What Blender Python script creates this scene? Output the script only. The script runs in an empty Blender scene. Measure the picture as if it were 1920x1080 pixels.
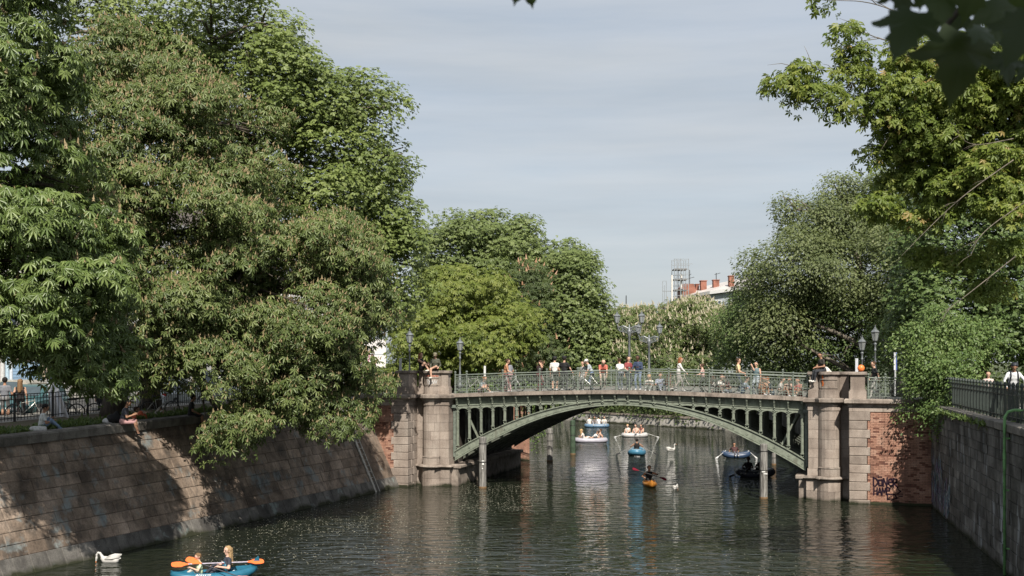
import bpy, math, random
import numpy as np
from mathutils import Vector, Matrix

random.seed(11)
rng = np.random.default_rng(11)
SC = bpy.context.scene
COL = SC.collection
R = math.radians

# ------------------------------------------------------------------ camera, sky, sun
EYE = 6.6                    # eye height above the water
FPX = 1920 * 40.0 / 36.0     # focal length in photo pixels
HOR = 676.0                  # horizon row

cam_d = bpy.data.cameras.new('camera')
cam_d.lens = 40.0
cam_d.sensor_width = 36.0
cam_d.shift_y = (HOR - 540.0) / 1920.0
cam_d.clip_start = 0.05
cam_d.clip_end = 3000
cam_d.dof.use_dof = True
cam_d.dof.focus_distance = 52.0
cam_d.dof.aperture_fstop = 5.0
cam = bpy.data.objects.new('camera', cam_d)
cam.location = (0, 0, EYE)
cam.rotation_euler = (R(90), 0, 0)
COL.objects.link(cam)
SC.camera = cam

SUN_EL = 46.0
to_sun = Vector((0.14 * math.cos(R(SUN_EL)), -0.9902 * math.cos(R(SUN_EL)), math.sin(R(SUN_EL)))).normalized()
sun_d = bpy.data.lights.new('sun', 'SUN')
sun_d.energy = 5.0
sun_d.angle = R(0.5)
sun_d.color = (1.0, 0.93, 0.82)
sun = bpy.data.objects.new('sun', sun_d)
sun.rotation_euler = to_sun.to_track_quat('Z', 'Y').to_euler()
sun.location = (0, 0, 60)
COL.objects.link(sun)

world = bpy.data.worlds.new('World')
SC.world = world
world.use_nodes = True
nt = world.node_tree
nt.nodes.clear()
wo = nt.nodes.new('ShaderNodeOutputWorld')
bg = nt.nodes.new('ShaderNodeBackground')
sky = nt.nodes.new('ShaderNodeTexSky')
sky.sky_type = 'NISHITA'
sky.sun_disc = False
sky.sun_elevation = R(SUN_EL)
sky.sun_rotation = math.atan2(to_sun.x, to_sun.y)
sky.air_density = 1.0
sky.dust_density = 2.0
tc = nt.nodes.new('ShaderNodeTexCoord')
mp = nt.nodes.new('ShaderNodeMapping')
mp.inputs['Scale'].default_value = (1.3, 1.3, 7.0)
mp.inputs['Rotation'].default_value = (0, R(7), 0)
nz = nt.nodes.new('ShaderNodeTexNoise')
nz.inputs['Scale'].default_value = 1.5
nz.inputs['Detail'].default_value = 5.0
nz.inputs['Roughness'].default_value = 0.55
cr = nt.nodes.new('ShaderNodeValToRGB')
cr.color_ramp.elements[0].position = 0.30
cr.color_ramp.elements[0].color = (0.66, 0.66, 0.66, 1)
cr.color_ramp.elements[1].position = 0.72
cr.color_ramp.elements[1].color = (0.97, 0.97, 0.97, 1)
mx = nt.nodes.new('ShaderNodeMix')
mx.data_type = 'RGBA'
mx.inputs['B'].default_value = (3.62, 3.88, 4.12, 1)     # thin high overcast
mp2 = nt.nodes.new('ShaderNodeMapping')
mp2.inputs['Scale'].default_value = (1.0, 1.0, 11.0)
mp2.inputs['Rotation'].default_value = (R(4), R(5), 0)
nz2 = nt.nodes.new('ShaderNodeTexNoise')
nz2.inputs['Scale'].default_value = 2.2
nz2.inputs['Detail'].default_value = 6.0
nz2.inputs['Roughness'].default_value = 0.6
cr2 = nt.nodes.new('ShaderNodeValToRGB')
cr2.color_ramp.elements[0].position = 0.33
cr2.color_ramp.elements[0].color = (3.15, 3.45, 3.75, 1)
cr2.color_ramp.elements[1].position = 0.66
cr2.color_ramp.elements[1].color = (3.95, 4.12, 4.28, 1)
nt.links.new(tc.outputs['Generated'], mp2.inputs['Vector'])
nt.links.new(mp2.outputs['Vector'], nz2.inputs['Vector'])
nt.links.new(nz2.outputs['Fac'], cr2.inputs['Fac'])
nt.links.new(cr2.outputs['Color'], mx.inputs['B'])
nt.links.new(tc.outputs['Generated'], mp.inputs['Vector'])
nt.links.new(mp.outputs['Vector'], nz.inputs['Vector'])
nt.links.new(nz.outputs['Fac'], cr.inputs['Fac'])
nt.links.new(cr.outputs['Color'], mx.inputs['Factor'])
nt.links.new(sky.outputs['Color'], mx.inputs['A'])
nt.links.new(mx.outputs['Result'], bg.inputs['Color'])
bg.inputs['Strength'].default_value = 0.115
nt.links.new(bg.outputs['Background'], wo.inputs['Surface'])

SC.view_settings.view_transform = 'Standard'
SC.view_settings.look = 'None'
SC.view_settings.exposure = 0.45
SC.view_settings.gamma = 1.0
SC.view_settings.use_curve_mapping = False
SC.render.engine = 'CYCLES'
SC.cycles.use_denoising = True
SC.cycles.max_bounces = 6
SC.cycles.diffuse_bounces = 3
SC.cycles.glossy_bounces = 3
SC.cycles.transmission_bounces = 4
SC.cycles.transparent_max_bounces = 6
SC.cycles.caustics_reflective = False
SC.cycles.caustics_refractive = False

# ------------------------------------------------------------------ places
def at(px, py, Y):
    return Vector(((px - 960.0) / FPX * Y, Y, EYE - (py - HOR) / FPX * Y))

def gp(px, py, z=0.0):
    Y = (EYE - z) * FPX / (py - HOR)
    return Vector(((px - 960.0) / FPX * Y, Y, z))

# bridge frame: s along the bridge, d away from the viewer
BA = Vector((-6.29, 59.66))
BU = Vector((0.9526, -0.3042))
BV = Vector((0.3042, 0.9526))
SM = 11.95                    # crown of the arch
def br(s, d, z=0.0):
    p = BA + BU * s + BV * d
    return Vector((p.x, p.y, z))

def s_at(px, d):
    k = (px - 960.0) / FPX
    a = BA + BV * d
    return (a.y * k - a.x) / (BU.x - BU.y * k)

BRIDGE_ROT = math.atan2(BU.y, BU.x)
def zdeck(s):
    q = min(1.0, abs(s - SM) / 9.1)
    return 5.11 - 0.26 * q ** 1.5

# left slope frame
LB = Vector((-15.4, 34.2)); LD = Vector((0.349, 0.937)); LN = Vector((-0.937, 0.349)); LR = 0.457
def lw(t, p, z=0.0):
    q = LB + LD * t + LN * p
    return Vector((q.x, q.y, z))
def ltop(t):
    return 4.12 + 0.021 * max(-12, min(27, t))
# right wall frame
RB = Vector((15.4, 35.3)); RD = Vector((0.217, 0.976)); RN = Vector((-0.976, 0.217))
def rw(t, p, z=0.0):
    q = RB + RD * t + RN * p
    return Vector((q.x, q.y, z))
RTOP = 4.65

# ------------------------------------------------------------------ object helpers
WORLD = {}
def link(o, parent=None, local=False):
    COL.objects.link(o)
    if parent is not None:
        o.parent = parent
        if not local:
            o.matrix_parent_inverse = WORLD[parent.name].inverted()
            WORLD[o.name] = Matrix.Identity(4)
        else:
            WORLD[o.name] = WORLD[parent.name] @ o.matrix_basis
    else:
        WORLD[o.name] = o.matrix_basis.copy()
    return o

def tag(o, label=None, cat=None, group=None, kind=None):
    if label: o['label'] = label
    if cat: o['category'] = cat
    if group: o['group'] = group
    if kind: o['kind'] = kind
    return o

def thing(name, label, cat, loc=(0, 0, 0), rz=0.0, group=None):
    o = bpy.data.objects.new(name, None)
    o.empty_display_size = 0.2
    o.location = loc
    o.rotation_euler = (0, 0, rz)
    o.matrix_basis = Matrix.Translation(Vector(loc)) @ Matrix.Rotation(rz, 4, 'Z')
    link(o)
    return tag(o, label, cat, group)

def addmat(me, mats):
    if mats is None: return
    for m in (mats if isinstance(mats, (list, tuple)) else [mats]):
        me.materials.append(m)

def add(name, me, parent=None, local=False, loc=None, rz=None):
    o = bpy.data.objects.new(name, me)
    if loc is not None or rz is not None:
        o.matrix_basis = Matrix.Translation(Vector(loc or (0, 0, 0))) @ Matrix.Rotation(rz or 0.0, 4, 'Z')
    return link(o, parent, local)

def copy_tree(o, loc=None, rz=None, parent=None):
    c = o.copy()
    if loc is not None:
        c.matrix_basis = Matrix.Translation(Vector(loc)) @ Matrix.Rotation(rz or 0.0, 4, 'Z')
    COL.objects.link(c)
    if parent is not None: c.parent = parent
    WORLD[c.name] = c.matrix_basis.copy()
    for ch in CHILD.get(o.name, []):
        copy_tree(ch, parent=c)
    return c
CHILD = {}
_add0 = link
def link(o, parent=None, local=False):
    _add0(o, parent, local)
    if parent is not None: CHILD.setdefault(parent.name, []).append(o)
    return o

class MB:
    """collects shapes into one mesh"""
    def __init__(s): s.v = []; s.f = []; s.m = []
    def raw(s, vs, fs, mi=0):
        n = len(s.v)
        s.v.extend(tuple(x) for x in vs)
        s.f.extend(tuple(i + n for i in f) for f in fs)
        s.m.extend([mi] * len(fs))
        return s
    def hexa(s, c, mi=0):                 # 8 corners: bottom ring then top ring
        return s.raw(c, [(3, 2, 1, 0), (4, 5, 6, 7), (0, 1, 5, 4), (1, 2, 6, 5), (2, 3, 7, 6), (3, 0, 4, 7)], mi)
    def box(s, c, sz, rz=0.0, mi=0, M=None):
        x, y, z = sz[0] / 2, sz[1] / 2, sz[2] / 2
        pts = [Vector(p) for p in ((-x, -y, -z), (x, -y, -z), (x, y, -z), (-x, y, -z), (-x, -y, z), (x, -y, z), (x, y, z), (-x, y, z))]
        if M is None: M = Matrix.Rotation(rz, 3, 'Z')
        return s.hexa([M @ p + Vector(c) for p in pts], mi)
    def prism(s, poly, z0, z1, mi=0):     # poly: xy points counter-clockwise
        n = len(poly)
        vs = [(p[0], p[1], z0) for p in poly] + [(p[0], p[1], z1) for p in poly]
        fs = [tuple(range(n - 1, -1, -1)), tuple(range(n, 2 * n))] + [(i, (i + 1) % n, n + (i + 1) % n, n + i) for i in range(n)]
        return s.raw(vs, fs, mi)
    def bar(s, a, b, w, h=None, mi=0, up=(0, 0, 1)):
        a, b = Vector(a), Vector(b); h = h or w
        d = (b - a)
        if d.length < 1e-6: return s
        d.normalize()
        x = d.cross(Vector(up))
        if x.length < 1e-4: x = d.cross(Vector((1, 0, 0)))
        x.normalize(); y = x.cross(d).normalized()
        x = x * w / 2; y = y * h / 2
        return s.hexa([a - x - y, a + x - y, a + x + y, a - x + y, b - x - y, b + x - y, b + x + y, b - x + y], mi)
    def tube(s, pts, rad, n=6, mi=0, closed=False, caps=True):
        pts = [Vector(p) for p in pts]; k = len(pts)
        if not isinstance(rad, (list, tuple)): rad = [rad] * k
        vs = []; x = None
        for i, p in enumerate(pts):
            if closed: d = pts[(i + 1) % k] - pts[i - 1]
            else: d = pts[min(i + 1, k - 1)] - pts[max(i - 1, 0)]
            if d.length < 1e-9: d = Vector((0, 0, 1))
            d.normalize()
            if x is None:
                x = d.cross(Vector((0, 0, 1)))
                if x.length < 1e-3: x = d.cross(Vector((1, 0, 0)))
            x = (x - d * x.dot(d))
            if x.length < 1e-6: x = d.orthogonal()
            x.normalize(); y = d.cross(x)
            for j in range(n):
                a = 2 * math.pi * j / n
                vs.append(p + (x * math.cos(a) + y * math.sin(a)) * rad[i])
        fs = []
        for i in range(k if closed else k - 1):
            for j in range(n):
                a, b = i * n + j, i * n + (j + 1) % n
                c, d2 = ((i + 1) % k) * n + (j + 1) % n, ((i + 1) % k) * n + j
                fs.append((a, b, c, d2))
        if caps and not closed:
            fs.append(tuple(range(n - 1, -1, -1))); fs.append(tuple(range((k - 1) * n, k * n)))
        return s.raw(vs, fs, mi)
    def lathe(s, prof, c=(0, 0, 0), n=12, mi=0, sx=1.0, sy=1.0):
        vs = []; fs = []; k = len(prof)
        for r, z in prof:
            for j in range(n):
                a = 2 * math.pi * j / n
                vs.append((c[0] + r * math.cos(a) * sx, c[1] + r * math.sin(a) * sy, c[2] + z))
        for i in range(k - 1):
            for j in range(n):
                fs.append((i * n + j, i * n + (j + 1) % n, (i + 1) * n + (j + 1) % n, (i + 1) * n + j))
        fs.append(tuple(range(n - 1, -1, -1))); fs.append(tuple(range((k - 1) * n, k * n)))
        return s.raw(vs, fs, mi)
    def ring(s, c, r, t, x=(1, 0, 0), y=(0, 0, 1), n=10, k=4, a0=0.0, a1=2 * math.pi, mi=0):
        c, x, y = Vector(c), Vector(x), Vector(y)
        full = abs(a1 - a0 - 2 * math.pi) < 1e-6
        m = n if full else n + 1
        return s.tube([c + x * r * math.cos(a0 + (a1 - a0) * i / n) + y * r * math.sin(a0 + (a1 - a0) * i / n) for i in range(m)], t, k, mi, closed=full)
    def ball(s, c, r, n=8, m=6, mi=0, sc=(1, 1, 1)):
        prof = [(max(1e-4, math.sin(math.pi * i / m)) * r, -math.cos(math.pi * i / m) * r * sc[2]) for i in range(m + 1)]
        return s.lathe(prof, c, n, mi, sc[0], sc[1])
    def mesh(s, name, mats=None, smooth=False):
        me = bpy.data.meshes.new(name)
        me.from_pydata(s.v, [], s.f)
        addmat(me, mats)
        if any(s.m): me.polygons.foreach_set('material_index', s.m)
        if smooth: me.polygons.foreach_set('use_smooth', [True] * len(me.polygons))
        me.update()
        return me
    def build(s, name, mats, parent=None, local=False, smooth=False, loc=None, rz=None):
        return add(name, s.mesh(name, mats, smooth), parent, local, loc, rz)

def bevel(o, w=0.01, seg=1):
    m = o.modifiers.new('bevel', 'BEVEL'); m.width = w; m.segments = seg; m.limit_method = 'ANGLE'; m.angle_limit = R(40)
    return o

def tri_mesh(name, V, F, mats=None, rnd=None, smooth=False):
    me = bpy.data.meshes.new(name)
    V = np.ascontiguousarray(V, dtype=np.float32); F = np.ascontiguousarray(F, dtype=np.int32)
    k = F.shape[1]
    me.vertices.add(len(V)); me.vertices.foreach_set('co', V.ravel())
    me.loops.add(F.size); me.loops.foreach_set('vertex_index', F.ravel())
    me.polygons.add(len(F)); me.polygons.foreach_set('loop_start', np.arange(0, F.size, k, dtype=np.int32))
    if smooth: me.polygons.foreach_set('use_smooth', np.ones(len(F), dtype=bool))
    me.update(calc_edges=True)
    if rnd is not None:
        a = me.attributes.new('rnd', 'FLOAT', 'POINT'); a.data.foreach_set('value', np.ascontiguousarray(rnd, dtype=np.float32))
    addmat(me, mats)
    return me

# ------------------------------------------------------------------ materials
def newmat(name):
    m = bpy.data.materials.new(name); m.use_nodes = True
    n = m.node_tree
    b = n.nodes['Principled BSDF']
    return m, n, b
def N(n, t, **kw):
    x = n.nodes.new(t)
    for k, v in kw.items():
        if k in x.inputs: x.inputs[k].default_value = v
        else: setattr(x, k, v)
    return x
def noise(n, scale, detail=4, rough=0.55, vec=None, stretch=None, coord='Object'):
    t = N(n, 'ShaderNodeTexNoise', Scale=scale, Detail=detail, Roughness=rough)
    if vec is None:
        c = N(n, 'ShaderNodeTexCoord'); vec = c.outputs[coord] if coord != 'World' else N(n, 'ShaderNodeNewGeometry').outputs['Position']
    if stretch:
        mpn = N(n, 'ShaderNodeMapping'); mpn.inputs['Scale'].default_value = stretch
        n.links.new(vec, mpn.inputs['Vector']); vec = mpn.outputs['Vector']
    n.links.new(vec, t.inputs['Vector'])
    return t
def ramp(n, src, stops):
    r = N(n, 'ShaderNodeValToRGB')
    e = r.color_ramp.elements
    while len(e) < len(stops): e.new(0.5)
    for i, (p, c) in enumerate(stops):
        e[i].position = p; e[i].color = (c[0], c[1], c[2], 1) if not isinstance(c, (int, float)) else (c, c, c, 1)
    n.links.new(src, r.inputs['Fac'])
    return r
def mixc(n, fac, a, b, mode='MIX'):
    x = N(n, 'ShaderNodeMix', data_type='RGBA', blend_type=mode)
    for sk, v in (('Factor', fac), ('A', a), ('B', b)):
        if isinstance(v, (int, float)): x.inputs[sk].default_value = v
        elif isinstance(v, tuple): x.inputs[sk].default_value = (*v, 1)
        else: n.links.new(v, x.inputs[sk])
    return x.outputs['Result']
def bumpn(n, b, h, strength=0.4, dist=0.02):
    x = N(n, 'ShaderNodeBump', Strength=strength, Distance=dist)
    n.links.new(h, x.inputs['Height']); n.links.new(x.outputs['Normal'], b.inputs['Normal'])

MC = {}
def pm(col, rough=0.6, metal=0.0, var=0.12, scale=14.0, bump=0.0, name=None, spec=0.4):
    """plain painted / cloth / metal material with a little wear"""
    key = (tuple(round(c, 3) for c in col), rough, metal, var, scale, bump, spec)
    if key in MC: return MC[key]
    m, n, b = newmat(name or 'paint')
    t = noise(n, scale, 5)
    lo = tuple(max(0, c * (1 - var * 1.6)) for c in col); hi = tuple(min(1, c * (1 + var)) for c in col)
    r = ramp(n, t.outputs['Fac'], [(0.3, lo), (0.62, hi)])
    n.links.new(r.outputs['Color'], b.inputs['Base Color'])
    b.inputs['Roughness'].default_value = rough; b.inputs['Metallic'].default_value = metal
    b.inputs['Specular IOR Level'].default_value = spec
    if bump: bumpn(n, b, t.outputs['Fac'], bump, 0.01)
    MC[key] = m
    return m

def stone(name, c0, c1, c2, big=0.9, fine=22.0, objrand=0.35, streak=0.0, streakcol=(0.02, 0.02, 0.02), patch=None, rough=0.85, bump=0.5, slope=(1, 1, 0.16), tide=True):
    m, n, b = newmat(name)
    geo = N(n, 'ShaderNodeNewGeometry').outputs['Position']
    t1 = noise(n, big, 6, 0.6, vec=geo)
    t2 = noise(n, fine, 6, 0.7, vec=geo)
    col = ramp(n, t1.outputs['Fac'], [(0.33, c0), (0.5, c1), (0.68, c2)]).outputs['Color']
    grain = ramp(n, t2.outputs['Fac'], [(0.3, 0.55), (0.62, 1.15)]).outputs['Color']
    col = mixc(n, 0.75, col, grain, 'MULTIPLY')
    oi = N(n, 'ShaderNodeObjectInfo')
    rr = ramp(n, oi.outputs['Random'], [(0.0, 1 - objrand), (1.0, 1 + objrand * 0.55)]).outputs['Color']
    col = mixc(n, 1.0, col, rr, 'MULTIPLY')
    if patch:
        t4 = noise(n, patch[1], 5, 0.65, vec=geo, stretch=patch[4] if len(patch) > 4 else None)
        pf = ramp(n, t4.outputs['Fac'], [(patch[2], 0.0), (patch[3], 1.0)]).outputs['Color']
        col = mixc(n, pf, col, patch[0])
    if streak:
        t3 = noise(n, 3.2, 5, 0.6, vec=geo, stretch=slope)
        sf = ramp(n, t3.outputs['Fac'], [(0.5, 0.0), (0.68, streak)]).outputs['Color']
        col = mixc(n, sf, col, streakcol)
    if tide:      # dark wet algae band along the water
        sx = N(n, 'ShaderNodeSeparateXYZ'); n.links.new(geo, sx.inputs[0])
        mm = N(n, 'ShaderNodeMath', operation='MULTIPLY_ADD'); n.links.new(t1.outputs['Fac'], mm.inputs[0]); mm.inputs[1].default_value = -.9; n.links.new(sx.outputs['Z'], mm.inputs[2])
        tf = ramp(n, mm.outputs[0], [(0.0, 1.0), (0.001, 0.9), (0.16, 0.0)])
        tf.color_ramp.elements[0].position = 0.0
        mm2 = N(n, 'ShaderNodeMath', operation='ADD'); n.links.new(mm.outputs[0], mm2.inputs[0]); mm2.inputs[1].default_value = .42
        n.links.new(mm2.outputs[0], tf.inputs['Fac'])
        col = mixc(n, tf.outputs['Color'], col, (0.030, 0.032, 0.018))
    n.links.new(col, b.inputs['Base Color'])
    b.inputs['Roughness'].default_value = rough
    b.inputs['Specular IOR Level'].default_value = 0.25
    bumpn(n, b, t2.outputs['Fac'], bump, 0.03)
    return m

M_ASHLAR = stone('granite_ashlar', (0.24, 0.195, 0.165), (0.34, 0.285, 0.245), (0.40, 0.345, 0.30), 0.8, 30, 0.2, 0.3, (0.10, 0.085, 0.075))
M_LEDGE = stone('granite_ledge', (0.17, 0.14, 0.12), (0.29, 0.245, 0.21), (0.37, 0.32, 0.275), 1.6, 30, 0.15, 0.6, (0.06, 0.052, 0.046), slope=(1, 1, 0.5))
M_MORTAR = stone('mortar', (0.14, 0.12, 0.105), (0.2, 0.175, 0.15), (0.25, 0.22, 0.19), 2, 30, 0.0)
M_BRICK = stone('brick', (0.31, 0.165, 0.12), (0.45, 0.245, 0.175), (0.55, 0.345, 0.26), 2.4, 40, 0.2, 0.35, (0.10, 0.06, 0.05))
M_SLOPE = stone('slope_stone', (0.10, 0.076, 0.06), (0.245, 0.188, 0.145), (0.40, 0.315, 0.25), 0.8, 14, 0.3, 0.6, (0.05, 0.047, 0.043), patch=((0.21, 0.235, 0.235), 0.9, 0.56, 0.66), bump=0.9, slope=(1, 1, 0.3))
M_SLOPEBASE = stone('kerb_slab', (0.07, 0.066, 0.062), (0.14, 0.132, 0.122), (0.23, 0.22, 0.20), 0.9, 20, 0.25, 0.4, (0.02, 0.02, 0.02), patch=((0.2, 0.23, 0.22), 1.0, 0.58, 0.64), bump=0.5)
M_RWALL = stone('quay_stone', (0.06, 0.056, 0.05), (0.125, 0.118, 0.108), (0.23, 0.22, 0.205), 0.8, 18, 0.42, 0.85, (0.025, 0.024, 0.02), patch=((0.42, 0.44, 0.46), 2.4, 0.56, 0.68, (1, 1, 0.16)), bump=0.7, slope=(1, 1, 0.12))
M_COPING = stone('coping_stone', (0.10, 0.09, 0.08), (0.19, 0.175, 0.155), (0.27, 0.25, 0.225), 1.2, 25, 0.25, 0.4, (0.04, 0.04, 0.035))
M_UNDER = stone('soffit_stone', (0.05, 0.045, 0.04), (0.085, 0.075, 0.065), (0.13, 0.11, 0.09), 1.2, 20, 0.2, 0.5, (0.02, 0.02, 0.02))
M_CONC = stone('quay_concrete', (0.25, 0.235, 0.21), (0.36, 0.34, 0.31), (0.44, 0.42, 0.39), 0.35, 12, 0.2, 0.5, (0.12, 0.115, 0.1))
def ironpaint(name, col, rust):
    m, n, b = newmat(name)
    geo = N(n, 'ShaderNodeNewGeometry').outputs['Position']
    t = noise(n, 5, 5, .6, vec=geo); t2 = noise(n, 2.6, 6, .7, vec=geo, stretch=(1, 1, .35)); t3 = noise(n, 30, 4, .6, vec=geo)
    c = ramp(n, t.outputs['Fac'], [(.3, tuple(x * .72 for x in col)), (.62, tuple(x * 1.15 for x in col))]).outputs['Color']
    c = mixc(n, ramp(n, t2.outputs['Fac'], [(.56, 0.0), (.7, rust)]).outputs['Color'], c, (0.085, 0.06, 0.042))
    c = mixc(n, .5, c, ramp(n, t3.outputs['Fac'], [(.3, .7), (.6, 1.1)]).outputs['Color'], 'MULTIPLY')
    n.links.new(c, b.inputs['Base Color']); b.inputs['Roughness'].default_value = .55; b.inputs['Specular IOR Level'].default_value = .35
    bumpn(n, b, t3.outputs['Fac'], .2, .01)
    return m
M_IRON = ironpaint('bridge_green_paint', (0.20, 0.225, 0.18), .65)
M_IRON2 = pm((0.15, 0.175, 0.15), 0.5, 0.0, 0.2, 9, 0.15, 'railing_green_paint')
M_IRONDARK = pm((0.10, 0.11, 0.09), 0.6, 0.0, 0.3, 3, 0.2, 'shaded_green_paint')  # bridge green for inner ironwork, with the shade under the deck in its colour
M_DARKMETAL = pm((0.03, 0.03, 0.03), 0.5, 0.3, 0.2, 9, 0.1, 'dark_metal')
M_LAMP = pm((0.17, 0.185, 0.195), 0.45, 0.3, 0.15, 12, 0.1, 'lamp_grey_paint')
M_WHITE = pm((0.72, 0.72, 0.70), 0.5, 0, 0.06, 8, 0, 'white_paint')
M_BLACK = pm((0.015, 0.015, 0.016), 0.5, 0, 0.2, 8, 0, 'black_rubber')

def wood(name, c0, c1, sc=(6, 6, 0.5)):
    m, n, b = newmat(name)
    t = noise(n, 2.2, 6, 0.7, coord='Object', stretch=sc)
    r = ramp(n, t.outputs['Fac'], [(0.34, c0), (0.5, tuple((a + b2) / 2 for a, b2 in zip(c0, c1))), (0.64, c1)])
    n.links.new(r.outputs['Color'], b.inputs['Base Color'])
    b.inputs['Roughness'].default_value = 0.85
    bumpn(n, b, t.outputs['Fac'], 0.6, 0.03)
    return m
M_PILE = wood('weathered_timber', (0.045, 0.04, 0.036), (0.32, 0.31, 0.29), (9, 9, 0.7))
M_BARK = wood('bark', (0.03, 0.024, 0.018), (0.10, 0.08, 0.062), (5, 5, 0.8))
M_BARKP = wood('pale_bark', (0.05, 0.042, 0.032), (0.21, 0.18, 0.14), (3, 3, 1.2))

def leafmat(name, stops, trans=0.28, rough=0.45, spec=0.35):
    m = bpy.data.materials.new(name); m.use_nodes = True
    n = m.node_tree
    b = n.nodes['Principled BSDF']; out = n.nodes['Material Output']
    a = N(n, 'ShaderNodeAttribute', attribute_name='rnd')
    col = ramp(n, a.outputs['Fac'], stops).outputs['Color']
    n.links.new(col, b.inputs['Base Color'])
    b.inputs['Roughness'].default_value = rough
    b.inputs['Specular IOR Level'].default_value = spec
    t = N(n, 'ShaderNodeBsdfTranslucent')
    tcx = mixc(n, 0.6, col, (0.17, 0.22, 0.03))
    n.links.new(tcx, t.inputs['Color'])
    x = N(n, 'ShaderNodeMixShader', Fac=trans)
    n.links.new(b.outputs[0], x.inputs[1]); n.links.new(t.outputs[0], x.inputs[2])
    n.links.new(x.outputs[0], out.inputs['Surface'])
    return m
L_CHN = leafmat('chestnut_leaf_near', [(0, (0.067, 0.108, 0.029)), (0.5, (0.130, 0.192, 0.054)), (1, (0.221, 0.286, 0.092))], 0.3, 0.38, 0.45)
L_CH = leafmat('chestnut_leaf', [(0, (0.069, 0.103, 0.030)), (0.5, (0.127, 0.172, 0.053)), (1, (0.214, 0.255, 0.091))], 0.3, 0.42, 0.4)
L_PL = leafmat('plane_leaf', [(0, (0.095, 0.134, 0.036)), (0.5, (0.165, 0.216, 0.061)), (1, (0.248, 0.299, 0.100))], 0.33)
L_FAR = leafmat('far_plane_leaf', [(0, (0.092, 0.124, 0.039)), (0.5, (0.146, 0.192, 0.063)), (1, (0.211, 0.254, 0.095))], 0.33)
L_YEL = leafmat('yellow_green_leaf', [(0, (0.092, 0.130, 0.024)), (0.5, (0.157, 0.200, 0.039)), (1, (0.243, 0.270, 0.070))], 0.36)
L_DK = leafmat('dark_leaf', [(0, (0.045, 0.068, 0.024)), (0.5, (0.078, 0.112, 0.038)), (1, (0.13, 0.165, 0.06))], 0.28)
L_WIL = leafmat('fine_leaf', [(0, (0.075, 0.096, 0.039)), (0.5, (0.121, 0.151, 0.058)), (1, (0.187, 0.212, 0.091))], 0.3, 0.5)
L_WILG = leafmat('fine_green_leaf', [(0, (0.070, 0.107, 0.032)), (0.5, (0.117, 0.173, 0.053)), (1, (0.180, 0.233, 0.084))], 0.3, 0.5)
L_MAP = leafmat('maple_leaf', [(0, (0.10, 0.15, 0.03)), (0.5, (0.185, 0.245, 0.048)), (0.95, (0.30, 0.33, 0.075)), (1, (0.38, 0.28, 0.10))], 0.46)
L_BUSH = leafmat('bush_leaf', [(0, (0.070, 0.124, 0.035)), (0.5, (0.124, 0.192, 0.054)), (1, (0.205, 0.270, 0.097))], 0.33)
L_ELM = leafmat('elm_leaf', [(0, (0.057, 0.098, 0.030)), (0.5, (0.098, 0.152, 0.046)), (1, (0.172, 0.230, 0.075))], 0.3)
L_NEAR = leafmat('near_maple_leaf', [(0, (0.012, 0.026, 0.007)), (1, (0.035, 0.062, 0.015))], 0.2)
L_FLT = leafmat('faded_blossom', [(0, (0.19, 0.145, 0.075)), (0.5, (0.29, 0.225, 0.125)), (1, (0.38, 0.30, 0.18))], 0.2, 0.7, 0.2)
L_FLW = leafmat('white_blossom', [(0, (0.28, 0.25, 0.16)), (0.5, (0.4, 0.36, 0.25)), (1, (0.5, 0.46, 0.35))], 0.2, 0.7, 0.2)
L_FLP = leafmat('pink_blossom', [(0, (0.36, 0.20, 0.12)), (1, (0.46, 0.30, 0.20))], 0.2, 0.7, 0.2)
# ------------------------------------------------------------------ water
def make_water():
    m, n, b = newmat('canal_water')
    b.inputs['Base Color'].default_value = (0.012, 0.016, 0.0095, 1)
    b.inputs['Roughness'].default_value = 0.02
    b.inputs['IOR'].default_value = 1.333
    geo = N(n, 'ShaderNodeNewGeometry').outputs['Position']
    t1 = noise(n, 1.55, 1.6, 0.5, vec=geo, stretch=(0.62, 1.3, 1))
    t2 = noise(n, 4.2, 2, 0.5, vec=geo, stretch=(0.6, 1.2, 1))
    t3 = noise(n, 0.12, 3, 0.55, vec=geo, stretch=(0.8, 0.5, 1))       # calmer and rougher patches
    amp = ramp(n, t3.outputs['Fac'], [(0.36, 0.28), (0.62, 0.7)]).outputs['Color']
    # a breeze ruffles the open middle of the canal around the bridge
    mpw = N(n, 'ShaderNodeMapping', vector_type='TEXTURE'); mpw.inputs['Location'].default_value = (8.5, 68, 0); mpw.inputs['Scale'].default_value = (10.0, 24.0, 1.0); mpw.inputs['Rotation'].default_value = (0, 0, R(-8))
    n.links.new(geo, mpw.inputs['Vector'])
    grd = N(n, 'ShaderNodeTexGradient', gradient_type='SPHERICAL'); n.links.new(mpw.outputs['Vector'], grd.inputs['Vector'])
    ruff = N(n, 'ShaderNodeMath', operation='MULTIPLY_ADD'); n.links.new(grd.outputs['Fac'], ruff.inputs[0]); ruff.inputs[1].default_value = 3.0
    n.links.new(amp, ruff.inputs[2]); amp = ruff.outputs[0]
    s = N(n, 'ShaderNodeMath', operation='MULTIPLY_ADD')
    n.links.new(t1.outputs['Fac'], s.inputs[0]); s.inputs[1].default_value = 2.6
    n.links.new(t2.outputs['Fac'], s.inputs[2])
    s2 = N(n, 'ShaderNodeMath', operation='MULTIPLY')
    n.links.new(s.outputs[0], s2.inputs[0]); n.links.new(amp, s2.inputs[1])
    bumpn(n, b, s2.outputs[0], 0.85, 0.075)
    g = MB()
    g.raw([(-900, -60, 0), (900, -60, 0), (900, 1500, 0), (-900, 1500, 0)], [(0, 1, 2, 3)])
    o = g.build('water', m)
    tag(o, kind='structure')
make_water()

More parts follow.
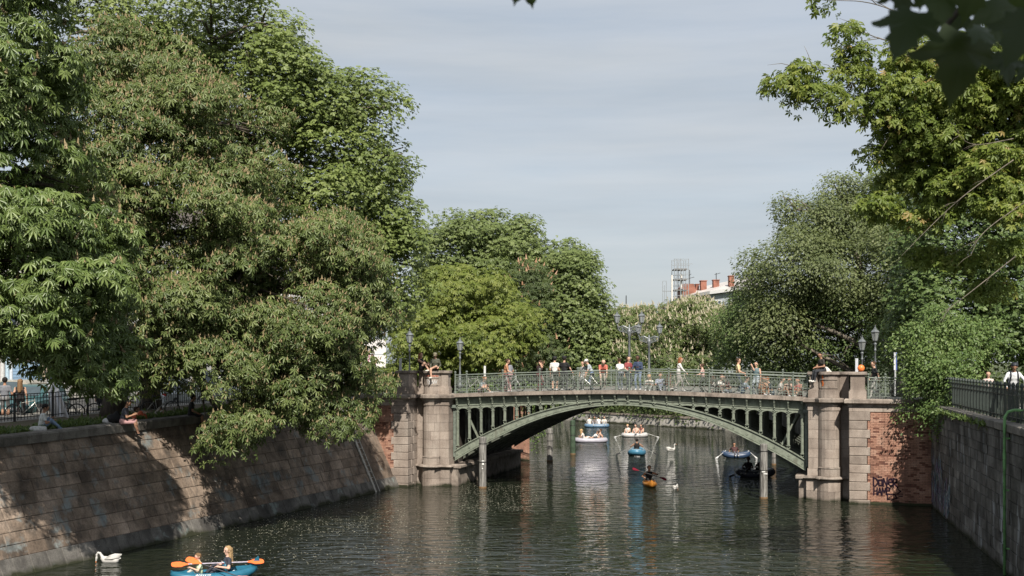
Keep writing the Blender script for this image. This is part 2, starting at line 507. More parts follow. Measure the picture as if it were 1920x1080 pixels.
# ------------------------------------------------------------------ ground
def groundmat(name, c0, c1, c2, sc=0.7, fine=9.0, bump=0.6):
    m, n, b = newmat(name)
    geo = N(n, 'ShaderNodeNewGeometry').outputs['Position']
    t = noise(n, sc, 6, 0.62, vec=geo); t2 = noise(n, fine, 5, 0.7, vec=geo)
    c = ramp(n, t.outputs['Fac'], [(0.36, c0), (0.5, c1), (0.64, c2)]).outputs['Color']
    c = mixc(n, 0.8, c, ramp(n, t2.outputs['Fac'], [(0.3, 0.6), (0.65, 1.2)]).outputs['Color'], 'MULTIPLY')
    n.links.new(c, b.inputs['Base Color']); b.inputs['Roughness'].default_value = 0.9
    bumpn(n, b, t2.outputs['Fac'], bump, 0.03)
    return m
G_DIRT = groundmat('verge_earth', (0.06, 0.045, 0.028), (0.10, 0.075, 0.045), (0.065, 0.08, 0.03))
G_GRASS = groundmat('grass_ground', (0.04, 0.06, 0.02), (0.06, 0.08, 0.028), (0.09, 0.085, 0.045))
G_PAVE = groundmat('pavement_slabs', (0.16, 0.15, 0.135), (0.22, 0.21, 0.19), (0.27, 0.26, 0.235), 0.9, 7, 0.3)
G_ROAD = groundmat('asphalt', (0.04, 0.04, 0.041), (0.055, 0.055, 0.055), (0.075, 0.073, 0.07), 0.6, 30, 0.4)

def strip(name, mat, p0, p1, dz0, dz1, t0=-45, t1=29, ztop=ltop, f=lw, kind='structure', sgn=1, n=16):
    g = MB()
    vs = []
    for i in range(n + 1):
        t = t0 + (t1 - t0) * i / n
        z = ztop(t)
        o0 = LR * z if f is lw else 0
        vs.append(f(t, sgn * (o0 + p0), z + dz0)); vs.append(f(t, sgn * (o0 + p1), z + dz1))
    fs = [((2 * i, 2 * i + 2, 2 * i + 3, 2 * i + 1) if sgn < 0 else (2 * i, 2 * i + 1, 2 * i + 3, 2 * i + 2)) for i in range(n)]
    g.raw(vs, fs)
    return tag(g.build(name, mat), kind=kind)

# big sheet under everything on land, cut along the canal
def land():
    g = MB()
    zl = 4.05
    # left bank, near side up to the bridge
    a = [lw(-45, 2.2), lw(27.6, 2.2)]
    bridge_l = br(-2.5, 4.0); bl2 = br(-2.5, 12.6)
    far = [bl2, Vector((0.6, 76.3, 0)), Vector((-4, 100, 0)), Vector((-25, 128, 0)), Vector((-160, 230, 0))]
    pts = [lw(-45, 2.2), lw(26.5, 2.2), Vector((bridge_l.x, bridge_l.y, 0))] + far + [Vector((-700, 500, 0)), Vector((-700, -60, 0))]
    g.raw([(p.x, p.y, zl) for p in pts], [tuple(range(len(pts)))])
    o = g.build('ground', G_GRASS); tag(o, kind='structure')
    g = MB()
    br2 = br(26.8, 3.0); b3 = br(24.5, 12.6)
    pts = [rw(-45, -0.5), rw(17, -0.5), br2, b3, Vector((22.2, 105.2, 0)), Vector((8.2, 124.2, 0)), Vector((-12, 150, 0)), Vector((-90, 235, 0)), Vector((-500, 700, 0)), Vector((300, 1400, 0)), Vector((700, 900, 0)), Vector((700, -60, 0))]
    # canal-side bank beyond the bridge stays open water
    g.raw([(p.x, p.y, zl + 0.2) for p in pts], [tuple(reversed(range(len(pts))))])
    o = g.build('ground', G_GRASS); tag(o, kind='structure')
land()
strip('grass_verge', G_DIRT, 0.45, 4.3, -0.05, 0.03)
strip('pavement', G_PAVE, 4.3, 7.2, 0.03, 0.06)
strip('kerb', M_COPING, 7.2, 7.35, 0.06, 0.06)
strip('kerb', M_COPING, 7.35, 7.351, 0.06, -0.06)
strip('road', G_ROAD, 7.351, 14.5, -0.06, -0.06)
strip('pavement', G_PAVE, 14.5, 19.0, 0.04, 0.06)
rt = lambda t: RTOP
strip('verge', G_DIRT, 0.45, 2.4, -0.02, 0.0, -45, 17, rt, rw, sgn=-1)
strip('pavement', G_PAVE, 2.4, 6.0, 0.0, 0.02, -45, 17, rt, rw, sgn=-1)
strip('road', G_ROAD, 6.0, 13.0, -0.1, -0.1, -45, 17, rt, rw, sgn=-1)

# ------------------------------------------------------------------ left sloped embankment
def embankment():
    root = thing('embankment_wall', 'long sloped stone embankment with rows of mottled blocks under the chestnut trees on the canal', 'stone wall', (LB.x, LB.y, 0))
    def P(t, z, out):   # out: metres proud of the slope
        nrm = (-Vector((LN.x, LN.y, 0)) + Vector((0, 0, LR))).normalized()
        return lw(t, LR * z, z) + nrm * out
    core = MB()
    ts = [-45 + i * 4 for i in range(18)] + [27.35]
    for a, b in zip(ts[:-1], ts[1:]):
        za, zb = ltop(a) - 0.03, ltop(b) - 0.03
        core.raw([P(a, -1.0, -0.022), P(b, -1.0, -0.022), P(b, zb, -0.022), P(a, za, -0.022)], [(3, 2, 1, 0)])
    core.build('mortar_bed', M_MORTAR, root)
    stones = []   # (t0,t1,z0,z1,proud,kind)
    rnd = random.Random(5)
    rows = 9
    for r in range(rows + 1):
        t = -9.0 + rnd.random() * 0.5
        while t < 27.0:
            w = rnd.uniform(0.62, 1.25) if r else rnd.uniform(0.5, 0.75)
            t1 = min(t + w, 27.05)
            if 27.05 - t1 < 0.3: t1 = 27.05
            tm = (t + t1) / 2
            zt = ltop(tm) - 0.33
            if r == 0: z0, z1 = -0.5, 0.52
            else:
                h = (zt - 0.52) / rows
                z0, z1 = 0.52 + h * (r - 1), 0.52 + h * r
            stones.append((t, t1, z0, z1, rnd.uniform(0.0, 0.014) + (0.07 if r == 0 else 0), r == 0))
            t = t1
    stones.sort(key=lambda s: (lw((s[0] + s[1]) / 2, 0).length if s[0] > -2.6 else 999))
    rest = [MB(), MB()]
    for i, (t0, t1, z0, z1, pr, base) in enumerate(stones):
        g = MB() if i < 300 else rest[1 if base else 0]
        j = 0.005
        sk = [rnd.uniform(-0.008, 0.008) for _ in range(4)]
        b4 = [P(t0 + j, z0 + j, -0.12), P(t1 - j, z0 + j, -0.12), P(t1 - j, z1 - j, -0.12), P(t0 + j, z1 - j, -0.12)]
        f4 = [P(t0 + j + sk[0], z0 + j, pr), P(t1 - j + sk[1], z0 + j, pr + sk[0]), P(t1 - j + sk[2], z1 - j, pr + sk[1]), P(t0 + j + sk[3], z1 - j, pr + sk[2])]
        g.raw(b4 + f4, [(3, 2, 1, 0), (4, 5, 6, 7), (0, 1, 5, 4), (1, 2, 6, 5), (2, 3, 7, 6), (3, 0, 4, 7)])
        if i < 300: bevel(g.build('stone', M_SLOPEBASE if base else M_SLOPE, root), 0.018)
    for k, g in enumerate(rest):
        if g.v: tag(g.build('stonework', [M_SLOPE, M_SLOPEBASE][k], root), kind='stuff')
    # coping
    t = -45
    while t < 26.9:
        t1 = min(t + 1.45, 27.2)
        g = MB()
        za, zb = ltop(t), ltop(t1)
        j = 0.012
        a, b2 = t + j, t1 - j
        prof = [(LR * (za - 0.33) - 0.10, -0.33), (LR * (za - 0.33) - 0.13, -0.06), (LR * (za - 0.33) - 0.06, 0.0), (LR * za + 0.47, 0.0), (LR * za + 0.47, -0.33)]
        n = len(prof)
        vs = [lw(a, p, za + z) for p, z in prof] + [lw(b2, p, zb + z) for p, z in prof]
        g.raw(vs, [tuple(range(n)), tuple(range(2 * n - 1, n - 1, -1))] + [(i, n + i, n + (i + 1) % n, (i + 1) % n) for i in range(n)])
        g.build('coping_stone', M_COPING, root)
        t = t1
    return root
EMB = embankment()

# ------------------------------------------------------------------ right quay wall
def quay():
    root = thing('quay_wall', 'tall dark vertical quay wall of streaked grey blocks on the shaded side of the canal', 'stone wall', (RB.x, RB.y, 0))
    g = MB()
    g.raw([rw(-45, -0.02, -1), rw(16.9, -0.02, -1), rw(16.9, -0.02, RTOP - .1), rw(-45, -0.02, RTOP - .1)], [(0, 1, 2, 3)])
    g.build('mortar_bed', M_MORTAR, root)
    rnd = random.Random(8)
    st = []
    z = -0.3
    row = 0
    while z < RTOP - 0.3:
        h = rnd.uniform(0.32, 0.42)
        z1 = min(z + h, RTOP - 0.28)
        if RTOP - 0.28 - z1 < 0.15: z1 = RTOP - 0.28
        t = -8 - rnd.random() * 0.5
        while t < 16.6:
            t1 = min(t + rnd.uniform(0.5, 1.05), 16.62)
            if 16.62 - t1 < 0.25: t1 = 16.62
            st.append((t, t1, z, z1, rnd.uniform(0.0, 0.035)))
            t = t1
        z = z1 + 0.0
        if z >= RTOP - 0.29: break
    st.sort(key=lambda s: rw((s[0] + s[1]) / 2, 0).length if s[0] > -1.6 else 999)
    rest = MB()
    for i, (t0, t1, z0, z1, pr) in enumerate(st):
        g = MB() if i < 300 else rest
        j = 0.012
        c = []
        for p in (-0.12, pr):
            c += [rw(t0 + j, p, z0 + j), rw(t1 - j, p, z0 + j), rw(t1 - j, p + (rnd.uniform(-.008, .008) if p > 0 else 0), z1 - j), rw(t0 + j, p, z1 - j)]
        g.raw(c, [(3, 2, 1, 0), (4, 5, 6, 7), (0, 1, 5, 4), (1, 2, 6, 5), (2, 3, 7, 6), (3, 0, 4, 7)][0:0] + [(0, 1, 2, 3), (7, 6, 5, 4), (4, 5, 1, 0), (5, 6, 2, 1), (6, 7, 3, 2), (7, 4, 0, 3)][::1])
        if i < 300: g.build('stone', M_RWALL, root)
    if rest.v: tag(rest.build('stonework', M_RWALL, root), kind='stuff')
    t = -45.0
    while t < 16.5:
        t1 = min(t + 1.3, 16.65)
        g = MB()
        c = [rw(t + .01, .10, RTOP - .27), rw(t1 - .01, .10, RTOP - .27), rw(t1 - .01, -.47, RTOP - .27), rw(t + .01, -.47, RTOP - .27)]
        g.hexa([*c[::-1], *[Vector((p.x, p.y, RTOP)) for p in c[::-1]]])
        bevel(g.build('coping_stone', M_COPING, root), 0.03)
        t = t1
    return root
QUAY = quay()

# ------------------------------------------------------------------ abutments
def sub_path(path, a0, a1):
    out = []; acc = 0.0
    for p, q in zip(path[:-1], path[1:]):
        L = (q - p).length
        if acc + L > a0 + 1e-6 and acc < a1 - 1e-6:
            ta = max(0, (a0 - acc) / L); tb = min(1, (a1 - acc) / L)
            if not out: out.append(p + (q - p) * ta)
            out.append(p + (q - p) * tb)
        acc += L
    return out
def plen(path): return sum((q - p).length for p, q in zip(path[:-1], path[1:]))
def off_path(pts, o):
    res = []
    for i, p in enumerate(pts):
        ns = []
        if i > 0: d = (pts[i] - pts[i - 1]).normalized(); ns.append(Vector((d.y, -d.x)))
        if i < len(pts) - 1: d = (pts[i + 1] - pts[i]).normalized(); ns.append(Vector((d.y, -d.x)))
        nn = sum(ns, Vector((0, 0)))
        nn.normalize()
        c = max(0.35, nn.dot(ns[0]))
        res.append(p + nn * (o / c))
    return res
def path_solid(g, pts, prof, mi=0):
    """sweep a closed profile [(outward, z)] along plan points (s,d)"""
    k = len(prof)
    rows = []
    cols = [off_path(pts, o) for o, z in prof]
    vs = []
    for i in range(len(pts)):
        for j, (o, z) in enumerate(prof):
            p = cols[j][i]
            vs.append(br(p.x, p.y, z))
    fs = []
    for i in range(len(pts) - 1):
        for j in range(k):
            fs.append((i * k + j, (i + 1) * k + j, (i + 1) * k + (j + 1) % k, i * k + (j + 1) % k))
    fs.append(tuple(range(k - 1, -1, -1))); fs.append(tuple(range((len(pts) - 1) * k, len(pts) * k)))
    g.raw(vs, fs, mi)
def ring_prof(o0, o1, z0, z1): return [(o0, z0), (o1, z0), (o1, z1), (o0, z1)]

V2 = lambda s, d: Vector((s, d))
def arcpts(s0, s1, dflank, dfront, n=8):
    out = []
    for i in range(n + 1):
        a = math.pi * (0.06 + 0.88 * i / n)
        out.append(V2((s0 + s1) / 2 - (s1 - s0) / 2 * math.cos(a) / math.cos(math.pi * .06), dflank - (dflank - dfront) * math.sin(a)))
    return out

def abutment(left):
    if left:
        lab = 'left bridge abutment, rounded stone pier and brick wing wall beside the sloped embankment'
    else:
        lab = 'right bridge abutment, rounded stone pier and brick wing wall with dark graffiti'
    c = br(1.8 if left else 22.1, 1.5)
    root = thing('bridge_abutment', lab, 'bridge abutment', (c.x, c.y, 0), BRIDGE_ROT)
    mir = (lambda pts: pts) if left else (lambda pts: [V2(2 * SM - p.x, p.y) for p in reversed(pts)])
    rnd = random.Random(3 if left else 4)
    brickp = mir([V2(-2.72, 0), V2(0.1, 0)])
    quoinp = mir([V2(0.1, 0), V2(0.87, 0), V2(0.87, 1.3)])
    recess = mir([V2(0.87, 1.3), V2(1.33, 1.3)])
    turret = mir([V2(1.33, 1.3)] + arcpts(1.36, 2.33, 1.15, 0.62) + [V2(2.34, 1.0)])
    pil = mir([V2(2.34, 1.0), V2(2.78, 1.0), V2(2.78, 2.4)])
    whole = mir([V2(-2.72, 0), V2(0.87, 0), V2(0.87, 1.3), V2(1.33, 1.3)] + arcpts(1.36, 2.33, 1.15, 0.62) + [V2(2.34, 1.0), V2(2.78, 1.0), V2(2.78, 2.4)])
    pierp = mir([V2(0.87, 1.3), V2(1.33, 1.3)] + arcpts(1.36, 2.33, 1.15, 0.62) + [V2(2.34, 1.0), V2(2.78, 1.0), V2(2.78, 2.4)])
    # core
    g = MB()
    inn = off_path(whole, -0.03)
    poly = [(p.x, p.y) for p in inn]
    ext = [(2.75, 4.0), (-2.72, 4.0)] if left else [(2 * SM + 2.72, 4.0), (2 * SM - 2.75, 4.0)]
    pl = [br(x, y) for x, y in poly + ext]
    g.prism([(p.x, p.y) for p in pl], -1.2, 4.74)
    sx0, sx1 = (-2.72, 2.62) if left else (2 * SM - 2.62, 2 * SM + 2.72)
    p4 = [br(sx0, 4.003), br(sx1, 4.003), br(sx1, 12.4), br(sx0, 12.4)]
    g.prism([(p.x, p.y) for p in p4], -1.2, 4.5)
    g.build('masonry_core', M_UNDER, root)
    # inner (canal) face blocks under the arch
    sf = 2.62 if left else 2 * SM - 2.62
    sg = 1 if left else -1
    z = -0.4
    while z < 3.2:
        d = 4.1
        while d < 12.3:
            d1 = min(d + rnd.uniform(0.8, 1.3), 12.4)
            g = MB()
            a, b2 = sf - 0.05 * sg, sf + (0.03 + rnd.uniform(0, 0.015)) * sg
            if a > b2: a, b2 = b2, a
            cs = [br(a, d + .01), br(b2, d + .01), br(b2, d1 - .01), br(a, d1 - .01)]
            g.hexa([Vector((p.x, p.y, z + .01)) for p in cs] + [Vector((p.x, p.y, z + .5)) for p in cs])
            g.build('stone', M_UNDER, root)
            d = d1
        z += 0.51
    # springer ledge carrying the ribs
    g = MB()
    a, b2 = (2.66, 3.25) if left else (2 * SM - 3.25, 2 * SM - 2.66)
    cs = [br(a, 1.2), br(b2, 1.2), br(b2, 12.3), br(a, 12.3)]
    g.hexa([Vector((p.x, p.y, -0.6)) for p in cs] + [Vector((p.x, p.y, 0.92)) for p in cs])
    g.build('springer_base', M_LEDGE, root)
    g = MB()
    a, b2 = (2.66, 3.42) if left else (2 * SM - 3.42, 2 * SM - 2.66)
    cs = [br(a, 1.12), br(b2, 1.12), br(b2, 12.3), br(a, 12.3)]
    g.hexa([Vector((p.x, p.y, 0.922)) for p in cs] + [Vector((p.x, p.y, 1.12)) for p in cs])
    bevel(g.build('springer_ledge', M_LEDGE, root), 0.05, 2)

    def course(path, z0, z1, lens, proud, mat, off0=0.0, name='stone'):
        L = plen(path); a = 0.0
        a1 = off0 if off0 > 0.1 else rnd.uniform(*lens)
        while a < L - 1e-4:
            e = min(a1, L)
            if L - e < 0.18: e = L
            pts = sub_path(path, a + (0.006 if a > 0 else 0), e - (0.006 if e < L else 0))
            g = MB()
            path_solid(g, pts, ring_prof(-0.10, proud + rnd.uniform(0, 0.008), z0 + 0.006, z1 - 0.006))
            g.build(name, mat, root)
            a = e; a1 = e + rnd.uniform(*lens)
    # base courses
    for i, (z0, z1) in enumerate(((-0.8, 0.42), (0.42, 0.94))):
        course(turret, z0, z1, (0.5, 0.8), 0.09, M_ASHLAR, 0.35 * (i + 1))
        course(pil, z0, z1, (0.44, 0.9), 0.10, M_ASHLAR)
        course(recess, z0, z1, (0.6, 0.8), 0.02, M_ASHLAR)
    # moulding
    g = MB()
    path_solid(g, pierp, [(-.05, .94), (.10, .945), (.22, .98), (.26, 1.03), (.22, 1.09), (.08, 1.13), (-.05, 1.13)])
    g.build('base_moulding', M_LEDGE, root)
    course(turret, 1.13, 1.48, (0.5, 0.8), 0.05, M_ASHLAR)
    course(pil, 1.13, 1.48, (0.5, 0.9), 0.05, M_ASHLAR)
    g = MB()
    path_solid(g, turret, [(-.02, 1.485), (.06, 1.485), (.075, 1.52), (.05, 1.56), (-.02, 1.56)])
    g.build('torus_moulding', M_LEDGE, root)
    # ashlar shaft
    zz = [1.56, 1.98, 2.43, 2.88, 3.33, 3.78, 4.24]
    for i in range(6):
        course(turret, zz[i], zz[i + 1], (0.45, 0.75), 0.012, M_ASHLAR, 0.3 + 0.32 * (i % 2))
        course(pil, zz[i] if i else 1.48, zz[i + 1], (0.44, 0.9), 0.012, M_ASHLAR, 0.44 if i % 2 else 0)
        course(recess, zz[i] if i else 0.94, zz[i + 1], (0.6, 0.9), 0.008, M_ASHLAR)
    # quoins
    z = -0.8; i = 0
    bz = []
    while z < 4.2:
        z1 = min(z + (0.98 if z < -0.1 else 0.405), 4.24)
        if 4.24 - z1 < 0.15: z1 = 4.24
        ext = -0.02 if i % 2 else 0.12
        qp = [V2(0.1 - ext, 0), V2(0.87, 0), V2(0.87, 0.45 if i % 2 else 0.75)]
        g = MB()
        path_solid(g, mir(qp), ring_prof(-0.06, 0.035 + rnd.uniform(0, 0.02), z + 0.008, z1 - 0.008))
        bevel(g.build('quoin', M_ASHLAR, root), 0.02)
        g = MB()
        path_solid(g, mir([V2(0.87, (0.45 if i % 2 else 0.75) + .012), V2(0.87, 1.29)]), ring_prof(-0.06, 0.03, z + .008, z1 - .008))
        g.build('stone', M_ASHLAR, root)
        z = z1; i += 1
    # bricks (individually too small to pick apart): real joints, one mesh
    s0, s1 = (-2.72, 0.1) if left else (2 * SM - 0.1, 2 * SM + 2.72)
    g = MB()
    z = -0.72; row = 0
    while z < 4.22:
        s = s0 - (0.125 if row % 2 else 0.0)
        while s < s1:
            a, b2 = max(s, s0) + .006, min(s + 0.25, s1) - .006
            if b2 - a > 0.03:
                pr = 0.012 + rnd.uniform(-0.005, 0.006)
                cs = [br(a, -pr), br(b2, -pr), br(b2, 0.06), br(a, 0.06)]
                g.hexa([Vector((p.x, p.y, z + .006)) for p in cs] + [Vector((p.x, p.y, z + .07)) for p in cs], 0 if rnd.random() < .8 else 1)
            s += 0.25
        z += 0.077; row += 1
    bw = g.build('brickwork', [M_BRICK, M_BRICK2], root)
    tag(bw, kind='stuff')
    # mossy footing
    g = MB()
    path_solid(g, mir([V2(-2.72, 0), V2(0.87, 0)]), ring_prof(-.05, .05, -.8, .10))
    g.build('footing', M_MOSS, root)
    # architrave and cornice, in lengths
    L = plen(whole); a = 0
    while a < L - .01:
        e = min(a + 1.35, L)
        if L - e < .4: e = L
        g = MB()
        pts = sub_path(whole, a + .005, e - .005)
        path_solid(g, pts, [(-.1, 4.24), (.05, 4.245), (.05, 4.46), (-.1, 4.46)])
        g.build('architrave_stone', M_ASHLAR, root)
        g = MB()
        path_solid(g, pts, [(-.2, 4.463), (.10, 4.463), (.12, 4.55), (.20, 4.61), (.26, 4.64), (.26, 4.78), (.22, 4.83), (-.2, 4.83)])
        g.build('cornice_stone', M_LEDGE, root)
        a = e
    # top slab
    g = MB()
    pts = off_path(whole, -0.2)
    pl = [br(p.x, p.y) for p in pts] + [br(*e) for e in ([(2.55, 4.0), (-2.72, 4.0)] if left else [(2 * SM + 2.72, 4.0), (2 * SM - 2.55, 4.0)])]
    g.prism([(p.x, p.y) for p in pl], 4.742, 4.80)
    g.build('paving_slab', G_PAVE, root)
    # parapet block
    para = mir([V2(0.95, 1.42), V2(0.95, 1.35), V2(1.35, 1.35)] + arcpts(1.42, 2.3, 1.2, 0.72) + [V2(2.36, 1.06), V2(2.74, 1.06), V2(2.74, 1.42)])
    side = mir([V2(0.22, 1.42), V2(0.22, 0.22), V2(0.86, 0.22), V2(0.86, 1.34)])
    def closed(g, pts, o, z0, z1, mi=0):
        q = off_path(pts, o)
        pl = [br(p.x, p.y) for p in q]
        g.prism([(p.x, p.y) for p in pl], z0, z1, mi)
    for nm, pp in (('parapet_block', para), ('parapet_pedestal', side)):
        g = MB(); closed(g, pp, 0.07, 4.832, 5.18); closed(g, pp, 0.035, 5.183, 5.24); g.build('plinth', M_ASHLAR, root)
        g = MB(); closed(g, pp, 0.0, 5.24, 5.90); blk = g.build(nm, M_ASHLAR, root)
        g = MB(); closed(g, pp, 0.05, 5.902, 5.93); closed(g, pp, 0.10, 5.932, 6.07); bevel(g.build('cap_stone', M_LEDGE, root), .02)
    # raised panel frame on the parapet
    fr = mir(arcpts(1.42, 2.3, 1.2, 0.72))
    L = plen(fr)
    g = MB()
    for a, e, z0, z1 in ((.12, L - .12, 5.69, 5.74), (.12, L - .12, 5.28, 5.33), (.12, .17, 5.33, 5.69), (L - .17, L - .12, 5.33, 5.69)):
        path_solid(g, sub_path(fr, a, e), ring_prof(-.01, .035, z0, z1))
    g.build('panel_frame', M_LEDGE, root)
    return root

M_BRICK2 = stone('dark_brick', (0.13, 0.06, 0.05), (0.20, 0.09, 0.065), (0.27, 0.14, 0.10), 5.0, 40, 0.2, 0.35, (0.08, 0.05, 0.045))
M_MOSS = stone('mossy_stone', (0.03, 0.035, 0.015), (0.05, 0.055, 0.025), (0.09, 0.085, 0.05), 2.5, 20, 0.1)
ABL = abutment(True)
ABR = abutment(False)

# ------------------------------------------------------------------ iron arch bridge
RD0 = 1.5     # plane of the outer rib
def rib_up(s):
    q = ((s - SM) / 9.1) ** 2
    return 4.62 - 2.85 * q
def rib_lo(s):
    q = ((s - SM) / 9.1) ** 2
    return rib_up(s) - (0.28 + 0.26 * min(1.0, q * 2))

def bridge():
    root = thing('arch_bridge', 'low green painted iron arch bridge spanning the canal between two stone piers', 'bridge', br(SM, 6.5), BRIDGE_ROT)
    def solid_sd(g, poly_sz, d0, d1, mi=0):     # polygon in (s,z) extruded over d
        n = len(poly_sz)
        vs = [br(s, d0, z) for s, z in poly_sz] + [br(s, d1, z) for s, z in poly_sz]
        g.raw(vs, [tuple(range(n)), tuple(range(2 * n - 1, n - 1, -1))] + [(i, n + i, n + (i + 1) % n, (i + 1) % n) for i in range(n)], mi)
    S0, S1 = 2.95, 2 * SM - 2.95
    ss = [S0 + (S1 - S0) * i / 40 for i in range(41)]
    # ribs
    for k in range(9):
        d0 = RD0 + k * 1.3
        g = MB()
        for a, b2 in zip(ss[:-1], ss[1:]):
            solid_sd(g, [(a, rib_lo(a)), (b2, rib_lo(b2)), (b2, rib_up(b2)), (a, rib_up(a))], d0, d0 + 0.05)
            for f, w in ((rib_up, 0.0), (rib_lo, 0.0)):
                up = f is rib_up
                z0a, z0b = (f(a) - .05, f(b2) - .05) if up else (f(a), f(b2))
                solid_sd(g, [(a, z0a + (.001 if not up else 0)), (b2, z0b), (b2, z0b + .05), (a, z0a + .05)], d0 - 0.07, d0 + 0.16)
        if k == 0:   # raised edge lines
            for a, b2 in zip(ss[:-1], ss[1:]):
                for fz in (lambda s: rib_up(s) - .11, lambda s: rib_lo(s) + .09):
                    solid_sd(g, [(a, fz(a)), (b2, fz(b2)), (b2, fz(b2) + .02), (a, fz(a) + .02)], d0 - .02, d0 + .01)
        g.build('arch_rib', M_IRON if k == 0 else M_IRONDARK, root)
    # rosettes on the outer rib + spandrel columns + brackets
    cols = []
    for j in range(14):
        for sg in (-1, 1): cols.append(SM + sg * (0.3275 + 0.655 * j))
    cols.sort()
    def fz0(s): return zdeck(s) - 0.58 - 0.18 * min(1, abs(s - SM) / 9.1)      # underside of fascia
    for s in cols:
        zf = fz0(s); zu = rib_up(s)
        g = MB()      # console bracket
        zt = zdeck(s) - 0.19
        solid_sd(g, [(s - .055, zt - .07), (s + .055, zt - .07), (s + .055, zt), (s - .055, zt)], RD0 - .24, RD0 - .06)
        prof = [(RD0 - .22, zt - .07), (RD0 - .20, zt - .15), (RD0 - .13, zt - .25), (RD0 - .09, zt - .33), (RD0 - .06, zt - .37), (RD0 - .02, zt - .37), (RD0 - .02, zt - .07)]
        vs = [br(s - .04, d, z) for d, z in prof] + [br(s + .04, d, z) for d, z in prof]; n = len(prof)
        g.raw(vs, [tuple(range(n)), tuple(range(2 * n - 1, n - 1, -1))] + [(i, n + i, n + (i + 1) % n, (i + 1) % n) for i in range(n)])
        g.ball(br(s, RD0 - .10, zt - .40), .04, 6, 4)
        g.build('bracket', M_IRON, root)
        # cross ornament under the bracket
        g = MB()
        c = br(s, RD0 - .05, zf - .02)
        u3, z3 = Vector((BU.x, BU.y, 0)), Vector((0, 0, 1))
        for dx, dz in ((1, 0), (-1, 0), (0, 1), (0, -1)):
            g.ball(c + u3 * dx * .055 + z3 * dz * .055, .034, 6, 4)
        g.build('rosette', M_IRON, root)
        if zf - zu > 0.12:
            g = MB()
            cz0, cz1 = zu - .02, zf - .05
            w = .062
            if cz1 - cz0 > .28:
                solid_sd(g, [(s - w, cz0 + .2), (s + w, cz0 + .2), (s + w, cz1), (s - w, cz1)], RD0 - .005, RD0 + .08)
                solid_sd(g, [(s - .02, cz0 + .2), (s + .02, cz0 + .2), (s + .02, cz1), (s - .02, cz1)], RD0 - .04, RD0 - .005)
                g.ring(br(s, RD0 + .02, cz0 + .11), .075, .022, u3, z3, 8, 4)
                solid_sd(g, [(s - .09, cz0 + .18), (s + .09, cz0 + .18), (s + .09, cz0 + .215), (s - .09, cz0 + .215)], RD0 - .04, RD0 + .08)
                solid_sd(g, [(s - .09, cz1 - .2), (s + .09, cz1 - .2), (s + .09, cz1 - .165), (s - .09, cz1 - .165)], RD0 - .04, RD0 + .08)
                solid_sd(g, [(s - .075, cz1 - .55), (s + .075, cz1 - .55), (s + .075, cz1 - .53), (s - .075, cz1 - .53)], RD0 - .03, RD0 + .06) if cz1 - cz0 > 1.1 else None
            else:
                solid_sd(g, [(s - w, cz0), (s + w, cz0), (s + w, cz1), (s - w, cz1)], RD0 - .02, RD0 + .06)
            g.build('spandrel_column', M_IRON, root)
            g = MB(); g.ring(br(s, RD0 - .015, zu - (.28)), .05, .02, u3, z3, 6, 3); g.build('rib_boss', M_IRON, root)
            # the same column row on the next rib, dark behind
            if abs(s - SM) > 3:
                for k in (1, 2, 3):
                    g = MB(); d0 = RD0 + 1.3 * k
                    solid_sd(g, [(s - .05, zu - .02), (s + .05, zu - .02), (s + .05, zf), (s - .05, zf)], d0, d0 + .06)
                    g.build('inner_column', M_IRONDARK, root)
    # small arches between the columns
    for a, b2 in zip(cols[:-1], cols[1:]):
        m_ = (a + b2) / 2
        top = fz0(m_) - .0
        if fz0(m_) - rib_up(m_) < .16 and fz0(a) - rib_up(a) < .16 and fz0(b2) - rib_up(b2) < .16: continue
        w = (b2 - a) / 2
        rise = min(.24, max(.1, (top - rib_up(m_)) * .45))
        g = MB()
        ar = [(m_ + w * math.cos(math.pi * i / 10), top - .04 - rise + rise * math.sin(math.pi * i / 10)) for i in range(11)]
        for (x0, z0), (x1, z1) in zip(ar[:-1], ar[1:]):
            solid_sd(g, [(x0, z0), (x0, top), (x1, top), (x1, z1)][::-1], RD0 + .01, RD0 + .05)
            solid_sd(g, [(x0, z0 - .0), (x0, z0 + .035), (x1, z1 + .035), (x1, z1)][::-1], RD0 - .03, RD0 + .009)
        g.build('spandrel_arch', M_IRON, root)
    # diagonal braces at both ends
    for sg in (-1, 1):
        for k in range(3):
            g = MB()
            s = SM + sg * (8.6 - .0)
            g.bar(br(s, RD0 + .5 + k * 1.3, 4.0), br(s - sg * .75, RD0 + .5 + k * 1.3, rib_up(s - sg * .75)), .09, .09)
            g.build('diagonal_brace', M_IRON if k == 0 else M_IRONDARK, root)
    # fascia girder, flanges
    g = MB()
    for a, b2 in zip(ss[:-1], ss[1:]):
        solid_sd(g, [(a, fz0(a)), (b2, fz0(b2)), (b2, zdeck(b2) - .18), (a, zdeck(a) - .18)], RD0 + .055, RD0 + .09)
        solid_sd(g, [(a, fz0(a) - .04), (b2, fz0(b2) - .04), (b2, fz0(b2) + .085), (a, fz0(a) + .085)], RD0 - .012, RD0 + .053)
        solid_sd(g, [(a, fz0(a) + .09), (b2, fz0(b2) + .09), (b2, fz0(b2) + .115), (a, fz0(a) + .115)], RD0 - .045, RD0 + .05)
        solid_sd(g, [(a, zdeck(a) - .22), (b2, zdeck(b2) - .22), (b2, zdeck(b2) - .19), (a, zdeck(a) - .19)], RD0 - .05, RD0 + .05)
    g.build('fascia_girder', M_IRON, root)
    g = MB()    # plaque at the crown
    solid_sd(g, [(SM - .2, zdeck(SM) - .50), (SM + .2, zdeck(SM) - .50), (SM + .23, zdeck(SM) - .33), (SM + .2, zdeck(SM) - .24), (SM - .2, zdeck(SM) - .24), (SM - .23, zdeck(SM) - .33)], RD0 - .09, RD0 + .03)
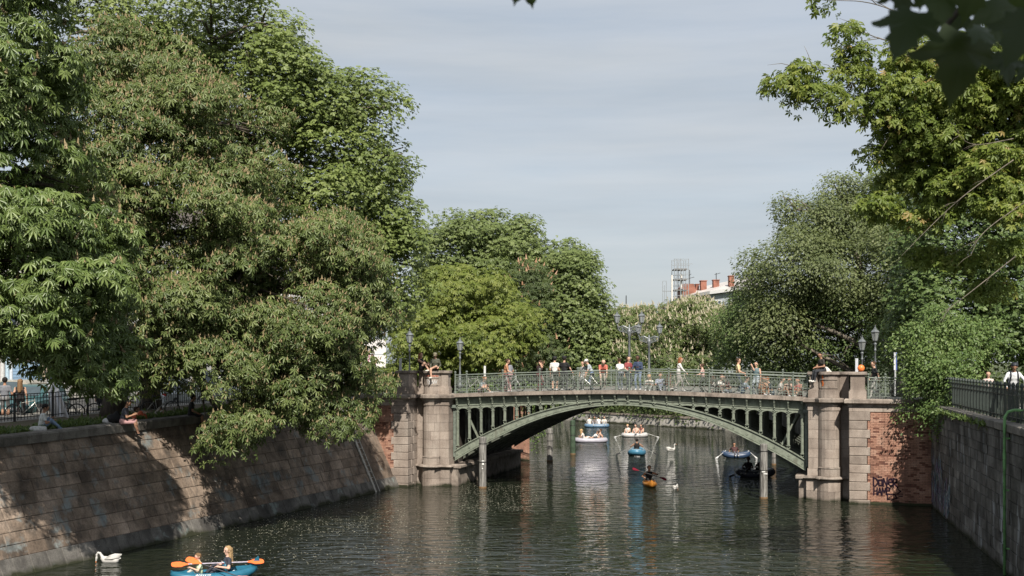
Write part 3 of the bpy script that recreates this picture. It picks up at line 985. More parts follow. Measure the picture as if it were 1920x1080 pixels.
    g.build('crown_plaque', M_IRON, root)
    # end standard beside the pier
    for sg in (-1, 1):
        g = MB(); s = SM + sg * 9.02
        solid_sd(g, [(s - .07, 1.5), (s + .07, 1.5), (s + .07, 4.1), (s - .07, 4.1)], RD0 - .0, RD0 + .14)
        solid_sd(g, [(s - .12, 4.102), (s + .12, 4.102), (s + .12, 4.25), (s - .12, 4.25)], RD0 - .16, RD0 + .14)
        g.build('end_standard', M_IRON2, root)
    # deck plate and edge stones
    g = MB()
    for a, b2 in zip(ss[:-1], ss[1:]):
        solid_sd(g, [(a, zdeck(a) - .3), (b2, zdeck(b2) - .3), (b2, zdeck(b2) - .03), (a, zdeck(a) - .03)], RD0 + .12, RD0 + 10.9)
    g.build('deck', M_DECK, root)
    s = S0 - .2; rnd = random.Random(2)
    while s < S1 + .19:
        e = min(s + 1.92, S1 + .2)
        g = MB(); n = 3
        for i in range(n):
            a, b2 = s + .006 + (e - s - .012) * i / n, s + .006 + (e - s - .012) * (i + 1) / n
            solid_sd(g, [(a, zdeck(a) - .19), (b2, zdeck(b2) - .19), (b2, zdeck(b2)), (a, zdeck(a))], RD0 - .30, RD0 + .118)
        g.build('edge_stone', M_LEDGE, root)
        s = e
    # far edge
    g = MB()
    for a, b2 in zip(ss[:-1], ss[1:]):
        solid_sd(g, [(a, zdeck(a) - .5), (b2, zdeck(b2) - .5), (b2, zdeck(b2)), (a, zdeck(a))], RD0 + 10.902, RD0 + 11.2)
    g.build('far_edge', M_LEDGE, root)
    return root
M_DECK = groundmat('deck_paving', (0.12, 0.11, 0.10), (0.17, 0.16, 0.145), (0.21, 0.2, 0.18), 0.9, 9, 0.3)
BRG = bridge()

# ------------------------------------------------------------------ railings on the bridge
def rail_post(h=1.0):
    g = MB()
    g.lathe([(.075, 0), (.075, .10), (.05, .13), (.042, .5), (.055, .52), (.042, .55), (.038, h), (.055, h + .02), (.055, h + .05), (.025, h + .07), (.025, h + .09)], n=8)
    g.ball((0, 0, h + .14), .062, 8, 6)
    return g
def railing(s_list, d, zf, label, parent_name='bridge_railing', group=None, ornate=True, h=1.0, mat=None):
    mat = mat or M_IRON2
    mid = br(sum(s_list) / len(s_list), d)
    root = thing(parent_name, label, 'railing', (mid.x, mid.y, zf((s_list[0] + s_list[-1]) / 2)), BRIDGE_ROT, group)
    pme = rail_post(h - .02).mesh('post', mat)
    for s in s_list:
        o = bpy.data.objects.new('post', pme)
        o.location = br(s, d, zf(s)); link(o, root); o.matrix_parent_inverse = WORLD[root.name].inverted()
    u3, z3 = Vector((BU.x, BU.y, 0)), Vector((0, 0, 1))
    for a, b2 in zip(s_list[:-1], s_list[1:]):
        n = max(1, round((b2 - a) / .98))
        pts = [a + (b2 - a) * i / n for i in range(n + 1)]
        for nm, hz, r in (('handrail', h - .03, .036), ('middle_rail', h - .155, .022), ('bottom_rail', .12, .016)):
            g = MB()
            g.tube([br(s, d, zf(s) + hz) for s in pts], r, 6)
            g.build(nm, mat, root)
        if not ornate: continue
        g = MB()
        nb = max(2, round((b2 - a) / .255))
        w = (b2 - a) / nb
        for i in range(nb):
            s = a + i * w
            if i: g.bar(br(s, d, zf(s)), br(s, d, zf(s) + h - .155), .02, .02)
            c = s + w / 2; z = zf(c)
            r = min(.1, w * .42)
            g.ring(br(c, d, z + .62), r, .013, u3, z3, 8, 3)
            g.ring(br(c, d, z + .62), r * .45, .014, u3, z3, 6, 3)
            g.ring(br(c, d, z + .14), w * .48, .013, u3, z3, 8, 3, 0, math.pi)
            g.ring(br(c, d, z + .24), r * .5, .012, u3, z3, 6, 3)
            g.ring(br(s + w * .02, d, z + .41), r * .62, .012, u3, z3, 6, 3)
            g.bar(br(c, d, z + .36), br(c, d, z + .52), .018, .018)
            g.bar(br(c, d, z + .72), br(c, d, z + h - .155), .014, .014)
            g.bar(br(c, d, z), br(c, d, z + .12), .014, .014)
            g.ball(br(c, d, z + .76), .028, 5, 4)
        g.bar(br(a, d, zf(a) + .43), br(b2, d, zf(b2) + .43), .014, .014)
        g.bar(br(a, d, zf(a) + .74), br(b2, d, zf(b2) + .74), .012, .012)
        g.build('ornamental_panel', mat, root)
    return root
sp = [s_at(px, 1.35) for px in (853.6, 875, 942.6, 1012, 1083, 1155.5, 1180, 1254, 1330, 1408, 1487, 1514)]
RAIL = railing(sp, 1.35, zdeck, 'ornate green iron railing along the near edge of the bridge with ball topped posts')
# crest shield over the double post
g = MB()
cs = (sp[5] + sp[6]) / 2
for i in range(8):
    a0, a1 = math.pi * i / 8, math.pi * (i + 1) / 8
    q = [(cs + .27 * math.cos(a0), .93 + .15 * math.sin(a0)), (cs + .27 * math.cos(a1), .93 + .15 * math.sin(a1)), (cs + .27 * math.cos(a1), .93), (cs + .27 * math.cos(a0), .93)]
    g.hexa([br(x, 1.33, zdeck(cs) + z) for x, z in q] + [br(x, 1.38, zdeck(cs) + z) for x, z in q])
g.build('crest_plate', M_IRON2, RAIL)
railing([s_at(p, .35) for p in (1628, 1660, 1700, 1742)], .35, lambda s: 4.83, 'short ornate green railing right of the right stone pier, half hidden by the bush')
railing([s_at(p, .35) for p in (672, 706, 737)], .35, lambda s: 4.83, 'short ornate green railing left of the left stone pier behind chestnut leaves')
railing([2.9 + i * 2.02 for i in range(10)], 12.3, zdeck, 'plain green railing along the far edge of the bridge behind the crowd', ornate=False)
for i_, o_ in enumerate([c for c in CHILD.get(RAIL.name, [])][:0]): pass
# ------------------------------------------------------------------ trees
def kite(a, L, w, droop=0.25, z0=0.0, fold=0.12):
    """one leaflet as two triangles, pointing along angle a in the leaf plane (0 = tip)"""
    c, s = math.sin(a), math.cos(a)
    def p(u, v, z): return (c * u + s * v, s * u - c * v, z0 + z)
    return [p(0, 0, 0), p(L * .62, w, -droop * L * .35 + fold * L * .5), p(L, 0, -droop * L), p(L * .62, -w, -droop * L * .35 + fold * L * .5)], [(0, 1, 2), (0, 2, 3)]
def leaf_from(kites):
    V, F = [], []
    for vs, fs in kites:
        n = len(V); V += vs; F += [tuple(i + n for i in f) for f in fs]
    return np.array(V, dtype=np.float32), np.array(F, dtype=np.int32)
LEAF_CH = leaf_from([kite(R(a), l, .115, d) for a, l, d in ((0, 1, .5), (38, .92, .55), (-38, .92, .55), (78, .74, .6), (-78, .74, .6), (125, .5, .6), (-125, .5, .6))])
LEAF_CH5 = leaf_from([kite(R(a), l, .135, d) for a, l, d in ((0, 1, .45), (48, .9, .5), (-48, .9, .5), (100, .68, .6), (-100, .68, .6))])
LEAF_PL = leaf_from([kite(R(a), l, w, d) for a, l, w, d in ((0, 1, .34, .2), (62, .86, .26, .3), (-62, .86, .26, .3))])
LEAF_MAP = leaf_from([kite(R(a), l, w, d) for a, l, w, d in ((0, 1, .22, .35), (50, .95, .18, .35), (-50, .95, .18, .35), (105, .6, .15, .35), (-105, .6, .15, .35))])
LEAF_OV = leaf_from([kite(0, 1, .30, .2)])
LEAF_NAR = leaf_from([kite(0, 1, .17, .2)])
def panicle():
    V, F = [], []
    for z0, z1, r, a0 in ((0, .5, .30, 0), (.25, .8, .22, 1), (.5, 1.05, .13, 2)):
        n = len(V)
        for i in range(3):
            a = a0 + i * 2.094
            V.append((r * math.cos(a), r * math.sin(a), z0))
        V.append((0, 0, z1))
        F += [(n, n + 1, n + 3), (n + 1, n + 2, n + 3), (n + 2, n, n + 3)]
    return np.array(V, dtype=np.float32), np.array(F, dtype=np.int32)
PANICLE = panicle()

def unit(a): return a / np.maximum(1e-6, np.linalg.norm(a, axis=-1, keepdims=True))

def place(tmpl, pos, fwd, nrm, size):
    V, F = tmpl
    n = len(pos); m = len(V)
    fwd = unit(fwd - nrm * np.sum(fwd * nrm, -1, keepdims=True))
    x = np.cross(fwd, nrm)
    s = size[:, None, None]
    W = pos[:, None, :] + s * (V[None, :, 0:1] * x[:, None, :] + V[None, :, 1:2] * fwd[:, None, :] + V[None, :, 2:3] * nrm[:, None, :])
    FF = F[None, :, :] + (np.arange(n) * m)[:, None, None]
    return W.reshape(-1, 3), FF.reshape(-1, 3)

def gapnoise(p, sc, ph):
    q = p * sc
    return (np.sin(q[:, 0] * 1.7 + ph + 1.3 * np.sin(q[:, 2] * 1.1 + ph)) + np.sin(q[:, 1] * 1.3 - ph * 2 + 1.1 * np.sin(q[:, 0] * .9)) + np.sin(q[:, 2] * 1.9 + ph * .7 + np.sin(q[:, 1] * 1.2))) / 3

TRI = [0]
def make_tree(name, label, cat, base, lobes, leaf, lmat, size, clumps, per, crad, trunk=None, bark=None, flower=None, group=None, seed=1,
              squash=.6, droop=.25, shell=(.68, 1.04), upbias=.55, own=0, gap=.0, limbs=True, rough=0.6, extra_branches=(), hang=0.0, lean=(0, 0, 0), trunk_r=.35):
    """lobes in photo pixels: (px, py, rx_px, ry_px, Y, depth_radius [, density])"""
    rg = np.random.default_rng(seed)
    bark = bark or M_BARK
    root = thing(name, label, cat, base, 0.0, group)
    L = []
    for l in lobes:
        px, py, rx, ry, Y, rd = l[:6]
        c = at(px, py, Y)
        L.append((np.array(c), np.array((rx * Y / FPX, rd, ry * Y / FPX)), l[6] if len(l) > 6 else 1.0))
    wts = np.array([(r[0] * r[2] + r[0] * r[1] + r[1] * r[2]) * dn for c, r, dn in L]); wts = wts / wts.sum()
    P, OUT = [], []
    for i, (c, r, dn) in enumerate(L):
        n = max(3, int(clumps * wts[i] / 2.2))
        d = unit(rg.normal(size=(int(n * 2.6) + 8, 3)))
        rad = rg.uniform(shell[0], shell[1], len(d)); k = rg.random(len(d))
        rad = np.where(k < .12, rg.uniform(.25, shell[0], len(d)), rad); rad = np.where(k > .93, rg.uniform(1.0, 1.14, len(d)), rad)
        p = c + d * r * rad[:, None]
        keep = np.ones(len(p), bool)
        for j, (c2, r2, _) in enumerate(L):
            if j != i: keep &= ~((np.sum(((p - c2) / r2) ** 2, -1) < .45) & (rg.random(len(p)) < .85))
        if gap: keep &= gapnoise(p, 1.0 / (crad * 2.4), seed) > (-1 + gap * 2 - .35)
        p, d = p[keep][:n], d[keep][:n]
        P.append(p); OUT.append(unit(d / r))
    P = np.concatenate(P); OUT = np.concatenate(OUT)
    nc = len(P)
    cs = crad * 1.55 * rg.uniform(.55, 1.4, nc)
    tone = rg.uniform(-.25, .25, nc)
    npc = np.maximum(4, (per * 2.3 * (cs / (crad * 1.55)) ** 1.6 * rg.uniform(.7, 1.2, nc))).astype(int)
    OUT[:, 2] = np.where(OUT[:, 2] < 0, OUT[:, 2] * .2, OUT[:, 2]); OUT = unit(OUT)
    idx = np.repeat(np.arange(nc), npc)
    m = len(idx)
    # every clump is a cushion: leaves sit on its upper and outer side, its underside stays open and dark
    u = unit(rg.normal(size=(m, 3)) + OUT[idx] * .75 + np.array([0, 0, .55]))
    rr = rg.uniform(.72, 1.08, m); rr = np.where(rg.random(m) < .16, rg.uniform(.1, 1.25, m), rr)
    off = u * (cs[idx] * rr)[:, None] * np.array([1, 1, squash])
    pos = P[idx] + off - OUT[idx] * (cs[idx] * .45)[:, None]
    if hang: pos[:, 2] -= np.abs(rg.normal(size=m)) * hang
    out = OUT[idx]
    nrm = unit(u * .7 + np.array([0, 0, upbias]) + np.array(to_sun) * .55 + rg.normal(size=(m, 3)) * rough * .6)
    fwd = unit(u * np.array([1, 1, .3]) + rg.normal(size=(m, 3)) * .45 + np.array([0, 0, -droop]))
    sz = size * rg.uniform(.5, 1.3, m)
    rnd = np.clip(.5 + tone[idx] + rg.normal(size=m) * .17, 0, 1)
    # the nearest big leaves stand as parts of their own
    if own:
        dist = np.linalg.norm(pos - np.array([0, 0, EYE]), axis=1)
        px = 960 + FPX * pos[:, 0] / pos[:, 1]; py = HOR - FPX * (pos[:, 2] - EYE) / pos[:, 1]
        ok = (px > 5) & (px < 1915) & (py > 5) & (py < 1075)
        order = np.argsort(np.where(ok, dist, 1e9))[:own]
        mes = []
        for k in range(4):
            me = tri_mesh('leaf', leaf[0], leaf[1], lmat, np.full(len(leaf[0]), .3 + .18 * k)); mes.append(me)
        for q, i in enumerate(order):
            f = Vector(fwd[i]); nn = Vector(nrm[i]); f = (f - nn * f.dot(nn)).normalized(); x = f.cross(nn)
            M3 = Matrix((x, f, nn)).transposed().to_4x4()
            o = bpy.data.objects.new('leaf', mes[q % 4])
            o.matrix_basis = Matrix.Translation(Vector(pos[i])) @ M3 @ Matrix.Scale(float(sz[i]), 4)
            link(o, root); o.matrix_parent_inverse = WORLD[root.name].inverted()
        keepm = np.ones(m, bool); keepm[order] = False
        pos, fwd, nrm, sz, rnd = pos[keepm], fwd[keepm], nrm[keepm], sz[keepm], rnd[keepm]
    V, F = place(leaf, pos, fwd, nrm, sz)
    TRI[0] += len(F)
    cr = add('crown', tri_mesh('crown', V, F, lmat, np.repeat(rnd, len(leaf[0]))), root)
    tag(cr, kind='stuff')
    if flower:
        fmat, frac, fsz, fup = flower
        sel = rg.random(len(pos)) < frac
        tp = pos[sel] + nrm[sel] * sz[sel][:, None] * .3
        n = len(tp)
        fn = unit(np.array([0, 0, fup]) + out[: len(pos)][sel] * .5 + rg.normal(size=(n, 3)) * .3) if len(out) == len(pos) else unit(np.array([0, 0, fup]) + rg.normal(size=(n, 3)) * .35)
        ff = unit(rg.normal(size=(n, 3)))
        V, F = place(PANICLE, tp, ff, fn, fsz * rg.uniform(.6, 1.3, n))
        TRI[0] += len(F)
        tag(add('blossom', tri_mesh('blossom', V, F, fmat, np.repeat(rg.random(n), len(PANICLE[0]))), root), kind='stuff')
    # trunk and limbs
    if trunk:
        g = MB()
        pts = [Vector(p) for p in trunk]
        kk = len(pts)
        # resample with a little wobble
        res = []; rad = []
        for i in range(kk - 1):
            for j in range(4):
                f = j / 4
                w = Vector((rg.normal(), rg.normal(), 0)) * trunk_r * .12
                res.append(pts[i].lerp(pts[i + 1], f) + (w if i + j else w * 0)); u = (i + f) / (kk - 1)
                rad.append(trunk_r * (1 - .62 * u) * (1.35 if i + j == 0 else 1))
        res.append(pts[-1]); rad.append(trunk_r * .36)
        g.tube(res, rad, 9)
        g.build('trunk', bark, root, smooth=True)
        if limbs:
            for c, r, dn in L:
                if r.max() < .9: continue
                c = Vector(c)
                a = min(res[len(res) // 3:], key=lambda p: (p - c).length + max(0, p.z - c.z) * 2)
                b = c + Vector((0, 0, -r[2] * .2))
                mid = a.lerp(b, .5) + Vector((rg.normal() * .35, rg.normal() * .35, .12 * (b - a).length))
                g = MB(); n = 7
                pp = [(a * (1 - t) ** 2 + mid * 2 * t * (1 - t) + b * t * t) + Vector(rg.normal(size=3)) * .05 * (i > 0) for i, t in ((i, i / n) for i in range(n + 1))]
                r0 = min(trunk_r * .5, (.05 + .035 * (b - a).length) * min(1, r.max() / 2.2))
                g.tube(pp, [r0 * (1 - .8 * i / n) for i in range(n + 1)], 6)
                for q in range(4):      # secondary limbs
                    s0 = pp[3 + q]
                    e = c + Vector(unit(rg.normal(size=3)) * r * .8)
                    md = s0.lerp(e, .5) + Vector((0, 0, .1 * (e - s0).length))
                    g.tube([s0, s0.lerp(md, .6) , md, e], [r0 * .4, r0 * .3, r0 * .22, r0 * .08], 5)
                g.build('branch', bark, root, smooth=True)
    for pts, r0 in extra_branches:
        g = MB()
        pp = [Vector(p) for p in pts]
        pp = [p + Vector(rg.normal(size=3)) * .12 * (0 < i < len(pp) - 1) for i, p in enumerate(pp)]
        for _ in range(3):      # corner cutting gives a natural sweep
            q = [pp[0]]
            for u, v in zip(pp[:-1], pp[1:]): q += [u.lerp(v, .25), u.lerp(v, .75)]
            pp = q + [pp[-1]]
        n = len(pp)
        g.tube(pp, [r0 * (1 - .85 * i / (n - 1)) for i in range(n)], 6)
        for _ in range(5 if r0 < .1 else 3):      # side twigs
            i = int(rg.integers(n // 4, n - 1)); d = (pp[min(i + 1, n - 1)] - pp[i - 1]).normalized()
            k_ = 1.0 if r0 < .1 else .35
            e = pp[i] + d * r0 * 18 * k_ + Vector(rg.normal(size=3)) * r0 * 12 * k_
            g.tube([pp[i], pp[i].lerp(e, .5) + Vector((0, 0, r0 * 2)), e], [r0 * .35, r0 * .25, r0 * .08], 5)
        g.build('branch', bark, root, smooth=True)
    return root

def on_left(px, Y, p=2.6):
    """ground point on the left verge"""
    c = at(px, HOR, Y); return Vector((c.x, c.y, 4.1))

# --- near chestnut, left edge (trunk outside the frame)
make_tree('chestnut_tree', 'near chestnut at the left edge with large hanging deep green leaf fans', 'tree', (-21.5, 36.5, 4.1),
    [(20, 120, 120, 200, 34, 3.2), (-90, 330, 190, 220, 34, 3.2), (30, 430, 140, 90, 33, 2.6), (140, 450, 95, 75, 34, 2.2), (60, 550, 160, 110, 33, 2.6), (165, 575, 80, 85, 34.5, 1.8),
     (125, 655, 100, 55, 34.5, 1.8), (215, 655, 42, 60, 36.5, 1.2), (20, 620, 80, 50, 34, 2), (95, 330, 70, 80, 35.5, 2.2), (185, 700, 50, 40, 35, 1.2), (60, 0, 70, 90, 34, 2.5)],
    LEAF_CH, L_CHN, .26, 820, 24, .62, trunk=[(-21.5, 36.5, 3.9), (-21.2, 36.2, 7), (-20.4, 35.8, 11), (-19.5, 35, 16)], trunk_r=.5,
    flower=(L_FLT, .05, .28, 1.0), seed=3, own=300, upbias=.45, droop=.4, gap=.5)
# --- flowering chestnut (middle)
b1 = on_left(213, 46.5)
make_tree('chestnut_tree', 'big chestnut covered in faded tan blossom candles, in the middle of the left trees', 'tree', b1,
    [(290, 150, 140, 90, 46, 4), (200, 240, 110, 100, 44, 3.4), (390, 230, 140, 100, 46, 4), (300, 320, 170, 90, 44, 4), (450, 320, 95, 90, 47, 3.4), (240, 420, 110, 80, 42, 2.6), (380, 420, 140, 80, 43, 3.2),
     (150, 300, 70, 100, 43, 3), (270, 500, 80, 70, 41.5, 2.2), (330, 600, 90, 80, 43, 2.4), (250, 690, 70, 55, 43, 2), (180, 180, 60, 60, 45, 2.5), (470, 230, 60, 50, 47, 2.5)],
    LEAF_CH5, L_CH, .22, 1150, 24, .62, trunk=[b1, b1 + Vector((.2, -.2, 3.5)), b1 + Vector((.8, -.8, 8)), b1 + Vector((1.5, -.8, 12.5))], trunk_r=.5,
    flower=(L_FLT, .46, .135, 1.2), seed=5, gap=.6, upbias=.4, squash=.58, droop=.3)
# --- flowering chestnut (lower, over the water)
b2 = on_left(278, 50.5)
make_tree('chestnut_tree', 'blossoming chestnut leaning over the slope, its low skirts hanging towards the left pier', 'tree', b2,
    [(470, 500, 140, 90, 45, 3.6), (600, 470, 110, 85, 47, 3.6), (370, 560, 110, 80, 43.5, 3), (540, 590, 140, 85, 45, 3.6), (655, 550, 80, 100, 48, 3), (430, 670, 120, 80, 43.5, 2.6), (580, 690, 110, 80, 45.5, 2.8),
     (625, 640, 48, 70, 47, 2), (430, 790, 60, 55, 42.5, 1.3), (615, 775, 60, 55, 45.5, 1.4), (520, 750, 80, 50, 44, 1.8), (330, 660, 70, 70, 44, 2.2), (655, 755, 42, 45, 47, 1.1), (420, 835, 30, 22, 42.3, .7), (690, 560, 30, 50, 49, 1.2), (695, 728, 26, 26, 48.5, .8)],
    LEAF_CH5, L_CH, .22, 1250, 24, .62, trunk=[b2, b2 + Vector((.3, -.6, 3)), b2 + Vector((2.0, -1.8, 6)), b2 + Vector((3.6, -2.6, 9))], trunk_r=.48,
    flower=(L_FLT, .42, .135, 1.2), seed=7, gap=.52, upbias=.4, squash=.58, droop=.35)
# --- tall plane behind
b3 = lw(23.5, 5.6, 4.2)
make_tree('plane_tree', 'tallest plane tree rising bright green behind the chestnuts with sky showing through', 'tree', b3,
    [(230, 60, 110, 90, 50.5, 4.0), (400, 50, 150, 110, 52.5, 4.0), (490, 170, 120, 110, 52.5, 4.0), (590, 210, 85, 95, 54.5, 4.0), (695, 205, 62, 62, 54.5, 2.8), (705, 300, 75, 70, 54.5, 3.2), (735, 410, 60, 62, 56.5, 3.2), (600, 340, 100, 100, 52.5, 4.0),
     (735, 510, 70, 90, 56.5, 4.0), (510, 40, 28, 50, 52.5, 1.6, .7), (722, 570, 34, 45, 56.5, 2.4), (490, 330, 100, 110, 52.5, 3.2), (650, 460, 80, 90, 54.5, 3.2), (300, 150, 120, 90, 51.5, 3.2), (764, 470, 26, 46, 57, 2.4), (140, 50, 40, 50, 51.5, 2.0)],
    LEAF_PL, L_PL, .185, 1700, 32, .78, trunk=[b3, b3 + Vector((0, 0, 6)), b3 + Vector((-2, .5, 12)), b3 + Vector((-4, 0, 19))], trunk_r=.6, bark=M_BARKP, seed=9, gap=.58, squash=.7)
# --- trees beyond the bridge, left bank
G1 = 'trees beyond the bridge'
def far_tree(name, label, lobes, leaf, lm, size, clumps, per, crad, basepx, Y, tr=.35, bark=None, **kw):
    c = at(basepx, HOR, Y); b = Vector((c.x, c.y, 4.1))
    top = at(lobes[0][0], lobes[0][1], Y)
    return make_tree(name, label, 'tree', b, lobes, leaf, lm, size, clumps, per, crad, trunk=[b, b + Vector((0, 0, 3)), b.lerp(top, .6) + Vector((0, 0, 1)), top], trunk_r=tr, bark=bark or M_BARK, group=G1, **kw)
far_tree('plane_tree', 'tall far plane tree with knobbly top beside the big left plane tree',
    [(880, 460, 80, 60, 140, 6.6), (960, 470, 60, 55, 140, 6.6), (1030, 510, 60, 55, 140, 5.5), (930, 540, 120, 80, 138, 6.6), (840, 430, 28, 36, 140, 2.2, .6), (915, 412, 32, 22, 140, 2.2, .7), (985, 430, 26, 24, 140, 2.2, .7), (830, 500, 50, 70, 139, 4.4), (1065, 475, 25, 25, 140, 2.2, .7)],
    LEAF_PL, L_FAR, .37, 1050, 26, 1.35, 930, 139, seed=11, gap=.3, bark=M_BARKP)
far_tree('maple_tree', 'yellow green maple behind the left pier and its two lamp posts',
    [(860, 560, 70, 60, 82, 5), (815, 620, 60, 60, 80, 5), (920, 560, 55, 60, 83, 5), (900, 640, 80, 60, 80, 5), (960, 620, 55, 60, 82, 4), (830, 690, 70, 30, 80, 3), (775, 650, 35, 55, 78, 3), (850, 520, 40, 30, 83, 3), (760, 700, 50, 25, 78, 2)],
    LEAF_MAP, L_YEL, .26, 1000, 24, .8, 850, 81, seed=13, gap=.3, squash=.55, upbias=.4)
far_tree('chestnut_tree', 'dark chestnut with scattered pinkish candles beyond the left half of the bridge',
    [(1000, 590, 55, 85, 131, 4.4), (1020, 660, 55, 45, 130, 4.4), (960, 660, 55, 40, 128, 3.3), (985, 520, 40, 40, 132, 3.3)],
    LEAF_CH5, L_DK, .40, 420, 18, 1.2, 1000, 130, seed=15, gap=.2, flower=(L_FLP, .05, .55, 1.0))
far_tree('plane_tree', 'far plane tree whose rounded edge borders the open sky above the middle of the bridge',
    [(1085, 530, 45, 60, 134, 5.5), (1065, 600, 70, 65, 132, 5.5), (1110, 610, 38, 65, 134, 4.4), (1080, 670, 70, 40, 132, 4.4), (1130, 650, 30, 50, 135, 3.3), (1060, 500, 30, 30, 134, 2.8)],
    LEAF_PL, L_FAR, .36, 700, 25, 1.25, 1095, 133, seed=17, gap=.22, bark=M_BARKP)
far_tree('chestnut_tree', 'far chestnut full of creamy white blossom below the scaffolded house',
    [(1300, 615, 80, 50, 125, 6), (1350, 625, 50, 55, 122, 5), (1255, 635, 45, 45, 125, 5), (1300, 668, 110, 32, 122, 4), (1290, 580, 40, 22, 126, 4)],
    LEAF_CH5, L_CH, .34, 700, 16, 1.0, 1300, 124, seed=19, gap=.15, flower=(L_FLW, .28, .42, 1.0))
far_tree('chestnut_tree', 'distant low chestnut behind the tall double armed street lamps',
    [(1180, 615, 36, 40, 135, 4), (1160, 605, 20, 32, 138, 3), (1225, 630, 30, 50, 135, 4), (1190, 665, 50, 34, 132, 3), (1205, 600, 20, 30, 137, 3)],
    LEAF_CH5, L_CH, .34, 380, 16, .95, 1190, 134, seed=21, gap=.2, flower=(L_FLW, .18, .45, 1.0))
# low planting that closes the view under the crowns
def undergrowth(name, label_or_kind, lobes, leaf, lm, size, clumps, per, crad, seed):
    rg = np.random.default_rng(seed)
    P = []
    for (x0, y0, z0), (x1, y1, z1), rr, n in lobes:
        t = rg.random(n)[:, None]
        P.append(np.array((x0, y0, z0)) * (1 - t) + np.array((x1, y1, z1)) * t + rg.normal(size=(n, 3)) * np.array(rr))
    P = np.concatenate(P); idx = np.repeat(np.arange(len(P)), per); m = len(idx)
    pos = P[idx] + rg.normal(size=(m, 3)) * crad
    nrm = unit(rg.normal(size=(m, 3)) * .6 + np.array([0, -.4, .7])); fwd = unit(rg.normal(size=(m, 3)))
    rnd = np.clip(rg.random(len(P))[idx] * .6 + rg.random(m) * .4, 0, 1)
    V, F = place(leaf, pos, fwd, nrm, size * rg.uniform(.6, 1.3, m)); TRI[0] += len(F)
    o = add(name, tri_mesh(name, V, F, lm, np.repeat(rnd, len(leaf[0]))))
    tag(o, label_or_kind, 'undergrowth', None, 'stuff')
undergrowth('undergrowth', 'dark ivy and shrubs covering the far bank above the low quay wall',
    [((22.5, 106.5, 2.4), (5.8, 127, 2.4), (.8, .8, .9), 420), ((5.8, 127, 2.6), (-22, 160, 2.6), (1, 1, 1), 260), ((26, 110, 4.6), (-5, 150, 4.6), (2, 2, .8), 420), ((24, 92, 4), (22.5, 106, 4), (1, 1, 1.3), 160)], LEAF_OV, L_DK, .32, 0, 18, .55, 31)
undergrowth('hedge', 'dense dark shrubs along the street behind the far side of the bridge',
    [((-22, 84, 5.3), (-6, 98, 5.3), (1.5, 1.5, .6), 260), ((-8, 146, 5.3), (12, 128, 5.3), (1.5, 1.5, .8), 200), ((10, 90, 5.2), (26, 78, 5.2), (1.5, 1.5, .7), 240), ((26, 70, 5.4), (40, 58, 5.6), (1.5, 1.5, .9), 260)], LEAF_OV, L_DK, .30, 0, 18, .5, 33)
undergrowth('ivy', 'green creeper hanging over the left bank wall just beyond the bridge',
    [((1.6, 75.5, 3.6), (.9, 76.2, 1.8), (.5, .5, .6), 80), ((-3, 76, 4.6), (2.0, 75.6, 4.0), (.5, .4, .5), 80)], LEAF_OV, L_BUSH, .2, 0, 16, .3, 35)

# --- right side: leaning fine leaved tree
b4 = at(1684, 700, 72); b4 = Vector((b4.x, b4.y, 4.3))
def atl(px, py, Y): return at(px, py, Y)
make_tree('willow_tree', 'leaning fine leaved tree with crooked bare limbs behind the right stone pier', 'tree', b4,
    [(1610, 415, 90, 70, 80, 4.5), (1530, 420, 62, 62, 80, 4), (1660, 390, 65, 65, 80, 4), (1500, 505, 85, 75, 76, 4.5), (1415, 530, 40, 55, 78, 3.5), (1590, 520, 110, 80, 75, 4.5), (1680, 520, 80, 100, 73, 4.5),
     (1450, 610, 70, 60, 76, 4), (1700, 330, 40, 40, 80, 3, .8), (1480, 380, 28, 22, 80, 2, .7), (1565, 350, 40, 22, 80, 2, .7)],
    LEAF_OV, L_WIL, .21, 1900, 48, .75, trunk=[b4, atl(1675, 660, 72), atl(1655, 600, 73), atl(1615, 510, 75), atl(1600, 440, 78)], trunk_r=.42, bark=M_BARKP, seed=23, gap=.42, squash=.8, droop=.5, hang=.25,
    extra_branches=[([atl(1676, 690, 72), atl(1640, 660, 73), atl(1572, 628, 73), atl(1530, 606, 74), atl(1480, 600, 75), atl(1440, 606, 76)], .24),
                    ([atl(1650, 730, 72), atl(1600, 700, 73), atl(1540, 670, 73.5), atl(1490, 640, 74), atl(1455, 612, 75)], .22)])
make_tree('willow_tree', 'greener lower fine leaved tree drooping over the right half of the bridge', 'tree', at(1600, 720, 76).xy.to_3d() + Vector((0, 0, 4.2)),
    [(1430, 640, 70, 60, 78, 3.5), (1540, 590, 90, 60, 77, 4), (1520, 655, 110, 42, 77, 3.5), (1640, 590, 80, 70, 74, 3.5), (1375, 630, 28, 55, 80, 3), (1620, 660, 80, 45, 75, 3), (1400, 580, 40, 40, 79, 3), (1700, 640, 60, 70, 66, 3)],
    LEAF_OV, L_WILG, .19, 1250, 42, .7, trunk=[at(1600, 720, 76).xy.to_3d() + Vector((0, 0, 4.2)), atl(1590, 660, 76), atl(1560, 600, 77)], trunk_r=.3, bark=M_BARKP, seed=25, gap=.25, squash=.8, hang=.2)
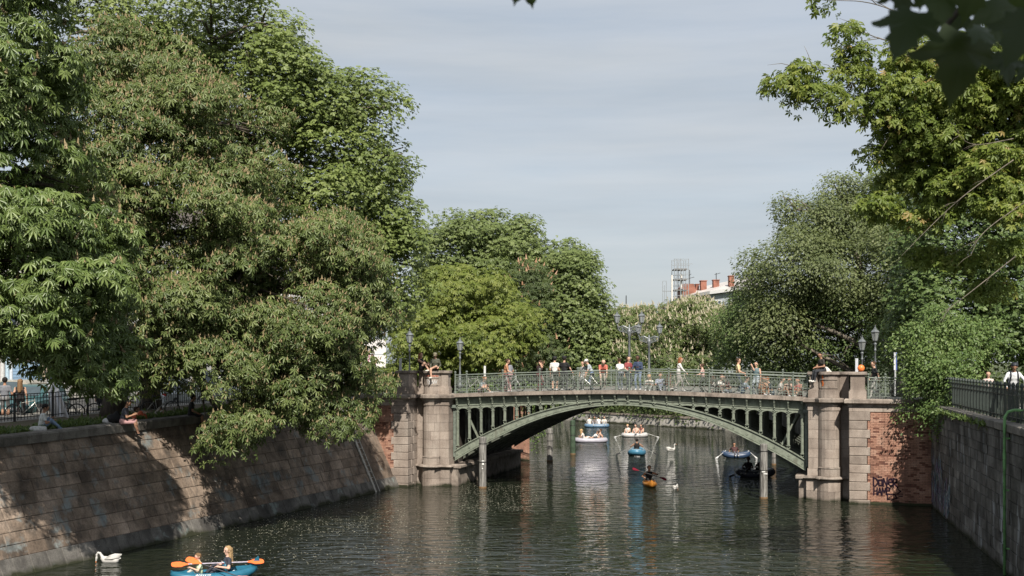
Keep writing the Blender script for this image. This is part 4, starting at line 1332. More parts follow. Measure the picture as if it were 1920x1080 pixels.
# --- dark trees closing the right
bd = at(1840, 700, 60)
make_tree('elm_tree', 'dark full crowned tree behind the cyclist on the right bank', 'tree', (bd.x, bd.y, 4.4),
    [(1800, 560, 110, 80, 60, 4), (1910, 590, 90, 80, 57, 4), (1745, 610, 60, 60, 61, 3), (1860, 640, 90, 45, 57, 3), (1930, 480, 90, 100, 58, 4), (1830, 450, 100, 80, 60, 4), (1960, 660, 60, 60, 56, 3), (1740, 480, 60, 80, 62, 3), (1760, 380, 70, 60, 62, 3), (1900, 370, 90, 80, 60, 4)],
    LEAF_PL, L_ELM, .2, 1250, 26, .85, trunk=[(bd.x, bd.y, 4.2), (bd.x, bd.y, 8), (bd.x + .5, bd.y, 13)], trunk_r=.4, seed=27, gap=.2)
# --- bright maple at right with long reaching boughs
b5 = Vector((17.6, 30.5, 4.6))
ends = [((1455, 165), (1560, 175), (1700, 165)), ((1490, 125), (1560, 130), (1690, 140)), ((1590, 45), (1640, 60), (1720, 90)), ((1575, 205), (1640, 225), (1730, 240)), ((1545, 0), (1650, 20), (1760, 60))]
xb = []
for (e, m_, s_) in ends:
    xb.append(([atl(1930, 330, 30.4), atl(s_[0] + 90, s_[1] + 45, 30), atl(*s_, 29.6), atl(*m_, 29.3), atl(*e, 29)], .032))
for pts in (((1900, 300), (1800, 370), (1740, 440), (1690, 480)), ((1900, 260), (1830, 300), (1795, 250)), ((1920, 380), (1850, 420), (1820, 480)), ((1905, 480), (1800, 545), (1760, 590))):
    xb.append(([atl(px, py, 28.3 - .2 * i) for i, (px, py) in enumerate(pts)], .017))
make_tree('maple_tree', 'bright yellow green maple on the right bank reaching thin boughs across the sky', 'tree', b5,
    [(1860, 230, 120, 90, 30.4, 2.2), (1745, 250, 75, 50, 30.4, 1.6), (1800, 310, 110, 50, 30.7, 1.8, .7), (1910, 340, 80, 70, 30.0, 1.8, .6), (1930, 120, 110, 110, 29.3, 2.01), (2060, 260, 130, 140, 30.5, 2.4, .6), (2080, 60, 140, 120, 30.5, 2.4, .5), (2060, 440, 110, 80, 31, 2, .4),
     (1690, 290, 40, 28, 30.4, 0.94), (1680, 175, 60, 38, 29.6, 0.80, .8), (1600, 150, 42, 26, 29.4, 0.47, .8), (1640, 195, 40, 25, 29.5, 0.54, .8), (1545, 175, 48, 13, 29.2, 0.34, 1.2), (1470, 163, 30, 11, 29.0, 0.27, 1.6), (1508, 128, 28, 20, 29.1, 0.34, 1.3), (1590, 62, 28, 10, 29.2, 0.27, .5), (1610, 105, 34, 20, 29.3, 0.40, .8), (1555, 5, 22, 10, 29.2, 0.27, .8), (1665, 235, 30, 18, 29.6, 0.40), (1577, 206, 9, 8, 29.1, 0.17), (1630, 292, 22, 18, 30.1, 0.34), (1740, 110, 80, 50, 29.6, 1.01), (1690, 215, 50, 30, 29.8, .8), (1780, 180, 60, 40, 29.5, 1.2),
     (1648, 391, 26, 10, 30.5, .35, 2), (1676, 404, 24, 10, 30.5, .35, 2), (1701, 380, 30, 14, 30.3, .4, 2), (1763, 376, 26, 12, 30, .4, 2), (1764, 398, 24, 8, 29.8, .3, 2), (1718, 416, 22, 9, 30.2, .3, 2), (1844, 322, 34, 16, 29, .5, 2), (1790, 350, 34, 14, 29.5, .5, 2), (1852, 354, 36, 14, 29.2, .5, 2), (1890, 360, 34, 14, 29, .5, 2), (1856, 388, 38, 15, 29, .5, 2), (1895, 405, 28, 12, 28.8, .4, 2), (1747, 482, 40, 14, 31, .5, 1.5), (1736, 335, 36, 18, 30.2, .6, 1.5), (1860, 296, 40, 18, 29, .6, 1.5), (1806, 496, 44, 14, 30.5, .5, 1.5), (1900, 470, 44, 18, 29.5, .6, 1.2), (1850, 545, 40, 14, 30.5, .5, 1.3), (1690, 345, 30, 18, 30.6, .6, 1.5)],
    LEAF_MAP, L_MAP, .15, 1950, 20, .30, trunk=[b5, b5 + Vector((-.2, 0, 3)), b5 + Vector((-1, -.5, 8)), b5 + Vector((-2.5, -1, 13))], trunk_r=.4, bark=M_BARKP, seed=29, own=300, gap=.46, squash=.7, upbias=.3, droop=.6, rough=.9, extra_branches=xb)
# --- bush hanging over the right abutment
make_tree('shrub', 'light green bush hanging over the corner of the brick wing wall and the quay wall', 'shrub', (19.9, 51.8, RTOP),
    [(1745, 672, 46, 44, 51.4, .9), (1796, 640, 40, 46, 51.8, 1.2), (1770, 730, 46, 44, 50.6, .75), (1726, 738, 20, 28, 51.2, .5), (1795, 785, 30, 32, 48.2, .7), (1832, 686, 26, 24, 49.2, .8, .7), (1722, 628, 26, 22, 52, .8, .8), (1765, 596, 30, 30, 52.5, 1.0, .6), (1842, 622, 34, 22, 52, 1.0, .5), (1712, 688, 18, 18, 51.5, .4), (1701, 780, 9, 14, 51.2, .25), (1775, 812, 14, 14, 49.3, .35), (1785, 700, 36, 36, 49.6, .9), (1803, 745, 32, 34, 48.5, .7), (1763, 782, 28, 30, 49.8, .5), (1815, 715, 22, 24, 48.6, .6), (1738, 700, 34, 32, 51.2, .7), (1750, 768, 18, 22, 50.8, .4), (1690, 655, 16, 12, 52, .4, .7), (1886, 652, 26, 14, 51, .8, .4)],
    LEAF_OV, L_BUSH, .14, 800, 30, .40, trunk=[(19.9, 51.8, 4.6), (19.5, 51.4, 5.6), (19.0, 51.0, 6.6)], trunk_r=.1, seed=37, gap=.42, squash=.85, droop=.6, rough=.9, shell=(.5, 1.15))
# --- the maple the viewer stands under: its leaves hang into the top of the view
def near_maple():
    b = Vector((9.8, -1.0, RTOP))
    root = thing('maple_tree', 'dark near maple twigs with large lobed leaves hanging in at the top', 'tree', b)
    g = MB(); g.tube([b, b + Vector((-.2, 0, 2.5)), b + Vector((-1.5, 0, 5)), (5, -.5, 10)], [.35, .28, .24, .16], 9); g.build('trunk', M_BARK, root, smooth=True)
    g = MB(); g.tube([(8.3, -1, RTOP + 5), (5, .8, 10.4), (2.8, 2.0, 9.2), (1.6, 2.7, 8.1), (1.05, 2.8, 7.4)], [.14, .09, .05, .02, .006], 6)
    g.build('branch', M_BARK, root, smooth=True)
    # lobed leaf
    out = [(0, 0)]
    half = [(.06, -.02), (.30, -.12), (.34, .02), (.52, .04), (.46, .16), (.60, .30), (.74, .36), (.66, .44), (.50, .46), (.36, .40), (.28, .52), (.34, .66), (.22, .70), (.16, .84), (.06, .92), (0, 1.08)]
    ring_ = [(x, y) for x, y in half] + [(-x, y) for x, y in reversed(half[:-1])]
    V = [(0, .22, .03)] + [(x, y, -.22 * (x * x + (y - .3) ** 2)) for x, y in ring_]
    F = [(0, i, i + 1) for i in range(1, len(ring_))] + [(0, len(ring_), 1)]
    V = np.array(V, np.float32); F = np.array(F, np.int32)
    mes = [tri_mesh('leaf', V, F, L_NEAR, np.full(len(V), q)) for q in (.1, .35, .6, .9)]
    rg = random.Random(12)
    spots = [(1800, 108, 140, 186), (1702, 52, 104, 207), (1868, 30, 96, 158), (1764, 6, 80, 190), (1915, 62, 104, 205), (1889, 120, 66, 172), (1826, -22, 100, 190), (1920, -20, 110, 180), (1690, -8, 70, 165), (1732, -30, 80, 195), (1938, 130, 70, 150), (1842, 62, 60, 130), (1790, 40, 60, 215), (992, -24, 58, 172), (972, -30, 60, 190), (1012, -38, 62, 200)]
    for i, (px, py, s, ang) in enumerate(spots):
        Y = rg.uniform(2.4, 3.1)
        c = at(px, py, Y)
        sz = s * Y / FPX * .95
        a = R(ang)
        f = Vector((math.sin(a), 0.35 * rg.uniform(-1, 1), math.cos(a))).normalized()
        nn = Vector((rg.uniform(-.35, .35), -.8, .45 + rg.uniform(-.2, .2))); nn = (nn - f * nn.dot(f)).normalized(); x = f.cross(nn)
        o = bpy.data.objects.new('leaf', mes[i % 4])
        o.matrix_basis = Matrix.Translation(c - f * sz * .35) @ Matrix((x, f, nn)).transposed().to_4x4() @ Matrix.Scale(sz, 4)
        link(o, root); o.matrix_parent_inverse = WORLD[root.name].inverted()
    rgn = np.random.default_rng(4)
    # unseen crown overhead, placed there to shade the hanging leaves
    n = 7000
    d = unit(rgn.normal(size=(n, 3)))
    pos = np.array((2.2, -2.4, 12.0)) + d * np.array((6.5, 3.9, 2.4)) * (rgn.random((n, 1)) ** .4)
    ok = (pos[:, 2] > EYE + 1.2 + np.maximum(0, pos[:, 1]) * .45)
    pos = pos[ok]; n = len(pos)
    Vv, Ff = place((V, F), pos, unit(rgn.normal(size=(n, 3))), unit(rgn.normal(size=(n, 3)) * .5 + np.array([0, 0, 1])), .2 * rgn.uniform(.7, 1.2, n))
    TRI[0] += len(Ff)
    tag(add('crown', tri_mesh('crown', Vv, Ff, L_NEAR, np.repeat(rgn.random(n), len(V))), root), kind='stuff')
near_maple()
print('foliage triangles', TRI[0])
# ------------------------------------------------------------------ implicit surfaces (one continuous skin per body)
CORN = [(0, 0, 0), (1, 0, 0), (0, 1, 0), (1, 1, 0), (0, 0, 1), (1, 0, 1), (0, 1, 1), (1, 1, 1)]
EDG = [(0, 1), (2, 3), (4, 5), (6, 7), (0, 2), (1, 3), (4, 6), (5, 7), (0, 4), (1, 5), (2, 6), (3, 7)]
def surface_nets(f, org, h):
    n = f.shape
    sl = lambda c: f[c[0]:n[0] - 1 + c[0], c[1]:n[1] - 1 + c[1], c[2]:n[2] - 1 + c[2]]
    cv = np.stack([sl(c) for c in CORN], -1)
    ins = cv < 0
    cnt = ins.sum(-1)
    act = (cnt > 0) & (cnt < 8)
    ix = np.argwhere(act)
    v = cv[act]; iv = ins[act]
    pos = np.zeros((len(ix), 3)); w = np.zeros(len(ix))
    CN = np.array(CORN, float)
    for a, b in EDG:
        mk = iv[:, a] != iv[:, b]
        t = np.where(mk, v[:, a] / np.where(mk, v[:, a] - v[:, b], 1), 0)
        pos += np.where(mk[:, None], CN[a] + (CN[b] - CN[a]) * t[:, None], 0); w += mk
    P = (ix + pos / w[:, None]) * h + org
    idm = -np.ones(act.shape, int); idm[act] = np.arange(len(ix))
    fs = []
    inn = f < 0
    for ax in range(3):
        b, c = (ax + 1) % 3, (ax + 2) % 3
        s0 = [slice(1, n[i] - 1) for i in range(3)]; s1 = list(s0)
        s0[ax] = slice(0, n[ax] - 1); s1[ax] = slice(1, n[ax])
        A, B = inn[tuple(s0)], inn[tuple(s1)]
        e = np.argwhere(A != B)
        if not len(e): continue
        fl = A[tuple(e.T)]
        g = e.copy(); g[:, b] += 1; g[:, c] += 1
        def q(db, dc):
            k = g.copy(); k[:, b] += db; k[:, c] += dc
            return idm[tuple(k.T)]
        Q = np.stack([q(-1, -1), q(0, -1), q(0, 0), q(-1, 0)], -1)
        Q = np.where(fl[:, None], Q, Q[:, ::-1])
        fs.append(Q)
    F = np.concatenate(fs)
    return P, F[(F >= 0).all(1)]

def cap_dist(p, c):
    a, b, ra, rb = np.array(c[0]), np.array(c[1]), c[2], c[3]
    ab = b - a; L = max(1e-9, ab @ ab)
    t = np.clip(((p - a) @ ab) / L, 0, 1)
    return np.linalg.norm(p - a - t[..., None] * ab, axis=-1) - (ra + (rb - ra) * t)

def implicit(caps, h, k=.025, cut=None):
    lo = np.min([np.minimum(np.array(c[0]), np.array(c[1])) - max(c[2], c[3]) for c in caps], 0) - 3 * h
    hi = np.max([np.maximum(np.array(c[0]), np.array(c[1])) + max(c[2], c[3]) for c in caps], 0) + 3 * h
    n = np.ceil((hi - lo) / h).astype(int) + 1
    G = np.stack(np.meshgrid(*[lo[i] + h * np.arange(n[i]) for i in range(3)], indexing='ij'), -1)
    f = None
    for c in caps:
        d = cap_dist(G, c)
        if f is None: f = d
        else:
            hh = np.clip(.5 + .5 * (f - d) / k, 0, 1)
            f = f * (1 - hh) + d * hh - k * hh * (1 - hh)
    if cut is not None: f = np.maximum(f, cut(G))
    return surface_nets(f, lo, h)

def ik(a, b, l1, l2, pole):
    a, b, pole = Vector(a), Vector(b), Vector(pole)
    d = b - a; L = d.length
    if L > (l1 + l2) * .995:
        b = a + d.normalized() * (l1 + l2) * .995; d = b - a; L = d.length
    x = (l1 * l1 - l2 * l2 + L * L) / (2 * L)
    hgt = math.sqrt(max(0, l1 * l1 - x * x))
    dn = d.normalized(); pl = pole - dn * pole.dot(dn)
    pl = pl.normalized() if pl.length > 1e-5 else dn.orthogonal().normalized()
    return a + dn * x + pl * hgt, b

SKIN = {'l': (0.52, 0.32, 0.23), 'p': (0.60, 0.38, 0.29), 'm': (0.36, 0.20, 0.13), 'd': (0.11, 0.06, 0.042)}
HAIR = {'br': (0.055, 0.03, 0.018), 'bk': (0.014, 0.012, 0.011), 'bl': (0.42, 0.28, 0.13), 'rd': (0.22, 0.085, 0.035), 'gr': (0.3, 0.29, 0.27), 'db': (0.17, 0.10, 0.05), 'sb': (0.33, 0.22, 0.11)}
PCOUNT = [0]
def person(label, loc, head_deg, pose, top=(.5, .5, .5), bottom=(.08, .1, .16), skin='l', hair='br', style='short', shoe=(.5, .5, .5), sleeve='short', legs='long', sc=1.0,
           group=None, h=.027, cap=None, glasses=False, stripe=None, cat='person'):
    """pose: pelvis, lean (deg forward), roll, hands (2), feet (2), knee poles, head yaw / pitch; local: x right, y forward, z up"""
    ds = lambda c: tuple(.72 * x + .28 * (.3 * c[0] + .5 * c[1] + .2 * c[2]) for x in c)
    top, bottom = ds(top), ds(bottom)
    P = dict(pelvis=(0, 0, .93), lean=0, side=0, twist=0, hands=((-.27, .06, .80), (.27, .06, .80)), feet=((-.10, 0, .08), (.10, .03, .08)), kp=((-.1, 1, 0), (.1, 1, 0)), ep=((-.5, -1, -.2), (.5, -1, -.2)), yaw=0, nod=0, toe=((0, 1, 0), (0, 1, 0)))
    P.update(pose)
    Rm = Matrix.Rotation(R(P['side']), 3, 'Y') @ Matrix.Rotation(R(-P['lean']), 3, 'X')
    Rt = Rm @ Matrix.Rotation(R(P['twist']), 3, 'Z')
    pel = Vector(P['pelvis'])
    tor = lambda x, y, z: pel + Rm @ Vector((0, 0, z)) + Rt @ Vector((x, y, 0))
    caps = []
    def C(a, b, ra, rb, t): caps.append((tuple(a), tuple(b), ra, rb, t))
    # torso
    C(pel + Vector((-.075, 0, 0)), pel + Vector((.075, 0, 0)), .115, .115, 'bottom')
    C(tor(-.055, 0, .16), tor(.055, 0, .16), .105, .105, 'top')
    C(tor(-.085, .005, .32), tor(.085, .005, .32), .112, .112, 'top')
    C(tor(-.13, -.01, .44), tor(.13, -.01, .44), .075, .075, 'top')
    C(tor(0, 0, .06), tor(0, 0, .40), .115, .12, 'top')
    C(tor(0, -.01, .47), tor(0, .005, .60), .058, .052, 'skin')
    Hm = Rm @ Matrix.Rotation(R(P['yaw']), 3, 'Z') @ Matrix.Rotation(R(-P['nod']), 3, 'X')
    if abs(P['lean']) > 25: Hm = Matrix.Rotation(R(P['yaw']), 3, 'Z') @ Matrix.Rotation(R(-P['nod'] - P['lean'] * .4), 3, 'X')
    hc = tor(0, .02, .70)
    hd = lambda x, y, z: hc + Hm @ Vector((x, y, z))
    C(hd(0, -.02, .025), hd(0, .015, .03), .098, .094, 'skin')
    C(hd(0, .03, -.02), hd(0, .05, -.085), .068, .044, 'skin')
    C(hd(0, .095, .005), hd(0, .118, -.03), .011, .016, 'skin')
    for sx in (-1, 1): C(hd(sx * .092, -.01, .01), hd(sx * .095, -.012, -.03), .018, .014, 'skin')
    hands = []
    for i, sx in enumerate((-1, 1)):
        sh = tor(sx * .185, -.01, .44)
        el, wr = ik(sh, P['hands'][i], .285, .26, P['ep'][i])
        m_ = sh.lerp(el, .62)
        C(sh, m_, .056, .048, 'skin' if sleeve == 'none' else 'top')
        C(m_, el, .046 if sleeve == 'long' else .042, .038, 'top' if sleeve == 'long' else 'skin')
        C(el, wr, .04 if sleeve == 'long' else .038, .033 if sleeve == 'long' else .027, 'top' if sleeve == 'long' else 'skin')
        d = (wr - el).normalized()
        C(wr, wr + d * .085, .028, .03, 'skin')
        hands.append((wr, d, sx))
        hip = pel + Vector((sx * .095, 0, -.03))
        kn, an = ik(hip, P['feet'][i], .44, .43, P['kp'][i])
        lt = 'bottom'
        mk = hip.lerp(kn, .55)
        C(hip, mk, .088, .074, 'bottom'); C(mk, kn, .072, .058, 'skin' if legs == 'mini' else 'bottom')
        C(kn, kn.lerp(an, .4), .058, .056, 'skin' if legs != 'long' else 'bottom')
        C(kn.lerp(an, .4), an, .055, .038 if legs != 'long' else .05, 'skin' if legs != 'long' else 'bottom')
        td = Vector(P['toe'][i]).normalized()
        C(an + Vector((0, 0, -.03)) - td * .04, an + td * .16 + Vector((0, 0, -.045)), .044, .036, 'shoe')
    V, F = implicit([c[:4] for c in caps], h, .028)
    fc = V[F].mean(1)
    D = np.stack([cap_dist(fc, c) for c in caps], -1)
    kinds = ['skin', 'top', 'bottom', 'shoe']
    ki = np.array([kinds.index(c[4]) for c in caps])
    mi = ki[np.argmin(D, -1)]
    # fingers
    fv, ff = [], []
    for wr, d, sx in hands:
        side = d.cross(Vector((0, 0, 1)))
        if side.length < .2: side = d.cross(Vector((0, 1, 0)))
        side.normalize(); dn = side.cross(d)
        if dn.z > 0: dn = -dn
        g = MB()
        for q, (o, L) in enumerate(((-.028, .072), (-.010, .082), (.010, .076), (.028, .058))):
            b0 = wr + d * .085 + side * o
            g.tube([b0, b0 + d * L * .55 + dn * .008, b0 + d * L * .9 + dn * .03], [.0105, .009, .007], 5)
        b0 = wr + d * .03 - side * .028 * sx
        g.tube([b0, b0 + d * .035 - side * .03 * sx, b0 + d * .065 - side * .032 * sx + dn * .01], [.012, .0105, .008], 5)
        k = len(V) + len(fv)
        fv += [tuple(v) for v in g.v]; ff += [tuple(i + k for i in f) for f in g.f]
    me = bpy.data.meshes.new('person')
    me.from_pydata([tuple(v) for v in V] + fv, [], [tuple(f) for f in F] + ff)
    for c in (SKIN[skin], top, bottom, shoe): me.materials.append(pm(c, .75, 0, .1, 20, 0, 'cloth', .25))
    me.polygons.foreach_set('material_index', np.concatenate([mi, np.zeros(len(ff), int)]).astype(np.int32))
    me.polygons.foreach_set('use_smooth', [True] * len(me.polygons))
    me.update()
    Mx = Matrix.Translation(Vector(loc)) @ Matrix.Rotation(R(head_deg), 4, 'Z') @ Matrix.Scale(sc, 4)
    o = bpy.data.objects.new('person', me); o.matrix_basis = Mx
    link(o); tag(o, label, cat, group)
    # hair
    def sub(name, V, F, col, rough=.8):
        m2 = bpy.data.meshes.new(name); m2.from_pydata([tuple(v) for v in V], [], [tuple(f) for f in F])
        m2.materials.append(pm(col, rough, 0, .2, 40, 0, name, .3)); m2.polygons.foreach_set('use_smooth', [True] * len(m2.polygons))
        c = bpy.data.objects.new(name, m2); link(c, o, True); return c
    if style != 'bald':
        Hi = np.array(Hm.transposed()); hcn = np.array(hc)
        def cut(G):
            q = (G - hcn) @ Hi.T
            y, z = q[..., 1], q[..., 2]
            return np.minimum(y - .035, .9 * (y - .015) - .75 * (z - .06)) if style != 'x' else y * 0 - 1
        hcaps = [(tuple(hd(0, -.03, .035)), tuple(hd(0, .005, .04)), .108, .104)]
        if style == 'long': hcaps += [(tuple(hd(0, -.075, .0)), tuple(tor(0, -.12, .32)), .085, .07), (tuple(hd(.05, -.05, -.03)), tuple(tor(.09, -.07, .38)), .05, .035), (tuple(hd(-.05, -.05, -.03)), tuple(tor(-.09, -.07, .38)), .05, .035)]
        if style == 'bob': hcaps += [(tuple(hd(0, -.05, .0)), tuple(hd(0, -.06, -.12)), .095, .085)]
        if style == 'bun': hcaps += [(tuple(hd(0, -.11, .06)), tuple(hd(0, -.13, .08)), .05, .045)]
        Vh, Fh = implicit(hcaps, min(h, .02), .03, cut)
        Vh = Vh + (gapnoise(Vh, 34, len(label)) * .009 + gapnoise(Vh, 70, 3) * .005)[:, None] * unit(Vh - np.array(hc))
        if len(Fh): sub('hair', Vh, Fh, HAIR.get(hair, HAIR['br']))
    if cap:
        kind, col = cap
        g = MB()
        prof = [(.118, .035), (.118, .06), (.105, .105), (.07, .138), (.01, .15)]
        g.lathe(prof, (0, -.012, 0), 10)
        if kind == 'cap': g.hexa([Vector(p) for p in ((-.075, .09, .035), (.075, .09, .035), (.06, .185, .022), (-.06, .185, .022), (-.075, .09, .05), (.075, .09, .05), (.06, .185, .032), (-.06, .185, .032))])
        if kind == 'sunhat': g.lathe([(.21, .03), (.21, .04), (.11, .05), (.1, .05)], (0, -.012, 0), 12)
        if kind == 'helmet':
            for q in range(5): g.tube([(-.06 + .03 * q, .10, .075), (-.06 + .03 * q, 0, .15), (-.06 + .03 * q, -.13, .07)], [.012, .02, .012], 5)
        vs = [hd(*v) for v in g.v]
        sub('helmet' if kind == 'helmet' else 'hat', [(v.x, v.y, v.z) for v in vs], g.f, col, .5)
    if glasses:
        g = MB()
        for sx in (-1, 1):
            g.ball((sx * .036, .092, .012), .03, 7, 5, 0, (1, .4, .75))
            g.bar((sx * .06, .085, .018), (sx * .1, 0, .018), .008)
        g.bar((-.02, .1, .016), (.02, .1, .016), .008)
        vs = [hd(*v) for v in g.v]
        sub('sunglasses', [(v.x, v.y, v.z) for v in vs], g.f, (.012, .012, .013), .3)
    elif h < .03:
        g = MB()
        for sx in (-1, 1): g.ball((sx * .034, .097, .012), .012, 6, 4)
        vs = [hd(*v) for v in g.v]
        sub('eyes', [(v.x, v.y, v.z) for v in vs], g.f, (.03, .02, .015), .3)
    PCOUNT[0] += 1
    return o, dict(hd=hd, tor=tor, M=Mx)

# ---- poses
def stand(**k): return dict(k)
def lean_rail(**k): d = dict(lean=14, hands=((-.20, .40, 1.02), (.20, .40, 1.02)), feet=((-.1, -.05, .08), (.1, .05, .08))); d.update(k); return d
def walk(**k): d = dict(feet=((-.08, .24, .08), (.08, -.26, .12)), hands=((-.25, -.1, .85), (.25, .2, .87))); d.update(k); return d
def sit_edge(**k): d = dict(pelvis=(0, .02, .10), lean=8, hands=((-.15, .32, .16), (.15, .32, .16)), feet=((-.1, .50, -.36), (.1, .52, -.36)), kp=((0, 1, .6), (0, 1, .6))); d.update(k); return d
def sit_floor(**k): d = dict(pelvis=(0, 0, .11), lean=12, hands=((-.13, .40, .38), (.13, .40, .38)), feet=((-.12, .52, .08), (.12, .55, .08)), kp=((-.2, .2, 1), (.2, .2, 1))); d.update(k); return d
def sit_cross(**k): d = dict(pelvis=(0, 0, .11), lean=14, hands=((-.14, .26, .22), (.14, .26, .22)), feet=((.12, .28, .07), (-.12, .30, .07)), kp=((-1, .4, .25), (1, .4, .25)), toe=((1, .3, 0), (-1, .3, 0))); d.update(k); return d
def sit_boat(**k): d = dict(pelvis=(0, 0, .12), lean=-6, hands=((-.22, .34, .36), (.22, .34, .36)), feet=((-.12, .74, .10), (.12, .74, .10)), kp=((-.1, .1, 1), (.1, .1, 1))); d.update(k); return d
def recline(**k): d = dict(pelvis=(0, 0, .11), lean=-38, hands=((-.30, -.32, .08), (.30, -.32, .08)), feet=((-.1, .78, .08), (.1, .78, .08)), kp=((0, 0, 1), (0, 0, 1)), nod=30); d.update(k); return d
def bend(**k): d = dict(pelvis=(0, -.1, .86), lean=62, hands=((-.15, .45, .62), (.15, .45, .62)), nod=10); d.update(k); return d
def crouch(**k): d = dict(pelvis=(0, -.05, .38), lean=30, hands=((-.15, .42, .42), (.15, .42, .42)), feet=((-.13, .08, .08), (.13, .12, .08)), kp=((-.3, 1, .6), (.3, 1, .6))); d.update(k); return d

